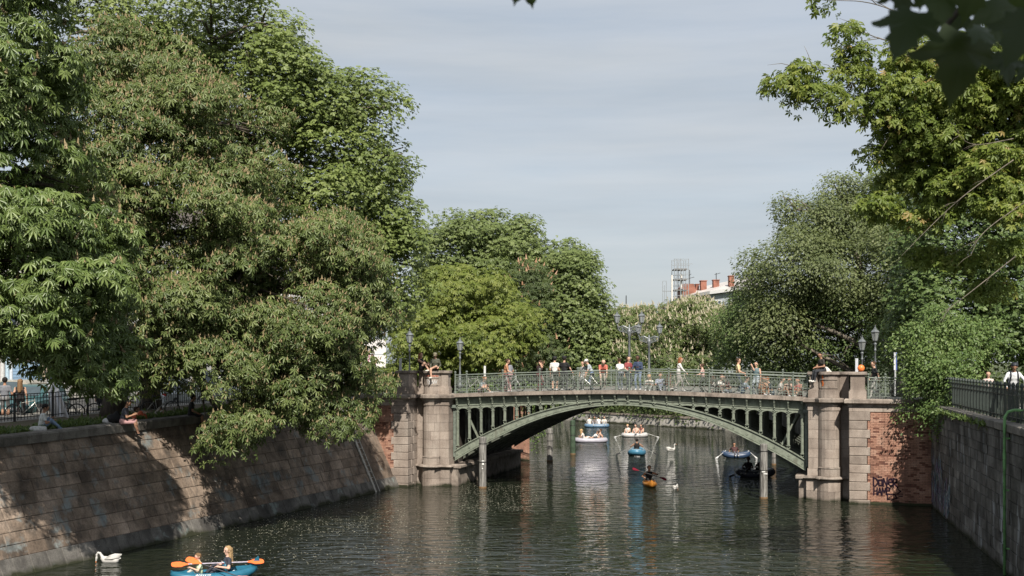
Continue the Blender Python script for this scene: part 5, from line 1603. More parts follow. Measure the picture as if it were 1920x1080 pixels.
# ------------------------------------------------------------------ people on the bridge
UDEG = math.degrees(BRIDGE_ROT)          # facing away from the viewer, square to the bridge
FRONT, BACK, RIGHT, LEFT = UDEG + 180, UDEG, UDEG - 90, UDEG + 90
def onb(px, d, z=None):
    s = s_at(px, d)
    return br(s, d, (zdeck(s) - .03) if z is None else z)
GC = 'people on the iron bridge'
W = (.66, .65, .62)
pl = [
 # px, d, facing, pose, kwargs, label
 (947, 2.2, RIGHT + 20, lean_rail(lean=10), dict(top=(.42, .16, .05), hair='br', sleeve='short', bottom=(.35, .1, .1)), 'person in rust orange top at the railing beside a leaning bicycle'),
 (956, 2.4, LEFT - 30, stand(lean=12, hands=((-.2, .35, .95), (.25, .3, .98))), dict(top=(.22, .23, .26), bottom=(.45, .25, .25), hair='br', style='bob'), 'person in grey vest bending over the handlebar of a bicycle'),
 (900, 2.3, RIGHT, sit_floor(lean=20), dict(top=(.20, .26, .30), bottom=(.48, .27, .24), hair='rd', legs='short'), 'person in slate blue shirt and pink shorts sitting behind the left railing end'),
 (1011, 2.3, RIGHT + 60, stand(lean=8, hands=((-.2, .35, .95), (.06, .17, 1.50))), dict(top=(.05, .03, .03), bottom=(.25, .03, .04), hair='br', skin='l', sleeve='none', style='bob', sc=.93), 'person in black top with a hand raised to the face'),
 (1040, 3.0, BACK + 8, stand(hands=((-.24, .1, .85), (.22, .12, .86))), dict(top=W, bottom=(.04, .04, .04), legs='short', cap=('cap', (.015, .015, .016)), hair='bk', sc=1.03), 'person seen from behind in white shirt and black cap with a strap'),
 (1058, 3.0, BACK - 6, stand(hands=((-.36, .12, .92), (.40, .15, .90))), dict(top=(.018, .018, .02), bottom=(.05, .05, .06), cap=('cap', (.015, .015, .016)), hair='bk', sc=1.03), 'broad person seen from behind in black shirt and black cap'),
 (1093, 2.6, FRONT - 30, stand(), dict(top=(.3, .32, .3), bottom=(.3, .3, .32), hair='br', sc=.86), 'short person whose head just clears the railing right of the broad person in black'),
 (1110, 2.3, LEFT + 15, stand(lean=24, hands=((-.2, .35, .8), (.2, .4, .82))), dict(top=(.36, .42, .46), bottom=(.12, .2, .36), cap=('cap', W), hair='gr', sc=.95), 'person in white cap, pale shirt and blue jeans stooping at the railing'),
 (1130, 2.2, FRONT + 20, bend(lean=38, pelvis=(0, -.1, .9)), dict(top=(.62, .12, .06), bottom=(.35, .3, .25), style='bald', skin='p'), 'bald person in bright orange red shirt bending behind the railing'),
 (1164, 2.4, BACK + 40, stand(lean=14), dict(top=W, bottom=(.1, .12, .16), hair='br', style='bun', sc=.94), 'person in white blouse turned away at the crest of the bridge'),
 (1178, 2.7, FRONT + 50, stand(hands=((-.15, .3, 1.05), (.2, .3, 1.0))), dict(top=(.30, .035, .04), bottom=(.06, .07, .1), hair='br', style='bob', sc=.98), 'person with curly hair in dark red shirt at the crest of the bridge'),
 (1197, 2.6, FRONT - 10, lean_rail(lean=8, hands=((-.12, .3, 1.15), (.18, .36, 1.06))), dict(top=(.035, .06, .13), bottom=(.14, .2, .33), skin='d', hair='bk', sleeve='long', sc=1.02), 'person in navy jacket over white shirt facing the water'),
 (1236, 2.3, FRONT + 30, sit_floor(), dict(top=(.25, .29, .4), bottom=(.28, .32, .42), hair='br'), 'person in pale blue patterned clothes sitting on the deck'),
 (1272, 2.7, RIGHT + 12, walk(lean=8, hands=((-.2, .4, .95), (.2, .4, .95))), dict(top=(.68, .66, .63), bottom=(.4, .36, .34), hair='rd', style='bob', sleeve='long', sc=.98), 'person in white pullover pushing a bicycle to the right'),
 (1218, 2.0, FRONT, sit_floor(), dict(top=(.5, .47, .42), bottom=(.4, .42, .4), hair='bl', style='long', sc=.9), 'small person in cream clothes sitting behind the railing'),
 (1250, 2.1, RIGHT + 40, sit_cross(), dict(top=(.14, .08, .06), bottom=(.5, .45, .42), hair='br', style='long'), 'person in brown top sitting cross legged close to the railing'),
 (1318, 2.3, LEFT, lean_rail(lean=4, pelvis=(0, 0, .86)), dict(top=(.50, .30, .25), bottom=(.03, .03, .03), skin='p', style='bun', hair='br', sc=.85), 'person in dusty pink top and dark trousers beside a railing post'),
 (1334, 2.0, RIGHT + 60, sit_floor(), dict(top=(.55, .5, .46), bottom=(.5, .4, .33), hair='br', style='long', sc=.92), 'person in ivory top sitting right of a railing post'),
 (1351, 2.1, FRONT + 30, sit_floor(), dict(top=(.62, .6, .56), bottom=(.3, .22, .18), skin='p', hair='br'), 'person in white shirt sitting with knees drawn up beside a bicycle'),
 (1367, 2.0, LEFT + 30, sit_cross(), dict(top=(.42, .18, .18), bottom=(.14, .18, .26), hair='bk', style='bob'), 'person in dull red top sitting cross legged under the person in yellow'),
 (1384, 2.9, RIGHT + 8, stand(hands=((-.2, .3, .95), (.22, .28, 1.02))), dict(top=(.62, .48, .20), bottom=(.03, .045, .07), hair='br', skin='l', sc=1.0), 'person in pale yellow shirt looking to the right'),
 (1392, 2.2, RIGHT, sit_floor(lean=18), dict(top=(.2, .26, .32), bottom=(.13, .2, .3), hair='bk', sc=.95), 'person in blue clothes sitting below the yellow shirt'),
 (1418, 1.9, FRONT - 14, stand(pelvis=(0, 0, .90), hands=((-.26, .05, .80), (.1, .18, 1.40))), dict(top=(.10, .17, .19), bottom=(.3, .36, .42), hair='bk', glasses=True, sc=.93, sleeve='none'), 'person with sunglasses in denim dungarees with a hand at the chin'),
 (1429, 1.9, FRONT + 30, sit_floor(), dict(top=(.46, .22, .11), bottom=(.5, .25, .12), hair='br', skin='m', style='bun', legs='short'), 'person in orange clothes sitting beside the denim dungarees'),
 (1448, 2.2, LEFT + 20, sit_floor(lean=20, hands=((-.13, .30, .30), (.13, .35, .34))), dict(top=(.03, .045, .055), bottom=(.14, .2, .3), hair='rd'), 'person in dark top and blue jeans sitting behind the right part of the railing'),
 (1478, 1.95, FRONT + 20, sit_floor(), dict(top=SKIN['l'], bottom=(.3, .05, .04), hair='br', sleeve='none', legs='short'), 'shirtless person sitting near the right stone pier'),
 (1499, 2.1, FRONT - 30, sit_floor(), dict(top=(.42, .10, .08), bottom=(.34, .05, .05), hair='br', sleeve='none', legs='short'), 'person in red sitting in the last bay before the right stone pier'),
 (1460, 2.1, RIGHT, sit_cross(), dict(top=(.5, .47, .43), bottom=(.45, .43, .38), hair='bk'), 'person in off white clothes sitting cross legged between two others'),
]
for px, d, fc, ps, kw, lab in pl:
    person(lab, onb(px, d), fc, ps, group=GC, **kw)

# people on the stone piers
ZP = 6.07
def onpier(px, d): s = s_at(px, d); return br(s, d, ZP)
person('person with long auburn hair in black top sitting on the left stone pier', onpier(790, 1.05), RIGHT - 8,
       sit_floor(lean=-4, hands=((-.12, .40, .30), (.15, .46, .32)), feet=((-.1, .62, .06), (.12, .50, .06))), top=(.015, .015, .017), bottom=(.015, .015, .017), hair='rd', style='long', sleeve='none', legs='mini', shoe=(.6, .52, .42), h=.022)
person('person in olive jacket and cap on the left stone pier with one bare leg dangling', onpier(816.5, .98), FRONT + 14,
       sit_edge(pelvis=(0, .0, .12), lean=10, hands=((-.2, .25, .18), (.2, .36, .12)), feet=((.3, .36, .04), (.16, .50, -.34)), kp=((-1, .3, .5), (.3, 1, .6)), toe=((1, .3, 0), (.5, 1, 0)), nod=8), top=(.085, .09, .06), bottom=(.02, .02, .02), sleeve='long', legs='mini', shoe=(.7, .66, .6), cap=('cap', (.16, .15, .10)), glasses=True, hair='br', h=.022)
person('person with sunglasses in dark clothes sitting on the right stone pier with legs hanging over', onpier(1544, 1.12), FRONT - 58,
       sit_edge(lean=12, hands=((-.14, .34, .22), (.14, .36, .2)), feet=((-.06, .50, -.42), (.12, .52, -.40)), yaw=30, nod=14), top=(.045, .04, .032), bottom=(.03, .034, .042), skin='m', hair='bk', glasses=True, shoe=(.62, .6, .56), h=.022)
person('person with shaved head leaning close behind the left corner of the right stone pier', onb(1527, 2.2), FRONT + 60, stand(lean=16, pelvis=(0, 0, .86)), top=(.10, .05, .035), bottom=(.04, .04, .05), skin='m', style='bald', sc=.96)
person('person in white shirt stooping behind the seated man on the right stone pier', onpier(1560, 1.9) - Vector((0, 0, .3)), LEFT + 10, recline(lean=42, nod=-10, hands=((-.2, .42, .30), (.2, .44, .30))), top=(.62, .60, .52), bottom=(.42, .38, .30), hair='bk', cap=('cap', (.05, .05, .08)), legs='short')
person('person in dark shirt walking past right of the right stone pier', onb(1641, 2.4, 4.8), LEFT + 20, walk(lean=6), top=(.02, .022, .026), bottom=(.4, .38, .35), hair='br', skin='l', h=.024)
# shoulder straps etc. for the one in the white shirt
# cyclist on the right bank
cyc = at(1899, 700, 38.4)
CYC = person('cyclist in white shirt and dark helmet with backpack straps standing behind the quay railing', (cyc.x, cyc.y, RTOP + .14), 172,
       stand(lean=14, hands=((-.30, .34, .92), (.30, .34, .92)), ep=((-1, -.4, .2), (1, -.4, .2)), yaw=-8, nod=8), top=(.60, .62, .65), bottom=(.05, .06, .08), skin='m', hair='bk', sleeve='long', cap=('helmet', (.03, .034, .045)), sc=1.0, h=.02, glasses=False)
o, K = CYC
for sx in (-1, 1):
    g = MB(); g.tube([K['tor'](sx * .11, -.10, .52), K['tor'](sx * .11, .03, .545), K['tor'](sx * .115, .135, .40), K['tor'](sx * .14, .13, .18), K['tor'](sx * .16, .02, .10)], .022, 6)
    c = bpy.data.objects.new('backpack_strap', g.mesh('backpack_strap', pm((.012, .014, .022), .8))); link(c, o, True)
g = MB(); g.box(K['tor'](0, -.20, .28), (.30, .16, .42)); c = bpy.data.objects.new('backpack', g.mesh('backpack', pm((.02, .022, .03), .8))); bevel(c, .05, 2); link(c, o, True)
pq = at(1853, 700, 44.6)
person('person in pale pink top half hidden by the bush on the right bank', (pq.x, pq.y, RTOP), 160, stand(), top=(.55, .42, .38), bottom=(.5, .2, .08), hair='br', sc=.86)

# ------------------------------------------------------------------ people on the left bank
def vg(px, Y): c = at(px, HOR, Y); return Vector((c.x, c.y, 4.12))
person('person with dark backpack seen from behind at the street fence on the left edge', vg(9, 46.4), 15, stand(hands=((-.2, .25, 1.0), (.22, .2, .95))), top=(.16, .17, .2), bottom=(.20, .2, .2), legs='short', skin='m', hair='bk', sc=1.02, h=.03)
person('person with long fair brown hair in long dark dress standing at the street fence', vg(38, 46.6), 10, stand(hands=((-.24, .15, .9), (.24, .12, .86))), top=(.02, .016, .018), bottom=(.02, .016, .018), hair='db', style='long', sleeve='none', sc=.98, h=.03)
person('person in white T-shirt and jeans sitting on the verge near the coping at left', vg(77, 39.6) + Vector((0, 0, .03)), -62, sit_floor(lean=10, hands=((-.1, .34, .42), (.14, .36, .36)), nod=20, feet=((-.15, .55, .08), (.15, .62, .08))), top=(.62, .64, .62), bottom=(.16, .26, .42), skin='m', hair='bk', h=.022)
sw = lw(8.0, LR * ltop(8.0) + .10, ltop(8.0))
person('person in patterned shirt and pink shorts sitting on the embankment coping with legs dangling', at(229, 700, 41.9).xy.to_3d() + Vector((0, 0, 4.26)), -80, sit_edge(lean=14, hands=((-.1, .40, .36), (.12, .42, .34)), feet=((-.12, .52, -.30), (.12, .60, -.34)), nod=25), top=(.07, .075, .10), bottom=(.42, .20, .20), legs='short', skin='m', hair='bk', style='bun', shoe=(.02, .02, .02), h=.022)
person('person in beige shorts lying on the grass under the chestnut trunks', vg(287, 46.6) + Vector((0, 0, .05)), -75, recline(lean=-66, hands=((-.16, -.3, .3), (.16, -.3, .3)), feet=((-.12, .46, .08), (.14, .70, .08))), top=(.32, .22, .15), bottom=(.36, .33, .27), legs='short', skin='l', hair='br', h=.026)
person('person in dark clothes sitting on the coping in the shade of the low chestnut branches', at(356, 700, 46.2).xy.to_3d() + Vector((0, 0, 4.30)), -70, sit_edge(), top=(.018, .018, .02), bottom=(.02, .02, .024), legs='short', skin='m', hair='bk')
person('person standing astride a bicycle behind the chestnut trunk', vg(97 + 88, 49.5), -30, stand(), top=(.02, .02, .025), bottom=(.02, .022, .03), hair='bk', skin='m', h=.03)
person('person in pale hat walking past the silver car on the left street', vg(297, 55.8), -90, walk(), top=(.32, .12, .1), bottom=(.1, .1, .12), hair='br', cap=('sunhat', (.5, .38, .28)), h=.03)

# bags and cloth on the bank
def bag(name, label, loc, col, sz, rz=0.3, cat='bag'):
    caps = [((-sz[0] * .35, 0, sz[2] * .4), (sz[0] * .35, 0, sz[2] * .4), sz[1] * .5, sz[1] * .46), ((0, 0, sz[2] * .4), (sz[0] * .1, 0, sz[2] * .75), sz[1] * .42, sz[1] * .3)]
    V, F = implicit(caps, .03, .05)
    V = V + (gapnoise(V, 22, 1) * .012)[:, None]
    me = bpy.data.meshes.new(name); me.from_pydata([tuple(v) for v in V], [], [tuple(f) for f in F]); me.materials.append(pm(col, .8, 0, .15))
    me.polygons.foreach_set('use_smooth', [True] * len(me.polygons))
    o = add(name, me, None, False, loc, rz); tag(o, label, cat)
bag('cloth_bag', 'white cloth bag lying by the seated person in white T-shirt', vg(72, 38.9) + Vector((0, 0, .04)), (.55, .55, .54), (.5, .24, .2))
bag('backpack', 'black backpack beside the person in pink shorts', at(215, 700, 41.9).xy.to_3d() + Vector((-.1, .4, 4.24)), (.015, .015, .017), (.4, .36, .5))
bag('plastic_bag', 'crumpled white plastic bag left of the black backpack', at(204, 700, 41.9).xy.to_3d() + Vector((-.1, .35, 4.24)), (.6, .6, .6), (.36, .24, .26))
bag('shoulder_bag', 'red orange bag on the grass under the chestnut trunks', vg(262, 44.5) + Vector((0, 0, .04)), (.55, .12, .06), (.42, .34, .5))

# ------------------------------------------------------------------ bicycles
def bicycle():
    root = thing('bicycle', 'x', 'bicycle')
    fm = M_DARKMETAL
    def wheel(x):
        g = MB(); g.ring((x, 0, .34), .32, .02, (1, 0, 0), (0, 0, 1), 18, 5)
        w = g.build('wheel', M_BLACK, root, True)
        g = MB(); g.ring((x, 0, .34), .295, .01, (1, 0, 0), (0, 0, 1), 18, 4); g.build('rim', pm((.45, .45, .45), .35, .8), w, True)
        g = MB()
        for i in range(12):
            a = i * math.pi / 6
            g.bar((x, 0, .34), (x + .29 * math.cos(a), 0, .34 + .29 * math.sin(a)), .004)
        g.tube([(x, -.05, .34), (x, .05, .34)], .025, 6)
        g.build('spokes', pm((.4, .4, .4), .35, .8), w, True)
    wheel(-.52); wheel(.52)
    g = MB()
    for a, b2, r in (((-.13, 0, .30), (-.22, 0, .80), .016), ((-.13, 0, .30), (.33, 0, .72), .019), ((-.21, 0, .72), (.31, 0, .80), .016), ((.33, 0, .70), (.30, 0, .90), .018)):
        g.tube([a, b2], r, 6)
    for sy in (-.05, .05):
        g.tube([(-.13, sy * .6, .30), (-.52, sy, .34)], .009, 5); g.tube([(-.21, sy * .5, .72), (-.52, sy, .34)], .008, 5); g.tube([(.33, sy * .7, .68), (.44, sy, .46), (.52, sy, .34)], .011, 5)
    fr = g.build('frame', fm, root, True)
    g = MB(); g.tube([(-.14, 0, .84), (-.22, 0, .85), (-.34, 0, .86)], [.02, .045, .075], 7); g.tube([(-.22, 0, .78), (-.225, 0, .85)], .012, 5); g.build('saddle', M_BLACK, root, True)
    g = MB(); g.tube([(.22, -.28, .98), (.30, -.18, 1.0), (.31, 0, .96), (.30, .18, 1.0), (.22, .28, .98)], .012, 5); g.tube([(.305, 0, .88), (.31, 0, .97)], .013, 5); g.build('handlebar', M_DARKMETAL, root, True)
    g = MB(); g.ring((-.13, .04, .30), .085, .01, (1, 0, 0), (0, 0, 1), 12, 4); g.bar((-.13, .05, .30), (-.03, .06, .17), .016); g.bar((-.13, -.05, .30), (-.23, -.06, .43), .016); g.build('crank', M_DARKMETAL, root, True)
    return root
BK = bicycle()
bspots = [
 (885, 2.0, 8, (.45, .45, .42), 'white framed bicycle lying against the railing at the left end of the bridge'),
 (957, 1.9, 0, (.5, .5, .5), 'pale bicycle under the two people at the railing'),
 (1025, 1.75, -4, (.42, .40, .38), 'silver bicycle leaning on the railing below the person in white shirt'),
 (1050, 2.05, 6, (.05, .05, .05), 'black bicycle parked below the broad person in black'),
 (1082, 1.8, 0, (.42, .42, .42), 'light grey bicycle next to the railing post in the middle left'),
 (1102, 2.1, 176, (.5, .5, .48), 'white bicycle in front of the blue jeans'),
 (1272, 2.2, 0, (.5, .46, .4), 'cream bicycle pushed by the person in white pullover'),
 (1352, 1.75, 4, (.1, .1, .1), 'dark bicycle lying low beside the seated person with drawn up knees'),
]
for i, (px, d, dr, col, lab) in enumerate(bspots):
    loc = onb(px, d) + Vector((0, 0, .02)); rz = BRIDGE_ROT + R(dr)
    if i == 0:
        BK.matrix_basis = Matrix.Translation(loc) @ Matrix.Rotation(rz, 4, 'Z'); o = BK
    else: o = copy_tree(BK, loc, rz)
    o['label'] = lab; o['group'] = 'bicycles on the bridge'
    for ch in o.children if i else CHILD[BK.name]:
        if ch.name.startswith('frame'):
            ch.material_slots[0].link = 'OBJECT'; ch.material_slots[0].material = pm(col, .35, .2, .08)
for px, Y, rz, lab in ((152, 47.2, 20, 'dark bicycle leaning at the street fence between the tarpaulin and the chestnut trunk'), (300, 49.6, 30, 'dark bicycle against the street fence right of the chestnut trunks'), (50, 46.3, 40, 'bicycle leaning on the street fence beside the long dark dress'), (118, 46.7, 200, 'bicycle behind the silver tarpaulin')):
    o = copy_tree(BK, vg(px, Y) + Vector((0, 0, .04)), R(rz)); o['label'] = lab; o['group'] = 'bicycles at the street fence'
c_ = at(1903, 700, 37.9)
o = copy_tree(BK, Vector((c_.x, c_.y, RTOP + .04)), R(-100)); o['label'] = 'bicycle held by the cyclist in white shirt behind the quay railing'; o['group'] = 'bicycle of the cyclist'
# ------------------------------------------------------------------ boats
def stadium(L, Wd, n=28, pw=2.6, rise=0.0, pts_out=None):
    out = []
    for i in range(n):
        a = 2 * math.pi * i / n
        c, s = math.cos(a), math.sin(a)
        x = math.copysign(abs(c) ** (2 / pw), c) * L / 2; y = math.copysign(abs(s) ** (2 / pw), s) * Wd / 2
        out.append(Vector((x, y, rise * (abs(2 * x / L) ** 3))))
    return out
def dinghy(label, loc, rz, L, Wd, r, col, col2, group='inflatable boats', seat=True, rise=.12):
    root = thing('inflatable_boat', label, 'boat', loc, rz, group)
    g = MB(); p = stadium(L - 2 * r, Wd - 2 * r, 26, 2.8, rise)
    g.tube([q + Vector((0, 0, r * .72)) for q in p], r, 10, closed=True)
    g.build('hull_tube', pm(col, .38, 0, .08, 5, 0, 'vinyl', .5), root, True, smooth=True)
    g = MB(); p2 = [(q.x, q.y) for q in stadium(L - 2 * r, Wd - 2 * r, 26, 2.8)]
    g.prism(p2, .03, .09); g.build('floor', pm(col2, .5), root, True)
    g = MB()
    g.tube([q * 1.0 + Vector((0, 0, r * 1.62)) for q in [Vector((v.x * (1 + r / L), v.y * (1 + r / Wd), v.z)) for v in p]], .014, 5, closed=True)
    g.build('grab_rope', pm((.55, .55, .52), .7), root, True)
    if seat:
        g = MB(); g.tube([(-L * .12, -Wd / 2 + r, r * .9), (-L * .12, Wd / 2 - r, r * .9)], .11, 8); g.build('seat', pm(col2, .45), root, True, smooth=True)
    return root
def oar(label, a, b, bladecol=(.02, .02, .02), name='oar', both=False, shaft=(.05, .05, .05), bl=.38, bw=.12, group=None):
    a, b = Vector(a), Vector(b)
    root = thing(name, label, name, a.lerp(b, .5), 0, group)
    g = MB(); g.tube([a, b], .016, 6); g.build('shaft', pm(shaft, .4), root)
    for q, s in (((b, 1),) + (((a, -1),) if both else ())):
        d = (b - a).normalized() * s
        side = d.cross(Vector((0, -.55, .83))).normalized(); up = side.cross(d)
        prof = [(-.03, .02), (.08, .05), (.2, bw * .5), (bl * .75, bw * .5), (bl * .95, bw * .38), (bl, bw * .15)]
        vs = []
        for t, w in prof:
            c = q + d * t
            vs += [c - side * w - up * .008, c + side * w - up * .008, c + side * w + up * .008, c - side * w + up * .008]
        n = len(prof); fs = [(3, 2, 1, 0), tuple(range(4 * n - 4, 4 * n))]
        for i in range(n - 1):
            for j in range(4): fs.append((4 * i + j, 4 * i + (j + 1) % 4, 4 * i + 4 + (j + 1) % 4, 4 * i + 4 + j))
        g = MB(); g.raw(vs, fs); g.build('blade', pm(bladecol, .35, 0, .08), root, smooth=False)
    return root
GP = 'people in the inflatable boats'
# --- near blue kayak
K0 = gp(402, 1092)
kang = R(24)
def kl(x, y, z): return K0 + Vector((x * math.cos(kang) - y * math.sin(kang), x * math.sin(kang) + y * math.cos(kang), z))
def kayak_near():
    root = thing('inflatable_kayak', 'teal blue inflatable kayak with a woman and a child at the bottom edge', 'kayak', K0, kang)
    teal = pm((.02, .125, .20), .32, 0, .1, 4, 0, 'vinyl', .5)
    for sy in (-1, 1):
        g = MB(); n = 14; pts = []; rad = []
        for i in range(n + 1):
            u = -1 + 2 * i / n
            pts.append((u * 1.22, sy * .33 * (1 - abs(u) ** 2.6 * .95), .19 + .16 * abs(u) ** 3)); rad.append(.155 * (1 - .45 * abs(u) ** 6))
        g.tube(pts, rad, 10)
        g.build('side_tube', teal, root, True, smooth=True)
    g = MB(); g.prism([(x * 1.0, y) for x, y in ((-1.15, 0), (-.7, -.28), (.7, -.28), (1.15, 0), (.7, .28), (-.7, .28))], .03, .12); g.build('floor', pm((.012, .02, .03), .5), root, True)
    for sx in (-1, 1):
        g = MB()
        vs = [(sx * .62, -.32, .36), (sx * .62, .32, .36), (sx * 1.26, .03, .44), (sx * 1.26, -.03, .44), (sx * .62, 0, .44), (sx * .62, -.32, .30), (sx * .62, .32, .30), (sx * 1.22, 0, .3)]
        g.raw(vs, [(0, 4, 2, 3), (4, 1, 2), (0, 3, 7, 5), (1, 6, 7, 2), (0, 5, 6, 1), (0, 1, 4), (2, 7, 3)])
        g.build('spray_deck', teal, root, True)
    g = MB(); g.prism([(1.16, -.02), (1.36, -.02), (1.36, .02), (1.16, .02)], .40, .47); g.raw([(1.0, -.03, .42), (1.38, -.03, .42), (1.30, -.03, .70), (1.0, .03, .42), (1.38, .03, .42), (1.30, .03, .70)], [(0, 1, 2), (3, 5, 4), (0, 2, 5, 3), (1, 4, 5, 2)])
    g.build('stern_fin', teal, root, True)
    g = MB(); g.ball((.30, 0, .42), .22, 10, 6, 0, (.35, 1, 1)); g.build('backrest', pm((.014, .12, .19), .4), root, True, smooth=True)
    # small white emblem and lettering strip on the near tube
    g = MB()
    def tubept(x, a):
        u = x / 1.22; y = -.33 * (1 - abs(u) ** 2.6 * .95); r = .155 * (1 - .45 * abs(u) ** 6) + .006
        return Vector((x, y - r * math.cos(a), .19 + .16 * abs(u) ** 3 + r * math.sin(a)))
    def stroke(g, pts, w, f):
        for (x0, a0), (x1, a1) in zip(pts[:-1], pts[1:]):
            d = Vector((x1 - x0, (a1 - a0) * .155)); d.normalize(); nx = Vector((-d.y, d.x)) * w / 2
            q = [(x0 + nx.x, a0 + nx.y / .155), (x0 - nx.x, a0 - nx.y / .155), (x1 - nx.x, a1 - nx.y / .155), (x1 + nx.x, a1 + nx.y / .155)]
            g.raw([f(*c) for c in q], [(0, 1, 2, 3)])
    x = -.50
    stroke(g, [(x - .10, .75), (x - .04, 1.0), (x - .03, .6), (x - .10, .8)], .02, tubept)
    glyphs = {'S': [(1, 1), (.2, .9), (.2, .6), (.9, .45), (.9, .1), (0, 0)], 'e': [(0, .35), (.9, .4), (.8, .65), (.2, .6), (.1, .15), (.9, .05)], 'v': [(0, .65), (.45, 0), (.9, .65)], 'y': [(0, .65), (.45, .1), (.9, .65), (.3, -.3)], 'l': [(.4, 1), (.4, 0)], 'o': [(.1, .1), (.1, .6), (.8, .6), (.8, .1), (.1, .1)], 'r': [(.1, 0), (.1, .6), (.8, .6)]}
    for ch in 'Sevylor':
        stroke(g, [(x + u * .034, .72 + v * .42) for u, v in glyphs[ch]], .013, tubept); x += .052
    g.build('lettering', M_WHITE, root, True)
    return root
kayak_near()
hk = math.degrees(kang)
wk, Kw = person('woman with blond hair in navy T-shirt paddling at the back of the teal kayak', kl(.34, 0, .10), hk + 100, sit_boat(lean=-6, hands=((-.26, .28, .40), (.30, .26, .36)), yaw=6, nod=8, twist=-6, feet=((-.16, .62, .12), (.16, .62, .12))),
       top=(.035, .04, .06), bottom=(.03, .033, .05), hair='sb', style='long', glasses=True, skin='p', h=.016)
g = MB()
for zz, wd, cc in ((.36, .16, 0), (.325, .15, 1), (.29, .13, 0)):
    pts = [Kw['tor'](x, .127 - abs(x) * .05 + .012 * (zz > .3), zz) for x in (-wd, -wd / 2, 0, wd / 2, wd)]
    g.tube(pts, .010, 4, mi=cc)
c = bpy.data.objects.new('shirt_print', g.mesh('shirt_print', [M_WHITE, pm((.45, .06, .05), .6)])); link(c, wk, True)
person('child with light brown hair in pale green T-shirt at the front of the teal kayak', kl(-.42, 0, .14), hk + 96, sit_boat(lean=4, hands=((-.2, .36, .46), (.30, .22, .22)), nod=18, feet=((-.12, .66, .14), (.12, .66, .14))),
       top=(.50, .62, .36), bottom=(.45, .42, .35), hair='db', skin='p', sc=.80, h=.019)
oar('double bladed paddle with orange blades held by the woman in the teal kayak', kl(-.78, -.12, .62), kl(.98, -.05, .55), (.85, .17, .045), 'paddle', True, (.55, .5, .6), .48, .23)
oar('dark shafted paddle with orange blades held by the child across the teal kayak', kl(.55, -.85, .28), kl(-.42, -.18, .62), (.85, .17, .045), 'paddle', True, (.04, .04, .05), .48, .23)
# --- orange kayak
c = gp(1218, 910)
def kayak_orange(c):
    root = thing('kayak', 'small amber orange kayak heading towards the viewer under the bridge', 'kayak', c, R(-92))
    g = MB(); n = 14; m = 10; vs = []; fs = []
    for i in range(n + 1):
        u = -1 + 2 * i / n
        w = .37 * (1 - abs(u) ** 2.4) ** .75 + .012; top = .26 + .16 * abs(u) ** 3; bot = .0 + .14 * abs(u) ** 4 - .06
        for j in range(m):
            a = 2 * math.pi * j / m
            vs.append((u * 1.5, w * math.cos(a), (top + bot) / 2 + (top - bot) / 2 * math.sin(a)))
    for i in range(n):
        for j in range(m): fs.append((i * m + j, i * m + (j + 1) % m, (i + 1) * m + (j + 1) % m, (i + 1) * m + j))
    fs += [tuple(range(m - 1, -1, -1)), tuple(range(n * m, n * m + m))]
    g.raw(vs, fs); g.build('hull', pm((.42, .17, .03), .3, 0, .15, 4, 0, 'vinyl', .5), root, True, smooth=True)
    g = MB(); g.tube([Vector((q.x, q.y, .27)) for q in stadium(1.0, .52, 18, 2.4)], .03, 6, closed=True); g.build('cockpit_rim', pm((.12, .05, .02), .5), root, True)
    g = MB(); g.tube([(.45, 0, .285), (.9, 0, .33), (1.3, 0, .40)], [.02, .02, .015], 5); g.build('deck_stripe', pm((.65, .34, .06), .4), root, True)
    return root
kayak_orange(c)
person('paddler in black sleeveless vest in the amber orange kayak', c + Vector((0, .25, .08)), 180, sit_boat(lean=2, hands=((-.34, .34, .52), (.32, .34, .36)), feet=((-.1, .8, .1), (.1, .8, .1))), top=(.014, .014, .016), bottom=(.02, .02, .02), skin='m', hair='bk', style='short', sleeve='none', group=GP)
oar('paddle with dark red blades held by the amber kayak paddler', c + Vector((.55, -.15, .42)), c + Vector((-.60, -.15, .80)), (.16, .015, .03), 'paddle', True, (.03, .03, .03), .34, .2)
# --- single rower in a blue dinghy
c = gp(1194, 853)
dinghy('light blue dinghy with a lone rower seen from behind', c, R(80), 2.3, 1.28, .22, (.05, .17, .27), (.04, .12, .19))
person('lone rower in black vest seen from behind in the light blue dinghy', c + Vector((0, -.05, .2)), -4, sit_boat(lean=2, hands=((-.42, .34, .36), (.42, .34, .36))), top=(.014, .014, .015), bottom=(.02, .02, .02), skin='m', hair='bk', sleeve='none', group=GP)
oar('left oar of the light blue dinghy', c + Vector((-.45, .2, .5)), c + Vector((-1.15, .0, .16)), group='oars of the light blue dinghy')
oar('right oar of the light blue dinghy', c + Vector((.45, .2, .5)), c + Vector((1.15, .0, .16)), group='oars of the light blue dinghy')
# --- long pale boat
c = gp(1108, 829)
dinghy('long lilac grey inflatable boat with sunbathers left of the light blue dinghy', c, R(3), 2.75, 1.3, .2, (.36, .35, .41), (.25, .27, .33), rise=.03)
person('person with blond hair reclining at the left end of the lilac grey boat', c + Vector((-.55, 0, .15)), -80, recline(lean=-20), top=(.6, .55, .5), bottom=(.5, .48, .46), hair='bl', style='long', legs='short', group=GP, h=.035)
person('bare shouldered person reclining at the right end of the lilac grey boat', c + Vector((.62, 0, .15)), 80, recline(lean=-15), top=SKIN['p'], bottom=(.05, .05, .06), hair='br', sleeve='none', legs='short', group=GP, h=.035)
person('person in white shirt lying in the middle of the lilac grey boat', c + Vector((.1, .15, .15)), 90, recline(lean=-45), top=(.6, .6, .6), bottom=(.4, .42, .45), hair='br', legs='short', group=GP, h=.035)
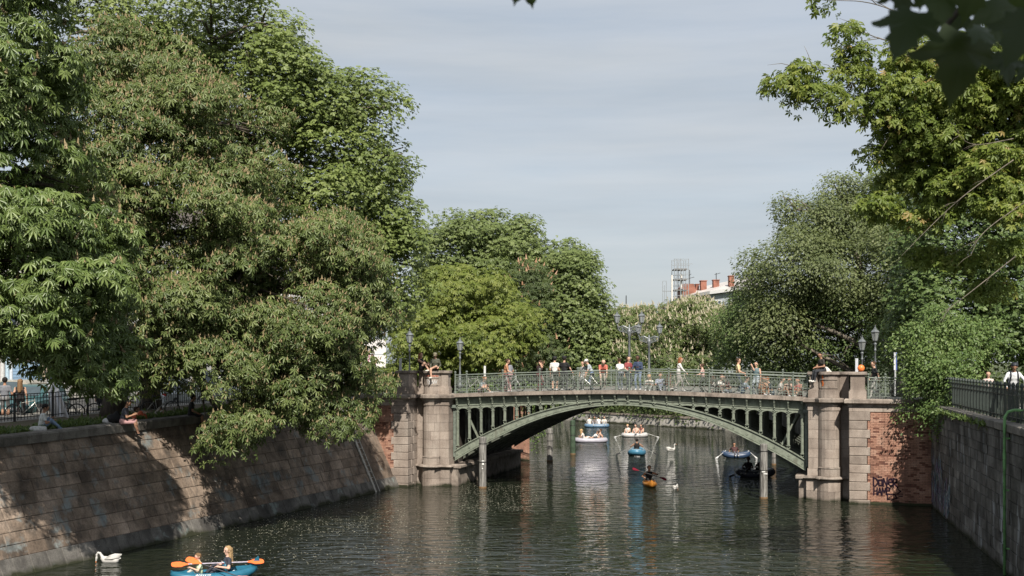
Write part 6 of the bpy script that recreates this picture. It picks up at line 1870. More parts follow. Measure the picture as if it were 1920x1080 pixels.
# --- white boat
c = gp(1190, 819)
dinghy('small white inflatable boat with three people far up the canal', c, R(8), 2.35, 1.25, .2, (.46, .45, .45), (.4, .4, .4), rise=.02)
for dx, lab, tp, sk in ((-.55, 'person in white top at the left end of the small white boat', (.6, .58, .55), 'p'), (.15, 'tanned person in the middle of the small white boat', SKIN['p'], 'p'), (.62, 'person in dark red top at the right end of the small white boat', (.2, .05, .04), 'l')):
    person(lab, c + Vector((dx, .05, .17)), 150, sit_floor(), top=tp, bottom=(.45, .42, .4), skin=sk, hair='bl' if dx < 0 else 'br', sleeve='none', legs='short', group=GP, h=.035)
oar('long pale oar reaching left from the small white boat', c + Vector((-.6, -.2, .35)), c + Vector((-1.6, -.2, .03)), (.6, .6, .6), shaft=(.6, .6, .58), group='oars of the small white boat')
oar('long pale oar reaching right from the small white boat', c + Vector((.9, -.2, .35)), c + Vector((1.9, -.3, .03)), (.6, .6, .6), shaft=(.6, .6, .58), group='oars of the small white boat')
# --- blue boat with four
c = gp(1119, 801)
dinghy('bright blue inflatable boat with four people, farthest up the canal', c, R(-4), 2.5, 1.3, .2, (.10, .18, .28), (.08, .14, .22), rise=.02)
for i, (dx, tp, lab) in enumerate(((-.7, (.62, .58, .52), 'person in cream shirt at the left end of the bright blue boat'), (-.25, (.14, .12, .12), 'person in dark shirt second from left in the bright blue boat'), (.22, (.64, .62, .64), 'person in white shirt third from left in the bright blue boat'), (.72, (.66, .62, .5), 'person in pale yellow shirt at the right end of the bright blue boat'))):
    person(lab, c + Vector((dx, 0, .17)), 180 if i % 2 else 20, sit_floor(), top=tp, bottom=(.3, .32, .36), hair='bk', skin='m' if i == 1 else 'l', group=GP, h=.036)
# --- navy dinghy right
c = gp(1380, 858)
dinghy('navy blue dinghy with white patches near the right quay', c, R(-6), 2.0, 1.15, .2, (.03, .055, .11), (.2, .22, .26), rise=.14)
person('person with dark hair sunk low in the navy blue dinghy', c + Vector((-.05, .1, .14)), 178, recline(lean=-30), top=(.08, .03, .03), bottom=(.1, .1, .12), hair='bk', skin='m', group=GP)
oar('white oar on the left of the navy blue dinghy', c + Vector((-.7, -.1, .5)), c + Vector((-1.25, -.3, .1)), (.6, .6, .6), shaft=(.55, .55, .55), group='oars of the navy blue dinghy')
oar('white oar on the right of the navy blue dinghy', c + Vector((.8, -.1, .5)), c + Vector((1.2, -.3, .12)), (.6, .6, .6), shaft=(.55, .55, .55), group='oars of the navy blue dinghy')
# --- dark dinghy under the bridge
c = gp(1416, 893)
dinghy('dark grey dinghy with two silhouetted people in the bridge shade', c, R(4), 2.3, 1.25, .21, (.05, .055, .075), (.04, .04, .05))
person('person in dark clothes at the left of the shaded grey dinghy', c + Vector((-.40, .05, .16)), 150, sit_boat(), top=(.015, .015, .017), bottom=(.02, .02, .02), skin='d', hair='bk', group=GP)
person('person in dark clothes at the right of the shaded grey dinghy', c + Vector((.35, .1, .16)), 150, sit_boat(), top=(.02, .015, .014), bottom=(.02, .02, .02), skin='d', hair='bk', group=GP)
oar('black oar sticking out left of the shaded grey dinghy', c + Vector((-.5, -.2, .45)), c + Vector((-1.25, -.4, .14)), group='oar of the shaded dinghy')

# ------------------------------------------------------------------ swans
def swan(label, loc, rz, dip=False, sc=1.0):
    root = thing('swan', label, 'swan', loc, rz, 'swans on the canal')
    root.matrix_basis = root.matrix_basis @ Matrix.Scale(sc, 4)
    body = [((-.30, 0, .10), (.22, 0, .10), .16, .18), ((-.55, 0, .20), (-.25, 0, .14), .03, .13), ((.22, 0, .12), (.38, 0, .16), .15, .09)]
    if dip: neck = [(.28, .12), (.42, .30), (.50, .42), (.60, .44), (.67, .34), (.68, .18), (.70, .06)]
    else: neck = [(.36, .16), (.44, .30), (.40, .46), (.38, .58), (.45, .68), (.54, .66)]
    r = [.10, .06, .045, .042, .042, .045, .045]
    for (a, b2, ra, rb) in zip(neck[:-1], neck[1:], r[:-1], r[1:]): body.append(((a[0], 0, a[1]), (b2[0], 0, b2[1]), ra, rb))
    V, F = implicit(body, .025, .05)
    me = bpy.data.meshes.new('body'); me.from_pydata([tuple(v) for v in V], [], [tuple(f) for f in F]); wm = pm((.52, .51, .49), .7, 0, .05, 12); me.materials.append(wm)
    me.polygons.foreach_set('use_smooth', [True] * len(me.polygons)); add('body', me, root, True)
    for sy in (-1, 1):
        g = MB()
        for k in range(5):
            z = .16 + .035 * k; x0 = .18 - .05 * k
            g.tube([(x0, sy * (.15 - .01 * k), z), (-.2, sy * (.17 - .015 * k), z + .05), (-.52 - .02 * k, sy * (.07 - .01 * k), z + .09)], [.05, .06, .012], 6)
        g.build('wing', wm, root, True, smooth=True)
    h = neck[-1]
    d = Vector((.25, 0, -1)) if dip else Vector((1, 0, -.3)); d.normalize()
    a = Vector((h[0], 0, h[1])) + d * .03
    g = MB(); g.tube([a, a + d * .05, a + d * .11], [.03, .024, .012], 6); g.build('beak', pm((.6, .2, .05), .5), root, True, smooth=True)
swan('white swan curving its neck down to the water beside the left embankment', gp(206, 1054), R(172), True, .68)
swan('far white swan swimming upright on the canal seen through the arch', gp(1258, 845), R(20), False, .7)
swan('white swan preening low on the water right of the amber kayak', gp(1266, 917), R(60), True, .5)

# ------------------------------------------------------------------ timber piles
GPL = 'timber mooring piles at the bridge'
def pile(label, px, pw, top_py, Y, mat=None, sq=False):
    c = at(px, HOR, Y); r = pw / 2 * Y / FPX; zt = at(px, top_py, Y).z
    root = thing('mooring_pile', label, 'mooring pile', (c.x, c.y, 0), 0, GPL)
    g = MB(); g.lathe([(r, -1.5), (r * 1.0, .3), (r * .97, zt - .06), (r * .9, zt - .015), (r * .5, zt)], n=10)
    g.build('shaft', mat or M_PILE, root, True, smooth=False)
    g = MB()
    for z in (zt - .35, 1.35 if zt > 2 else .8): g.lathe([(r + .006, z - .02), (r + .012, z), (r + .006, z + .02)], n=10)
    g.build('iron_band', M_DARKMETAL, root, True)
    g = MB()
    g.lathe([(r + .01, -.2), (r + .012, .06), (r + .004, .09)], n=10); g.build('waterline_stain', pm((.16, .10, .05), .8), root, True)
    return root, r, zt
root, r, zt = pile('weathered timber pile in front of the left half of the arch', 905, 14, 819, 58.9)
g = MB(); g.ball((.02, -r - .005, 1.25), .06, 7, 5, 0, (1, .4, 1)); g.ball((-.01, -r - .005, 1.02), .035, 6, 4, 0, (1, .4, 1)); g.box((.02, -r - .006, 1.42), (.12, .02, .05)); g.build('white_mark', M_WHITE, root, True)
root, r, zt = pile('weathered timber pile in front of the right half of the arch', 1432, 14.5, 832, 54.4)
g = MB(); g.box((-.05, -r - .004, 1.30), (.16, .02, .05)); g.box((.04, -r - .004, 1.20), (.18, .02, .045)); g.build('white_mark', M_WHITE, root, True)
pile('pale timber pile standing behind the left half of the arch', 1031, 11, 803, 74.5)
pile('green algae covered pile farthest behind the left half of the arch', 1074, 10, 788, 80, pm((.05, .08, .05), .8, 0, .3, 3))
pile('short timber pile in the shade behind the right half of the arch', 1451, 8, 848, 72)

# ------------------------------------------------------------------ far bank quay wall, brick remnant
def far_quay():
    A, B = Vector((22.3, 104.0)), Vector((6.6, 124.0)); Cc = Vector((-22, 158))
    root = thing('far_quay_wall', 'low pale concrete quay wall along the bend of the canal seen through the arch', 'quay wall', (14, 114, 0))
    segs = []
    for p, q, n in ((A, B, 10), (B, Cc, 12)):
        for i in range(n): segs.append((p.lerp(q, i / n), p.lerp(q, (i + 1) / n)))
    for p, q in segs:
        d = (q - p).normalized(); nn = Vector((-d.y, d.x));
        if nn.y > 0: nn = -nn
        a, b2 = p + d * .02, q - d * .02
        bk = -nn
        f0, f1 = a + bk * 0, b2
        g = MB()
        lo = lambda v, o, z: Vector((v.x + bk.x * o, v.y + bk.y * o, z))
        g.hexa([lo(a, 0, -.8), lo(b2, 0, -.8), lo(b2, 1.2, -.8), lo(a, 1.2, -.8), lo(a, .35, .92), lo(b2, .35, .92), lo(b2, 1.2, .92), lo(a, 1.2, .92)])
        g.build('wall_panel', M_CONC, root)
        g = MB(); g.hexa([lo(a, .25, .925), lo(b2, .25, .925), lo(b2, 1.0, .925), lo(a, 1.0, .925), lo(a, .25, 1.1), lo(b2, .25, 1.1), lo(b2, 1.0, 1.1), lo(a, 1.0, 1.1)]); g.build('coping_stone', M_LEDGE, root)
    # bank slope behind
    g = MB(); 
    pts = [A, B, Cc]
    vs = []
    for p in pts: vs += [(p.x + .6, p.y + .7, .9), (p.x + 3.0, p.y + 4.0, 4.3)]
    g.raw(vs, [(0, 1, 3, 2), (2, 3, 5, 4)])
    tag(g.build('bank', G_GRASS), kind='structure')
    # right bank between the bridge and the bend
    g = MB(); a = br(21.3, 12.4); b2 = Vector((22.3, 104.0))
    g.raw([(a.x, a.y, -1), (b2.x, b2.y, -1), (b2.x, b2.y, 4.25), (a.x, a.y, 4.25)], [(0, 1, 2, 3), (3, 2, 1, 0)][:1])
    w = thing('quay_wall', 'shaded quay wall running back from the far side of the right abutment', 'stone wall', (a.x, a.y, 0)); g.build('wall_face', M_RWALL, w)
far_quay()
def left_far():
    root = thing('brick_wall', 'sunlit brick wall stub at the water behind the left end of the arch', 'brick wall', (0.9, 75.3, 0))
    a, b2 = at(950, HOR, 75.2).x, at(993, HOR, 75.2).x
    g = MB(); g.prism([(a, 75.25), (b2, 75.25), (b2, 76.6), (a, 76.6)], -.8, 3.9); g.build('core', M_MORTAR, root)
    g = MB(); z = -.2; row = 0
    while z < 3.85:
        x = a - (.12 if row % 2 else 0)
        while x < b2:
            x0, x1 = max(a, x) + .006, min(b2, x + .25) - .006
            if x1 - x0 > .03: g.prism([(x0, 75.215), (x1, 75.215), (x1, 75.26), (x0, 75.26)], z + .006, z + .07)
            x += .25
        z += .077; row += 1
    tag(g.build('brickwork', M_BRICK, root), kind='stuff')
    g = MB()
    P = [Vector((b2, 75.9)), Vector((0.6, 77.0)), Vector((-4, 100)), Vector((-25, 128)), Vector((-80, 170))]
    for p, q in zip(P[:-1], P[1:]):
        g.raw([(p.x, p.y, -.8), (q.x, q.y, -.8), (q.x, q.y, 4.0), (p.x, p.y, 4.0)], [(3, 2, 1, 0)])
    g.build('wall_face', M_RWALL, root)
left_far()

# ------------------------------------------------------------------ street lamps
def lantern(root, c, s=1.0, local=True):
    """six sided lantern: base cup, glass body, roof, finial"""
    cx, cy, cz = c
    g = MB(); g.lathe([(.03 * s, 0), (.06 * s, .05 * s), (.12 * s, .09 * s), (.125 * s, .12 * s)], c, 6); g.build('lantern_cup', M_LAMP, root, local)
    g = MB(); g.lathe([(.118 * s, .122 * s), (.205 * s, .52 * s)], c, 6); gl = g.build('glass', M_GLASS, root, local)
    g = MB()
    for i in range(6):
        a = math.pi * i / 3
        g.bar((cx + .125 * s * math.cos(a), cy + .125 * s * math.sin(a), cz + .12 * s), (cx + .21 * s * math.cos(a), cy + .21 * s * math.sin(a), cz + .525 * s), .022 * s)
    g.build('lantern_frame', M_LAMP, root, local)
    g = MB(); g.lathe([(.235 * s, .523 * s), (.245 * s, .55 * s), (.16 * s, .64 * s), (.09 * s, .69 * s), (.09 * s, .74 * s), (.05 * s, .77 * s), (.02 * s, .80 * s), (.03 * s, .83 * s), (.008 * s, .92 * s)], c, 6); g.build('lantern_roof', M_LAMP, root, local)
def glassmat():
    m, n, b = newmat('lantern_glass')
    b.inputs['Base Color'].default_value = (.55, .58, .58, 1); b.inputs['Roughness'].default_value = .12; b.inputs['Transmission Weight'].default_value = .55; b.inputs['Alpha'].default_value = .8
    return m
M_GLASS = glassmat()
GLM = 'single lantern street lamps at the bridge ends'
def lamp(label, px, top_py, Y, zbase, s=1.0, group=GLM):
    zt = at(px, top_py, Y).z; c = at(px, HOR, Y)
    root = thing('street_lamp', label, 'street lamp', (c.x, c.y, zbase), .2, group)
    H = zt - zbase - .92 * s
    g = MB(); g.lathe([(.13, 0), (.13, .25), (.095, .32), (.09, .8), (.075, .85), (.06, .9), (.045, H * .6), (.042, H - .45), (.07, H - .42), (.07, H - .38), (.045, H - .34), (.05, H - .15), (.09, H - .08), (.09, H - .04), (.04, H)], n=10)
    g.build('pole', M_LAMP, root, True, smooth=True)
    lantern(root, (0, 0, H), s)
lamp('street lamp left of the seated pair behind the left stone pier', 768, 616, 66, 4.8, 1.0)
lamp('street lamp right of the left stone pier at the start of the railing', 862.5, 632, 71, 4.85, 1.0)
lamp('lower street lamp rising behind the orange balloon on the right', 1616.5, 628, 62, 4.8, 1.0)
lamp('taller street lamp beside the tree trunk right of the orange balloon', 1641, 609, 60, 4.8, 1.02)
def candelabra(label, px, arm_py, Y, half_px):
    c = at(px, HOR, Y); zb = 4.95; za = at(px, arm_py, Y).z
    root = thing('double_street_lamp', label, 'street lamp', (c.x, c.y, zb), BRIDGE_ROT, 'double armed street lamps on the bridge')
    H = za - zb; w = half_px * Y / FPX
    g = MB(); g.lathe([(.2, 0), (.2, .4), (.12, .5), (.11, 1.0), (.085, 1.1), (.07, H - .5), (.10, H - .45), (.10, H - .38), (.13, H - .2), (.14, H - .1), (.08, H - .04), (.06, H + .12), (.03, H + .3)], n=10); g.build('pole', M_LAMP, root, True, smooth=True)
    for sg in (-1, 1):
        g = MB()
        g.tube([(0, 0, H + .02), (sg * w * .5, 0, H + .20), (sg * w * .9, 0, H + .12), (sg * w, 0, H + .3)], [.05, .045, .04, .04], 6)
        g.ring((sg * w * .38, 0, H - .02), .17, .028, n=12, k=5); g.ring((sg * w * .70, 0, H + .0), .13, .026, n=12, k=5); g.ring((sg * w * .38, 0, H - .02), .08, .026, n=8, k=4)
        g.tube([(0, 0, H - .3), (sg * w * .35, 0, H - .2), (sg * w * .75, 0, H - .12), (sg * w * .95, 0, H + .1)], .03, 5)
        g.build('arm', M_LAMP, root, True)
        lantern(root, (sg * w, 0, H + .3), .95)
candelabra('left double armed street lamp with scrolled brackets above the middle of the bridge', 1180, 617, 71, 23.5)
candelabra('right double armed street lamp with scrolled brackets above the middle of the bridge', 1217, 636, 77, 20)

# sign posts and balloon
def post(label, px, y0, y1, Y, wpx, col, col2=None, name='sign_post', cat='post'):
    zt, c = at(px, y0, Y).z, at(px, HOR, Y); w = wpx * Y / FPX; zb = 4.8
    root = thing(name, label, cat, (c.x, c.y, zb))
    g = MB(); g.tube([(0, 0, 0), (0, 0, zt - zb)], w * .3, 8); g.build('pole', pm((.4, .41, .42), .5), root, True)
    g = MB(); g.box((0, -.03, zt - zb - .45), (w, .03, .9)); bevel(g.build('panel', pm(col, .5), root, True), .01)
    if col2: g = MB(); g.box((w * .3, -.047, zt - zb - .45), (w * .36, .004, .88)); g.build('stripe', pm(col2, .5), root, True)
post('slim white post on the left stone pier side, left of the lamp', 751, 672, 700, 62, 5, (.55, .56, .56))
post('pale sign post left of the orange balloon', 1606, 672, 700, 60, 5.5, (.5, .52, .56))
post('tall white and blue edged post right of the right lamp', 1678.5, 661, 710, 58, 6, (.6, .62, .66), (.05, .09, .3))
post('small white post behind the railing left of the rust orange top', 909, 686, 700, 66, 4, (.55, .56, .55))
c = br(s_at(1614.5, .9), .9, 6.07)
root = thing('balloon', 'orange balloon resting on the right end of the right stone pier', 'balloon', c)
g = MB(); g.ball((0, 0, .17), .165, 14, 10); g.build('skin', pm((.80, .22, .06), .3), root, True, smooth=True)
g = MB(); g.lathe([(.022, 0.0), (.008, .02)], (0, 0, -.01), 6); g.build('knot', pm((.7, .18, .05), .4), root, True)

# ------------------------------------------------------------------ green ladder rail on the quay wall
def ladder():
    c = rw(-.25, .14)
    t0 = -.25
    root = thing('grab_rail', 'bright green steel grab rail curving over the quay wall at the right edge', 'rail', (c.x, c.y, 0))
    gm = pm((.17, .36, .14), .45, 0, .2, 5, .1, 'green_pole_paint')
    g = MB()
    p = lambda a, z: rw(t0, a, z)
    g.tube([p(.16, -.8), p(.16, 4.60), p(.15, 4.86), p(.06, 5.02), p(-.12, 5.07), p(-.5, 5.07), p(-.62, 4.96), p(-.62, 4.66)], .046, 8)
    g.build('rail', gm, root, smooth=True)
    g = MB(); g.tube([p(.16, 3.25), p(.16, 3.75)], .054, 8); g.build('sleeve', gm, root)
    for z in (.8, 2.6, 4.2):
        q = MB(); q.bar(rw(t0, .0, z), rw(t0, .12, z), .05, .05); q.build('wall_bracket', gm, root)
    for i in range(12):
        q = MB(); q.ball(rw(t0 - .02, .205, .3 + .36 * i), .013, 5, 4); q.build('bolt', M_DARKMETAL, root)
ladder()
# pale ladder rail lying on the slope near the bridge
def slope_ladder():
    t = 24.4
    nrm = (-Vector((LN.x, LN.y, 0)) + Vector((0, 0, LR))).normalized()
    P = lambda tt, z, o: lw(tt, LR * z, z) + nrm * o
    root = thing('slope_ladder', 'pale perforated ladder rail lying on the embankment slope close to the bridge', 'ladder', lw(t, 0, 0))
    mt = pm((.40, .39, .36), .6, 0, .25, 7, .1)
    for dt in (0, .40):
        g = MB(); g.bar(P(t + dt, -.3, .06), P(t + dt, 4.2, .06), .16 if dt == 0 else .05, .05, up=nrm); g.build('stile', mt, root)
    g = MB()
    for i in range(14): 
        q = MB(); q.tube([P(t, .1 + .29 * i, .06), P(t + .4, .1 + .29 * i, .06)], .016, 5); q.build('rung', mt, root)
slope_ladder()

# ------------------------------------------------------------------ fences
def picket_fence(name, label, pts, h, mat, sp=.14, post_every=2.0, ball=False):
    """pts: function u -> ground point for u in metres from 0 to length"""
    f, Ltot = pts
    a0 = f(0)
    root = thing(name, label, 'fence', a0)
    n = int(Ltot / post_every)
    pme = MB(); pme.box((0, 0, h * .53), (.07, .07, h * 1.06)); 
    if ball: pme.lathe([(.055, h * 1.06), (.07, h * 1.1), (.05, h * 1.16), (.01, h * 1.2)], n=6)
    pm_ = pme.mesh('post', mat)
    for i in range(n + 1):
        o = bpy.data.objects.new('post', pm_); o.location = f(Ltot * i / n); link(o, root); o.matrix_parent_inverse = WORLD[root.name].inverted()
    Z = Vector((0, 0, 1))
    for i in range(n):
        u0, u1 = Ltot * i / n, Ltot * (i + 1) / n
        for zz in (h * .14, h * .80, h * .97):
            g = MB(); g.bar(f(u0) + Z * zz, f(u1) + Z * zz, .035, .03); g.build('rail', mat, root)
        g = MB(); k = int((u1 - u0) / sp)
        for j in range(1, k):
            p = f(u0 + (u1 - u0) * j / k); g.bar(p + Z * .05, p + Z * h * .97, .018, .018)
        tag(g.build('pickets', mat, root), kind='stuff')
picket_fence('street_fence', 'dark iron street fence with thin pickets behind the chestnut trunks', (lambda u: lw(-3 + u, LR * ltop(-3 + u) + 4.25, ltop(-3 + u) + .02), 30.0), 1.05, M_DARKMETAL, .16)
picket_fence('quay_fence', 'grey green iron fence with ball topped posts along the right quay wall', (lambda u: rw(-4 + u, -.34, RTOP), 20.0), 1.05, pm((.035, .045, .04), .5, .1, .2), .13, .62, True)

# ------------------------------------------------------------------ parked cars on the left street
def car(label, loc, rz, col, tall=0.0):
    root = thing('parked_car', label, 'car', loc, rz, 'cars parked on the left street')
    paint = pm(col, .25, .3, .05, 3, 0, 'car_paint', .6); glass = pm((.05, .07, .08), .08, 0, .1, 3, 0, 'car_glass', .8)
    def loft(st, mat, name):     # stations: (x, halfwidth, z0, z1, top half width)
        g = MB(); vs = []
        for x, w, z0, z1, wt in st:
            vs += [(x, -w * .94, z0), (x, -w, z0 + (z1 - z0) * .35), (x, -w * .98, z0 + (z1 - z0) * .8), (x, -wt, z1), (x, wt, z1), (x, w * .98, z0 + (z1 - z0) * .8), (x, w, z0 + (z1 - z0) * .35), (x, w * .94, z0)]
        fs = [tuple(range(7, -1, -1)), tuple(range(8 * len(st) - 8, 8 * len(st)))]
        for i in range(len(st) - 1):
            for j in range(8): fs.append((8 * i + j, 8 * i + (j + 1) % 8, 8 * i + 8 + (j + 1) % 8, 8 * i + 8 + j))
        g.raw(vs, fs); return g.build(name, mat, root, True, smooth=False)
    H = 1.45 + tall
    b = loft([(-2.1, .72, .35, .72, .6), (-2.0, .84, .25, .88, .74), (-1.2, .88, .2, .95, .8), (.9, .88, .2, .94, .8), (1.7, .86, .22, .84, .74), (2.05, .78, .3, .68, .62), (2.12, .7, .36, .6, .55)], paint, 'body')
    bevel(b, .04, 2)
    cb = loft([(-1.85, .76, .9, .96, .72), (-1.5, .77, .9, H - .05, .58), (-.2, .77, .9, H, .62), (.25, .77, .9, H - .05, .6), (1.0, .78, .9, .95, .72)], paint, 'cabin')
    for sy in (-1, 1):
        for x0, x1, x2, x3 in ((-1.45, -.35, -.35, -1.28), (-.28, .72, .22, -.28)):
            g = MB(); y0, y1 = .805 * sy, .655 * sy
            g.hexa([Vector(p) for p in ((x0, y0 * .97, .97), (x1, y0 * .97, .97), (x1, y0, .97), (x0, y0, .97), (x3, y1 * .95, H - .10), (x2, y1 * .95, H - .10), (x2, y1 + .03 * sy, H - .10), (x3, y1 + .03 * sy, H - .10))]); g.build('window', glass, root, True)
    for x0, x1, nm in ((.95, .30, 'windscreen'), (-1.84, -1.53, 'rear_window')):
        sgn = 1 if x0 > 0 else -1
        g = MB(); g.hexa([Vector(p) for p in ((x0 - .03 * sgn, -.66, .99), (x0 - .03 * sgn, .66, .99), (x0 + .03 * sgn, .66, .99), (x0 + .03 * sgn, -.66, .99), (x1 - .03 * sgn, -.54, H - .09), (x1 - .03 * sgn, .54, H - .09), (x1 + .035 * sgn, .54, H - .09), (x1 + .035 * sgn, -.54, H - .09))]); g.build(nm, glass, root, True)
    for x in (-1.3, 1.32):
        for sy in (-1, 1):
            g = MB(); g.tube([(x, sy * .68, .31), (x, sy * .89, .31)], .31, 16); w = g.build('wheel', M_BLACK, root, True)
            g = MB(); g.tube([(x, sy * .885, .31), (x, sy * .90, .31)], .2, 12); g.build('rim', pm((.4, .4, .42), .3, .8), w, True)
    for sy in (-1, 1):
        g = MB(); g.box((2.04, sy * .58, .66), (.12, .26, .13)); bevel(g.build('headlight', pm((.6, .62, .62), .1), root, True), .03, 2)
        g = MB(); g.box((-2.03, sy * .66, .76), (.1, .2, .14)); bevel(g.build('taillight', pm((.45, .02, .02), .15), root, True), .03, 2)
        g = MB(); g.ball((.75, sy * .95, 1.02), .09, 8, 6, 0, (.7, 1, .7)); g.build('wing_mirror', paint, root, True, smooth=True)
    g = MB(); g.box((2.11, 0, .46), (.03, .5, .11)); g.build('number_plate', M_WHITE, root, True)
    return root
def st(px, Y, z=4.2): c = at(px, HOR, Y); return (c.x, c.y, z)
lr = math.atan2(LD.y, LD.x)
car('dark teal parked car facing the viewer behind the long dark dress', st(62, 49.5, 4.12), lr + R(200), (.06, .14, .15))
car('cream parked car beyond the dark teal car at the left edge', st(30, 52.5, 4.12), lr + R(190), (.4, .37, .31), .15)
car('silver hatchback with red tail light showing between chestnut trunk and low branches', st(322, 56.5, 4.2), lr + R(10), (.5, .52, .54), .1)
car('white van like car half hidden behind the low chestnut branches', st(420, 62, 4.25), lr + R(5), (.6, .6, .58), .35)

# silver tarpaulin
def tarp():
    top = at(92, 712, 46.8); b0 = vg(96, 46.2); b1 = vg(133, 44.8)
    root = thing('tarpaulin', 'silver grey tarpaulin hanging from the street fence down to the verge', 'tarpaulin', b0)
    n, m = 14, 10; vs = []; fs = []
    for i in range(n + 1):
        v = i / n
        for j in range(m + 1):
            u = j / m
            p = top.lerp(b0.lerp(b1, u) + Vector((0, 0, .02)), v ** 1.1)
            w = Vector((.15, -.3, 0)) * (math.sin(u * 13 + v * 2) * .32 * v + .25 * math.sin(math.pi * v)) 
            vs.append(p + w + Vector((.35, .1, 0)) * (u - .3) * (1 - v))
    for i in range(n):
        for j in range(m): fs.append((i * (m + 1) + j, i * (m + 1) + j + 1, (i + 1) * (m + 1) + j + 1, (i + 1) * (m + 1) + j))
    g = MB(); g.raw(vs, fs); o = g.build('sheet', pm((.30, .31, .33), .35, .4, .1, 3), root, smooth=True)
    s_ = o.modifiers.new('thickness', 'SOLIDIFY'); s_.thickness = .01
tarp()

# ------------------------------------------------------------------ strokes for graffiti and lettering
def ribbon(g, pts, w, f, mi=0):
    for (x0, y0), (x1, y1) in zip(pts[:-1], pts[1:]):
        d = Vector((x1 - x0, y1 - y0))
        if d.length < 1e-6: continue
        d.normalize(); nx = Vector((-d.y, d.x)) * w / 2; e = d * w * .35
        q = [(x0 + nx.x - e.x, y0 + nx.y - e.y), (x0 - nx.x - e.x, y0 - nx.y - e.y), (x1 - nx.x + e.x, y1 - nx.y + e.y), (x1 + nx.x + e.x, y1 + nx.y + e.y)]
        g.raw([f(*c) for c in q], [(0, 3, 2, 1)], mi)
GLY = {'D': [[(0, 0), (.05, 1), (.6, .8), (.75, .35), (.3, .0), (0, .02)]], 'Ö': [[(.1, .1), (.1, .7), (.6, .75), (.65, .1), (.1, .05)], [(.15, 1.0), (.17, 1.06)], [(.5, 1.0), (.52, 1.06)]], 'N': [[(0, 0), (.1, .9), (.55, .05), (.7, 1)]], 'e': [[(.05, .4), (.7, .5), (.6, .85), (.2, .8), (.05, .3), (.4, .02), (.75, .2)]], 'R': [[(.05, 0), (.1, 1), (.65, .9), (.6, .55), (.1, .48), (.75, -.05)]],
       'K': [[(0, 0), (.05, 1)], [(.6, 1), (.05, .5), (.7, 0)]], 'A': [[(0, 0), (.35, 1), (.7, 0)], [(.15, .4), (.55, .4)]], 'M': [[(0, 0), (.08, .95), (.4, .3), (.7, .95), (.8, 0)]], 'P': [[(.05, 0), (.1, 1), (.65, .85), (.6, .5), (.1, .45)]], 'F': [[(.05, 0), (.08, 1), (.7, 1)], [(.08, .5), (.55, .52)]], 'W': [[(0, 1), (.2, 0), (.4, .8), (.6, 0), (.85, 1)]], 'H': [[(0, 0), (.05, 1)], [(.6, 0), (.65, 1)], [(0, .5), (.65, .5)]],
       'o': [[(.1, .05), (.05, .55), (.5, .65), (.6, .1), (.1, .05)]], 'S': [[(.7, .9), (.2, 1), (.1, .6), (.65, .45), (.6, .05), (0, 0)]], 'I': [[(.3, 0), (.3, 1)]], 'E': [[(.65, 0), (.05, 0), (.1, 1), (.7, 1)], [(.08, .5), (.55, .5)]], '.': [[(.2, 0), (.25, .05)]], 'd': [[(.6, 1), (.6, 0), (.15, .02), (.1, .5), (.6, .55)]], '9': [[(.6, .5), (.15, .55), (.15, .95), (.6, .95), (.6, .1), (.2, 0)]], ' ': []}
def write(g, text, x, y, hgt, w, f, gap=.95, slant=0.0, mi=0, jit=0.0, adv=.82):
    rr = random.Random(len(text))
    for ch in text:
        for st_ in GLY.get(ch, []):
            dy = rr.uniform(-jit, jit)
            ribbon(g, [(x + u * hgt * adv * .8 + v * hgt * slant, y + v * hgt + dy) for u, v in st_], w, f, mi)
        x += hgt * adv * gap
    return x
# DÖNER KAMP.. on the right brick wall
def graf():
    s0 = s_at(1637, 0)
    f = lambda x, y: br(s0 + x, -.024, y)
    root = thing('graffiti', 'dark purple spray painted DÖNER lettering on the brick wing wall by the water', 'graffiti', f(0, .8))
    pt = pm((.020, .012, .022), .95, 0, .15, 14, 0, None, .1)
    g = MB(); write(g, 'DÖNeR', .02, .82, .40, .065, f, .62, -.05, 0, .02, .86); g.build('upper_word', pt, root)
    g = MB(); write(g, 'HAMP', .03, .44, .34, .06, f, .62, .0, 0, .03, .86); ribbon(g, [(.62, .22), (.64, .48), (.95, .46), (1.05, .3), (.8, .22), (.62, .24)], .05, f); ribbon(g, [(1.08, .72), (1.2, .62), (1.05, .5)], .05, f); ribbon(g, [(1.15, .5), (1.3, .5)], .045, f); ribbon(g, [(1.12, .4), (1.28, .41)], .045, f); g.build('lower_word', pt, root)
graf()
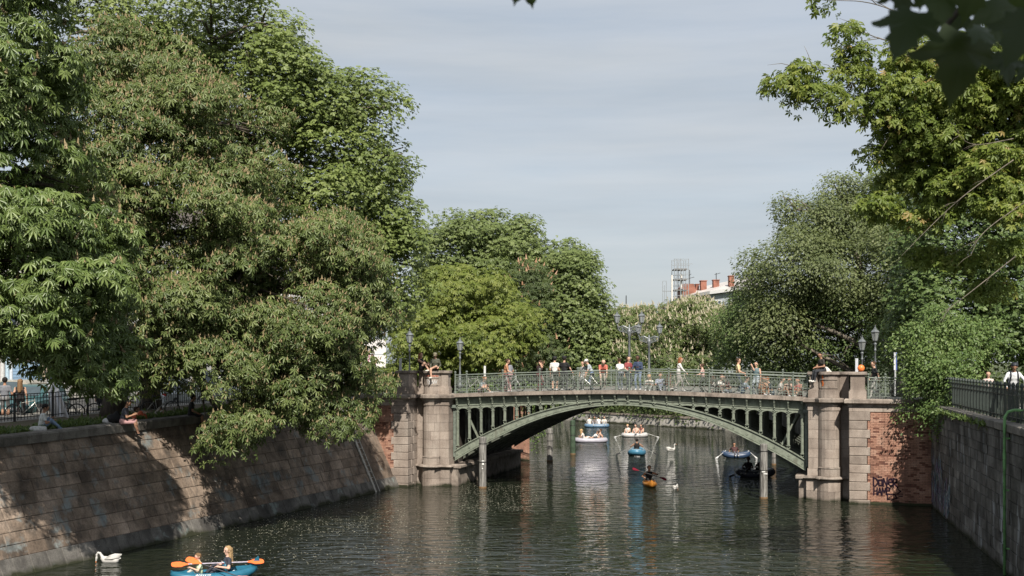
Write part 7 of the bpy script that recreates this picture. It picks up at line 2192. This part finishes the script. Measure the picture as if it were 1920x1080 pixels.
# faded colours on the quay wall next to the corner
def graf2():
    root = thing('graffiti', 'faded blue and violet painted streaks on the quay wall near the brick corner', 'graffiti', rw(15, .04, .9))
    rg = random.Random(9)
    cols = [pm(c, .8, 0, .2) for c in ((.17, .24, .33), (.24, .17, .29), (.40, .42, .44), (.10, .20, .24), (.06, .04, .09))]
    for k, m_ in enumerate(cols):
        g = MB()
        for i in range(34):
            t = rg.uniform(11.2, 16.3); z = rg.uniform(.1, 2.1) * (1 if t > 13 else .6); L = rg.uniform(.15, .6)
            pts = [(t + rg.uniform(-.04, .04) + .08 * math.sin(j + i), z + L * j / 4) for j in range(5)]
            ribbon(g, pts, rg.uniform(.03, .10), lambda x, y: rw(x, .046 + .0006 * k, y))
        g.build('paint_streak', m_, root)
graf2()
def graf3():
    root = thing('graffiti', 'white scribbled tag on the left stone parapet panel with faded red line above', 'graffiti', br(1.85, .6, 5.4))
    pts = mirless = off_path(arcpts(1.42, 2.3, 1.2, 0.72, 24), .008)
    L = plen(pts)
    def f(x, y):
        q = sub_path(pts, max(0, x - 1e-3), x) if x > 1e-3 else [pts[0]]
        return br(q[-1].x, q[-1].y, y)
    wm = pm((.5, .5, .5), .7); rm = pm((.42, .12, .07), .8, 0, .3)
    g = MB(); ribbon(g, [(.52, 5.38), (.50, 5.62), (.62, 5.48), (.66, 5.62), (.58, 5.36), (.74, 5.40), (.78, 5.56), (.84, 5.38), (.90, 5.58), (.96, 5.40), (1.02, 5.56)], .03, f); g.build('white_tag', wm, root)
    g = MB()
    for i in range(9): ribbon(g, [(.3 + .09 * i, 5.80 + .02 * (i % 2)), (.36 + .09 * i, 5.76), (.38 + .09 * i, 5.82)], .03, f)
    g.build('red_tag', rm, root)
    root = thing('graffiti', 'orange spray mark on the right stone parapet beside the dangling legs', 'graffiti', br(21.7, .7, 5.5))
    pts2 = off_path([V2(2 * SM - p.x, p.y) for p in reversed(arcpts(1.42, 2.3, 1.2, 0.72, 24))], .008)
    def f2(x, y):
        q = sub_path(pts2, max(0, x - 1e-3), x); return br(q[-1].x, q[-1].y, y)
    g = MB(); ribbon(g, [(.34, 5.88), (.36, 5.72), (.33, 5.62), (.38, 5.5), (.36, 5.42)], .09, f2); g.build('orange_tag', pm((.50, .13, .03), .7, 0, .3), root)
graf3()

# ------------------------------------------------------------------ houses on the left street
def window(root, f, x, z, w, h, frame, glass, depth=.12):
    """f(x, out, z): point on the facade"""
    g = MB(); 
    fr = .07
    for a0, a1, z0, z1 in ((x - w / 2, x + w / 2, z, z + fr), (x - w / 2, x + w / 2, z + h - fr, z + h), (x - w / 2, x - w / 2 + fr, z + fr, z + h - fr), (x + w / 2 - fr, x + w / 2, z + fr, z + h - fr), (x - .03, x + .03, z + fr, z + h - fr), (x - w / 2 + fr, x + w / 2 - fr, z + h * .68, z + h * .68 + .05)):
        g.hexa([f(a0, .0, z0), f(a1, .0, z0), f(a1, .06, z0), f(a0, .06, z0), f(a0, .0, z1), f(a1, .0, z1), f(a1, .06, z1), f(a0, .06, z1)])
    wo_ = g.build('window', frame, root)
    g = MB(); g.hexa([f(x - w / 2 + .02, .004, z + .02), f(x + w / 2 - .02, .004, z + .02), f(x + w / 2 - .02, .02, z + .02), f(x - w / 2 + .02, .02, z + .02), f(x - w / 2 + .02, .004, z + h - .02), f(x + w / 2 - .02, .004, z + h - .02), f(x + w / 2 - .02, .02, z + h - .02), f(x - w / 2 + .02, .02, z + h - .02)])
    g.build('pane', glass, wo_)
    g = MB(); g.hexa([f(x - w / 2 - .08, .0, z - .12), f(x + w / 2 + .08, .0, z - .12), f(x + w / 2 + .08, .16, z - .12), f(x - w / 2 - .08, .16, z - .12), f(x - w / 2 - .08, .0, z - .01), f(x + w / 2 + .08, .0, z - .01), f(x + w / 2 + .08, .16, z - .01), f(x - w / 2 - .08, .16, z - .01)])
    g.build('sill', frame, wo_)
M_PANE = pm((.06, .08, .10), .08, 0, .2, 2, 0, 'window_pane', .7)
def row_house(label, t0, t1, H, col, group='houses along the left street', shop=None, floors=3):
    zb = 4.25
    f = lambda x, o, z: lw(t0 + x, LR * 4.3 + 19.0 - o, z)
    Lh = t1 - t0
    root = thing('row_house', label, 'house', f(Lh / 2, 0, zb), 0, group)
    wm = pm(col, .85, 0, .1, .8, 0, 'plaster'); tm = pm(tuple(c * .8 for c in col), .85, 0, .1, 2)
    g = MB(); a, b2, c, d = f(0, 0, 0), f(Lh, 0, 0), f(Lh, -9, 0), f(0, -9, 0)
    g.prism([(p.x, p.y) for p in (a, b2, c, d)], zb - 1, zb + H); g.build('wall', wm, root)
    a, b2, c, d = f(-.0, .35, 0), f(Lh, .35, 0), f(Lh, -9.3, 0), f(0, -9.3, 0)
    g = MB(); g.prism([(p.x, p.y) for p in (a, b2, c, d)], zb + H + .003, zb + H + .35); g.build('cornice', tm, root)
    g = MB(); A = [f(0, .3, zb + H + .353), f(Lh, .3, zb + H + .353), f(Lh, -9, zb + H + .353), f(0, -9, zb + H + .353)]; B = [f(.0, -2.2, zb + H + 2.2), f(Lh, -2.2, zb + H + 2.2), f(Lh, -6.5, zb + H + 2.2), f(0, -6.5, zb + H + 2.2)]
    g.hexa(A + B); g.build('roof', pm((.10, .085, .075), .8, 0, .2, 1.5), root)
    n = int(Lh / 2.6)
    for fl in range(1, floors):
        for i in range(n):
            window(root, f, (i + .5) * Lh / n, zb + 3.9 + (fl - 1) * 3.4, 1.15, 1.9, M_WHITE, M_PANE)
    for i in range(n):
        if shop and shop(i, n): continue
        window(root, f, (i + .5) * Lh / n, zb + .9, 1.4, 2.2, pm((.30, .25, .2), .7), M_PANE)
    g = MB(); g.hexa([f(0, .0, zb + 3.35), f(Lh, .0, zb + 3.35), f(Lh, .14, zb + 3.35), f(0, .14, zb + 3.35), f(0, .0, zb + 3.6), f(Lh, .0, zb + 3.6), f(Lh, .14, zb + 3.6), f(0, .14, zb + 3.6)]); g.build('string_course', tm, root)
    return root, f
row_house('pale cream corner house glimpsed under the chestnut leaves at the left edge', 4, 26, 10.5, (.48, .45, .40), floors=3)
row_house('grey plastered house behind the chestnut trunks', 26.01, 46, 11.0, (.42, .42, .43), floors=3)
rh, fh = row_house('white house with magenta scrawled banner at the corner beside the left pier', 46.01, 62, 10.0, (.66, .62, .61), floors=3, shop=lambda i, n: i >= n - 3)
# banner with magenta scrawl
def banner():
    Yb = 86.0
    a = at(640, HOR, Yb); b2 = at(724, HOR, Yb)
    root = thing('banner', 'white banner with scrawled magenta lettering glimpsed through leaves left of the left pier', 'banner', (a.x, a.y, 5))
    zt, z1, zb = at(0, 636, Yb).z, at(0, 664, Yb).z, at(0, 689, Yb).z
    W_ = (b2 - a).length; dx = Vector((b2.x - a.x, b2.y - a.y, 0)).normalized()
    f = lambda x, y: Vector((a.x, a.y, 0)) + dx * x + Vector((0, -.04, y))
    g = MB()
    for z0, z1_ in ((zb, z1 - .06), (z1, zt)):
        for i in range(3):
            x0, x1 = W_ * i / 3 + .02, W_ * (i + 1) / 3 - .02
            q = MB(); q.hexa([f(x0, z0), f(x1, z0), f(x1, z0) + Vector((0, .06, 0)), f(x0, z0) + Vector((0, .06, 0)), f(x0, z1_), f(x1, z1_), f(x1, z1_) + Vector((0, .06, 0)), f(x0, z1_) + Vector((0, .06, 0))]); q.build('panel', pm((.70, .67, .67), .6, 0, .06), root)
    for x in (.15, W_ - .15):
        q = MB(); q.bar(f(x, 4.2) + Vector((0, .12, 0)), f(x, zt) + Vector((0, .12, 0)), .08, .08); q.build('post', pm((.3, .3, .3), .6), root)
    F = lambda x, y: f(x, y) + Vector((0, -.012, 0))
    g = MB(); u = (z1 - zb)
    write(g, 'SIS 9S', .55 * W_ / 3 + .3, zb + u * .62, u * .34, .05, F, .95)
    write(g, 'do.9', .12, zb + u * .12, u * .5, .055, F, .85); write(g, 'EW', W_ * .60, zb + u * .14, u * .5, .055, F, .85)
    g.build('lettering', pm((.42, .03, .14), .6), root)
banner()
# blue shutter with black tag, far left
def shutter():
    Y = 56.6
    f0 = lambda px, py: at(px, py, Y)
    root = thing('shop_shutter', 'blue grey roller shutter with black scrawled tag at the left edge behind the fence', 'shutter', f0(50, 700))
    a, b2 = f0(24, 678), f0(78, 678); zt, zb = a.z, 4.3
    d = Vector((b2.x - a.x, 0, 0))
    n = 14
    for i in range(n):
        z0, z1 = zb + (zt - zb) * i / n, zb + (zt - zb) * (i + 1) / n
        g = MB(); g.hexa([Vector(p) for p in ((a.x, Y, z0 + .006), (b2.x, Y, z0 + .006), (b2.x, Y + .06, z0 + .006), (a.x, Y + .06, z0 + .006), (a.x, Y + .015, z1 - .004), (b2.x, Y + .015, z1 - .004), (b2.x, Y + .06, z1 - .004), (a.x, Y + .06, z1 - .004))]); g.build('slat', pm((.16, .25, .36), .5, 0, .12, 2), root)
    F = lambda x, y: Vector((a.x + x, Y - .012, y))
    g = MB(); W_ = b2.x - a.x
    ribbon(g, [(.15 * W_, zt - .62), (.25 * W_, zt - .4), (.3 * W_, zt - .7), (.38 * W_, zt - .3), (.36 * W_, zt - .75), (.46 * W_, zt - .5), (.5 * W_, zt - .72), (.58 * W_, zt - .45), (.62 * W_, zt - .7), (.75 * W_, zt - .5), (.7 * W_, zt - .68), (.96 * W_, zt - .55)], .03, F)
    ribbon(g, [(.55 * W_, zt - .85), (.62 * W_, zt - 1.0), (.68 * W_, zt - .82), (.72 * W_, zt - 1.05), (.8 * W_, zt - .85), (.9 * W_, zt - 1.0)], .03, F)
    ribbon(g, [(.44 * W_, zt - 1.05), (.47 * W_, zt - .95), (.5 * W_, zt - 1.05), (.44 * W_, zt - 1.05)], .025, F)
    g.build('tag', pm((.02, .02, .03), .7), root)
    for i, (px, w, c) in enumerate(((5, 9, (.5, .5, .5)), (14, 8, (.38, .5, .6)), (21, 6, (.55, .6, .66)), (82, 6, (.46, .38, .28)))):
        q = f0(px, 676); ww = w * Y / FPX
        r2 = thing('column', ('white', 'pale blue', 'blue white', 'tan')[i] + ' painted column of the shopfront at the left edge', 'column', (q.x, Y, 4.3), 0)
        g = MB(); g.lathe([(ww * .62, 0), (ww * .62, .2), (ww * .5, .3), (ww * .46, 2.7), (ww * .6, 2.8), (ww * .6, 3.0)], n=8); g.build('shaft', pm(c, .7), r2, True)
shutter()

# ------------------------------------------------------------------ far house with scaffolding
def far_house():
    Y = 168.0; k = Y / FPX
    X = lambda px: (px - 960) * k
    Zt = lambda py: EYE - (py - HOR) * k
    root = thing('apartment_building', 'distant apartment house with pale pitched roof and brick chimneys above the trees', 'building', (X(1345), Y, 4.2))
    wm = pm((.30, .33, .36), .8, 0, .1, .5)
    z1 = Zt(560)
    g = MB(); g.raw([(X(1287), Y + 6, 3), (X(1330), Y, 3), (X(1420), Y - 2, 3), (X(1420), Y + 16, 3), (X(1290), Y + 16, 3), (X(1287), Y + 6, Zt(558)), (X(1330), Y, Zt(553)), (X(1420), Y - 2, Zt(543)), (X(1420), Y + 16, Zt(543)), (X(1290), Y + 16, Zt(558))], [(4, 3, 2, 1, 0), (5, 6, 7, 8, 9), (0, 1, 6, 5), (1, 2, 7, 6), (2, 3, 8, 7), (3, 4, 9, 8), (4, 0, 5, 9)])
    g.build('wall', wm, root)
    g = MB()
    lo = [(X(1284), Y + 5.4, Zt(557.5)), (X(1329), Y - .8, Zt(552)), (X(1424), Y - 2.8, Zt(541)), (X(1424), Y + 16, Zt(541)), (X(1286), Y + 16, Zt(557.5))]
    hi = [(x, y, z + .45) for x, y, z in lo]
    g.raw(lo + hi, [(4, 3, 2, 1, 0), (5, 6, 7, 8, 9)] + [(i, (i + 1) % 5, 5 + (i + 1) % 5, 5 + i) for i in range(5)]); g.build('cornice', pm((.5, .5, .5), .8), root)
    g = MB(); a = [Vector(v) + Vector((0, 0, .003)) for v in hi]
    r0, r1 = Vector((X(1312), Y + 10, Zt(535))), Vector((X(1424), Y + 7, Zt(512)))
    g.raw(a + [r0, r1], [(0, 1, 5), (1, 2, 6, 5), (2, 3, 6), (3, 4, 5, 6), (4, 0, 5)]); g.build('roof', pm((.50, .47, .45), .55, 0, .1, .4), root)
    bm = pm((.27, .115, .08), .85, 0, .2, 1)
    for px, w, y0, y1, dy in ((1327, 11, 524, 545, 4), (1350, 11, 523, 540, 3.5), (1372, 9, 518, 542, .5), (1319, 6, 529, 545, 6)):
        g = MB(); ww = w * k
        g.box((X(px), Y + dy, (Zt(y0) + Zt(y1)) / 2 - .6), (ww, 1.2, Zt(y0) - Zt(y1) + 1.2)); g.box((X(px), Y + dy, Zt(y0) + .06), (ww + .16, 1.36, .12)); ch = g.build('chimney', bm, root)
    # firewall gable in brick
    g = MB(); pts = [(1281, 566), (1281, 538), (1288, 529), (1308, 529), (1312, 540), (1312, 566)]
    n = len(pts); vs = [(X(x), Y + 3.5, Zt(y)) for x, y in pts] + [(X(x), Y + 6, Zt(y)) for x, y in pts]
    g.raw(vs, [tuple(range(n - 1, -1, -1)), tuple(range(n, 2 * n))] + [(i, n + i, n + (i + 1) % n, (i + 1) % n)[::-1] for i in range(n)]); g.build('gable_wall', bm, root)
    f = lambda x, o, z: Vector((X(1330) + x, Y - x * 2 / (X(1420) - X(1330)) - o, z))
    for x in (1.2, 3.2, 5.2): window(root, f, x, Zt(584), 1.0, 1.6, M_WHITE, M_PANE)
    am = M_DARKMETAL
    for px, y0, y1, arms in ((1301, 502, 530, ((1297, 1310, 519), (1299, 1304, 513))), (1352, 508, 524, ((1349, 1360, 511),))):
        g = MB(); g.bar((X(px), Y + 4, Zt(y1)), (X(px), Y + 4, Zt(y0)), .10)
        for a_, b_, yy in arms: g.bar((X(a_), Y + 4, Zt(yy)), (X(b_), Y + 4, Zt(yy) + .25), .07)
        g.build('aerial', am, root)
    # scaffolding
    root = thing('scaffolding', 'tall tubular scaffolding tower beside the distant apartment house', 'scaffolding', (X(1270), Y, 4.2))
    sm = pm((.28, .30, .32), .5, .5, .1)
    xs = [1262.5, 1267.5, 1274.5, 1280, 1289]
    for dy in (-1.0, 1.6):
        for i, px in enumerate(xs):
            g = MB(); g.bar((X(px), Y + dy, 4), (X(px), Y + dy, Zt(486 if i != 3 else 490)), .09); g.build('standard', sm, root)
        for yy in (487, 496, 506, 515, 525, 535, 545, 555):
            g = MB(); g.bar((X(1262), Y + dy, Zt(yy)), (X(1297 if yy == 496 else 1290), Y + dy, Zt(yy)), .065); g.build('ledger', sm, root)
    for yy in (506, 525, 545):
        g = MB(); g.box(((X(1263) + X(1287)) / 2, Y + .3, Zt(yy) + .05), (X(1287) - X(1263), 2.4, .14)); g.build('platform', pm((.14, .11, .08), .8), root)
    for a_, b_ in (((1263, 525), (1280, 506)), ((1280, 545), (1263, 525)), ((1267, 506), (1274, 487))):
        g = MB(); g.bar((X(a_[0]), Y - 1.05, Zt(a_[1])), (X(b_[0]), Y - 1.05, Zt(b_[1])), .06); g.build('diagonal', sm, root)
    for px, y0, y1, w in ((1259.5, 516, 570, 3), (1276.5, 515, 575, 4)):
        g = MB(); g.box((X(px), Y - .3, (Zt(y0) + Zt(y1)) / 2), (w * k, .3, Zt(y0) - Zt(y1))); g.build('sheeting', pm((.62, .60, .57), .7), root)
    for px in (1242.5, 1246, 1249.5):
        g = MB(); g.bar((X(px), Y, 4), (X(px), Y, Zt(527 if px != 1246 else 535)), .08); g.build('standard', sm, root)
    for yy in (527, 546, 565):
        g = MB(); g.bar((X(1242), Y, Zt(yy)), (X(1262) if yy > 530 else X(1250), Y, Zt(yy)), .12 if yy > 530 else .06); g.build('ledger', sm, root)
    root = thing('mast', 'thin lone mast above the distant chestnut', 'mast', (X(1174), Y, 4.2))
    g = MB(); g.tube([(X(1174), Y, 4), (X(1174), Y, Zt(554))], [.14, .07], 6); g.build('pole', am, root)
far_house()

# ------------------------------------------------------------------ petals and seeds floating on the water
def petals():
    rg = np.random.default_rng(77)
    zones = [(330, 900, 955, 1060, 900, .016), (860, 1010, 905, 960, 700, .017), (480, 760, 930, 1000, 700, .016), (1440, 1640, 940, 1010, 120, .014), (600, 1500, 960, 1080, 500, .013), (1000, 1100, 870, 905, 120, .02)]
    V, F = [], []
    for x0, x1, y0, y1, n, s in zones:
        for _ in range(n):
            p = gp(rg.uniform(x0, x1), rg.uniform(y0, y1))
            if (Vector((p.x, p.y)) - LB).dot(LN) > -.15: continue
            r = s * rg.uniform(.6, 1.7); a = rg.uniform(0, 6.28)
            k = len(V)
            for j in range(4):
                an = a + j * 1.571
                V.append((p.x + r * math.cos(an) * 1.4, p.y + r * math.sin(an), .006 + .004 * (j % 2)))
            F += [(k, k + 1, k + 2, k + 3)]
    g = MB(); g.raw(V, F)
    tag(g.build('floating_petals', pm((.50, .48, .38), .7, 0, .1, 3)), kind='stuff')
petals()
print('people', PCOUNT[0])

# ------------------------------------------------------------------ grass tufts along the copings
def tufts():
    rg = np.random.default_rng(51)
    P = []
    for _ in range(1500):
        t = rg.uniform(-3, 26); p = LR * ltop(t) + .5 + abs(rg.normal()) * .9
        if gapnoise(np.array([[t, p * 2, 0]]), .9, 2)[0] > -.05: P.append(tuple(lw(t, p, ltop(t) - .03)))
    for _ in range(500):
        t = rg.uniform(-2, 16); P.append(tuple(rw(t, -.5 - abs(rg.normal()) * .4, RTOP - .02)))
    for _ in range(160):
        t = rg.uniform(3, 16); P.append(tuple(rw(t, .1, RTOP - .26)))
    P = np.array(P); idx = np.repeat(np.arange(len(P)), 7); m = len(idx)
    pos = P[idx] + rg.normal(size=(m, 3)) * np.array([.05, .05, 0])
    fwd = unit(rg.normal(size=(m, 3)) * .45 + np.array([0, 0, 1.0])); nrm = unit(rg.normal(size=(m, 3)) + np.array(to_sun))
    V, F = place(LEAF_NAR, pos, fwd, nrm, rg.uniform(.08, .26, m))
    tag(add('grass', tri_mesh('grass', V, F, L_ELM, np.repeat(rg.random(m), len(LEAF_NAR[0])))), kind='stuff')
tufts()
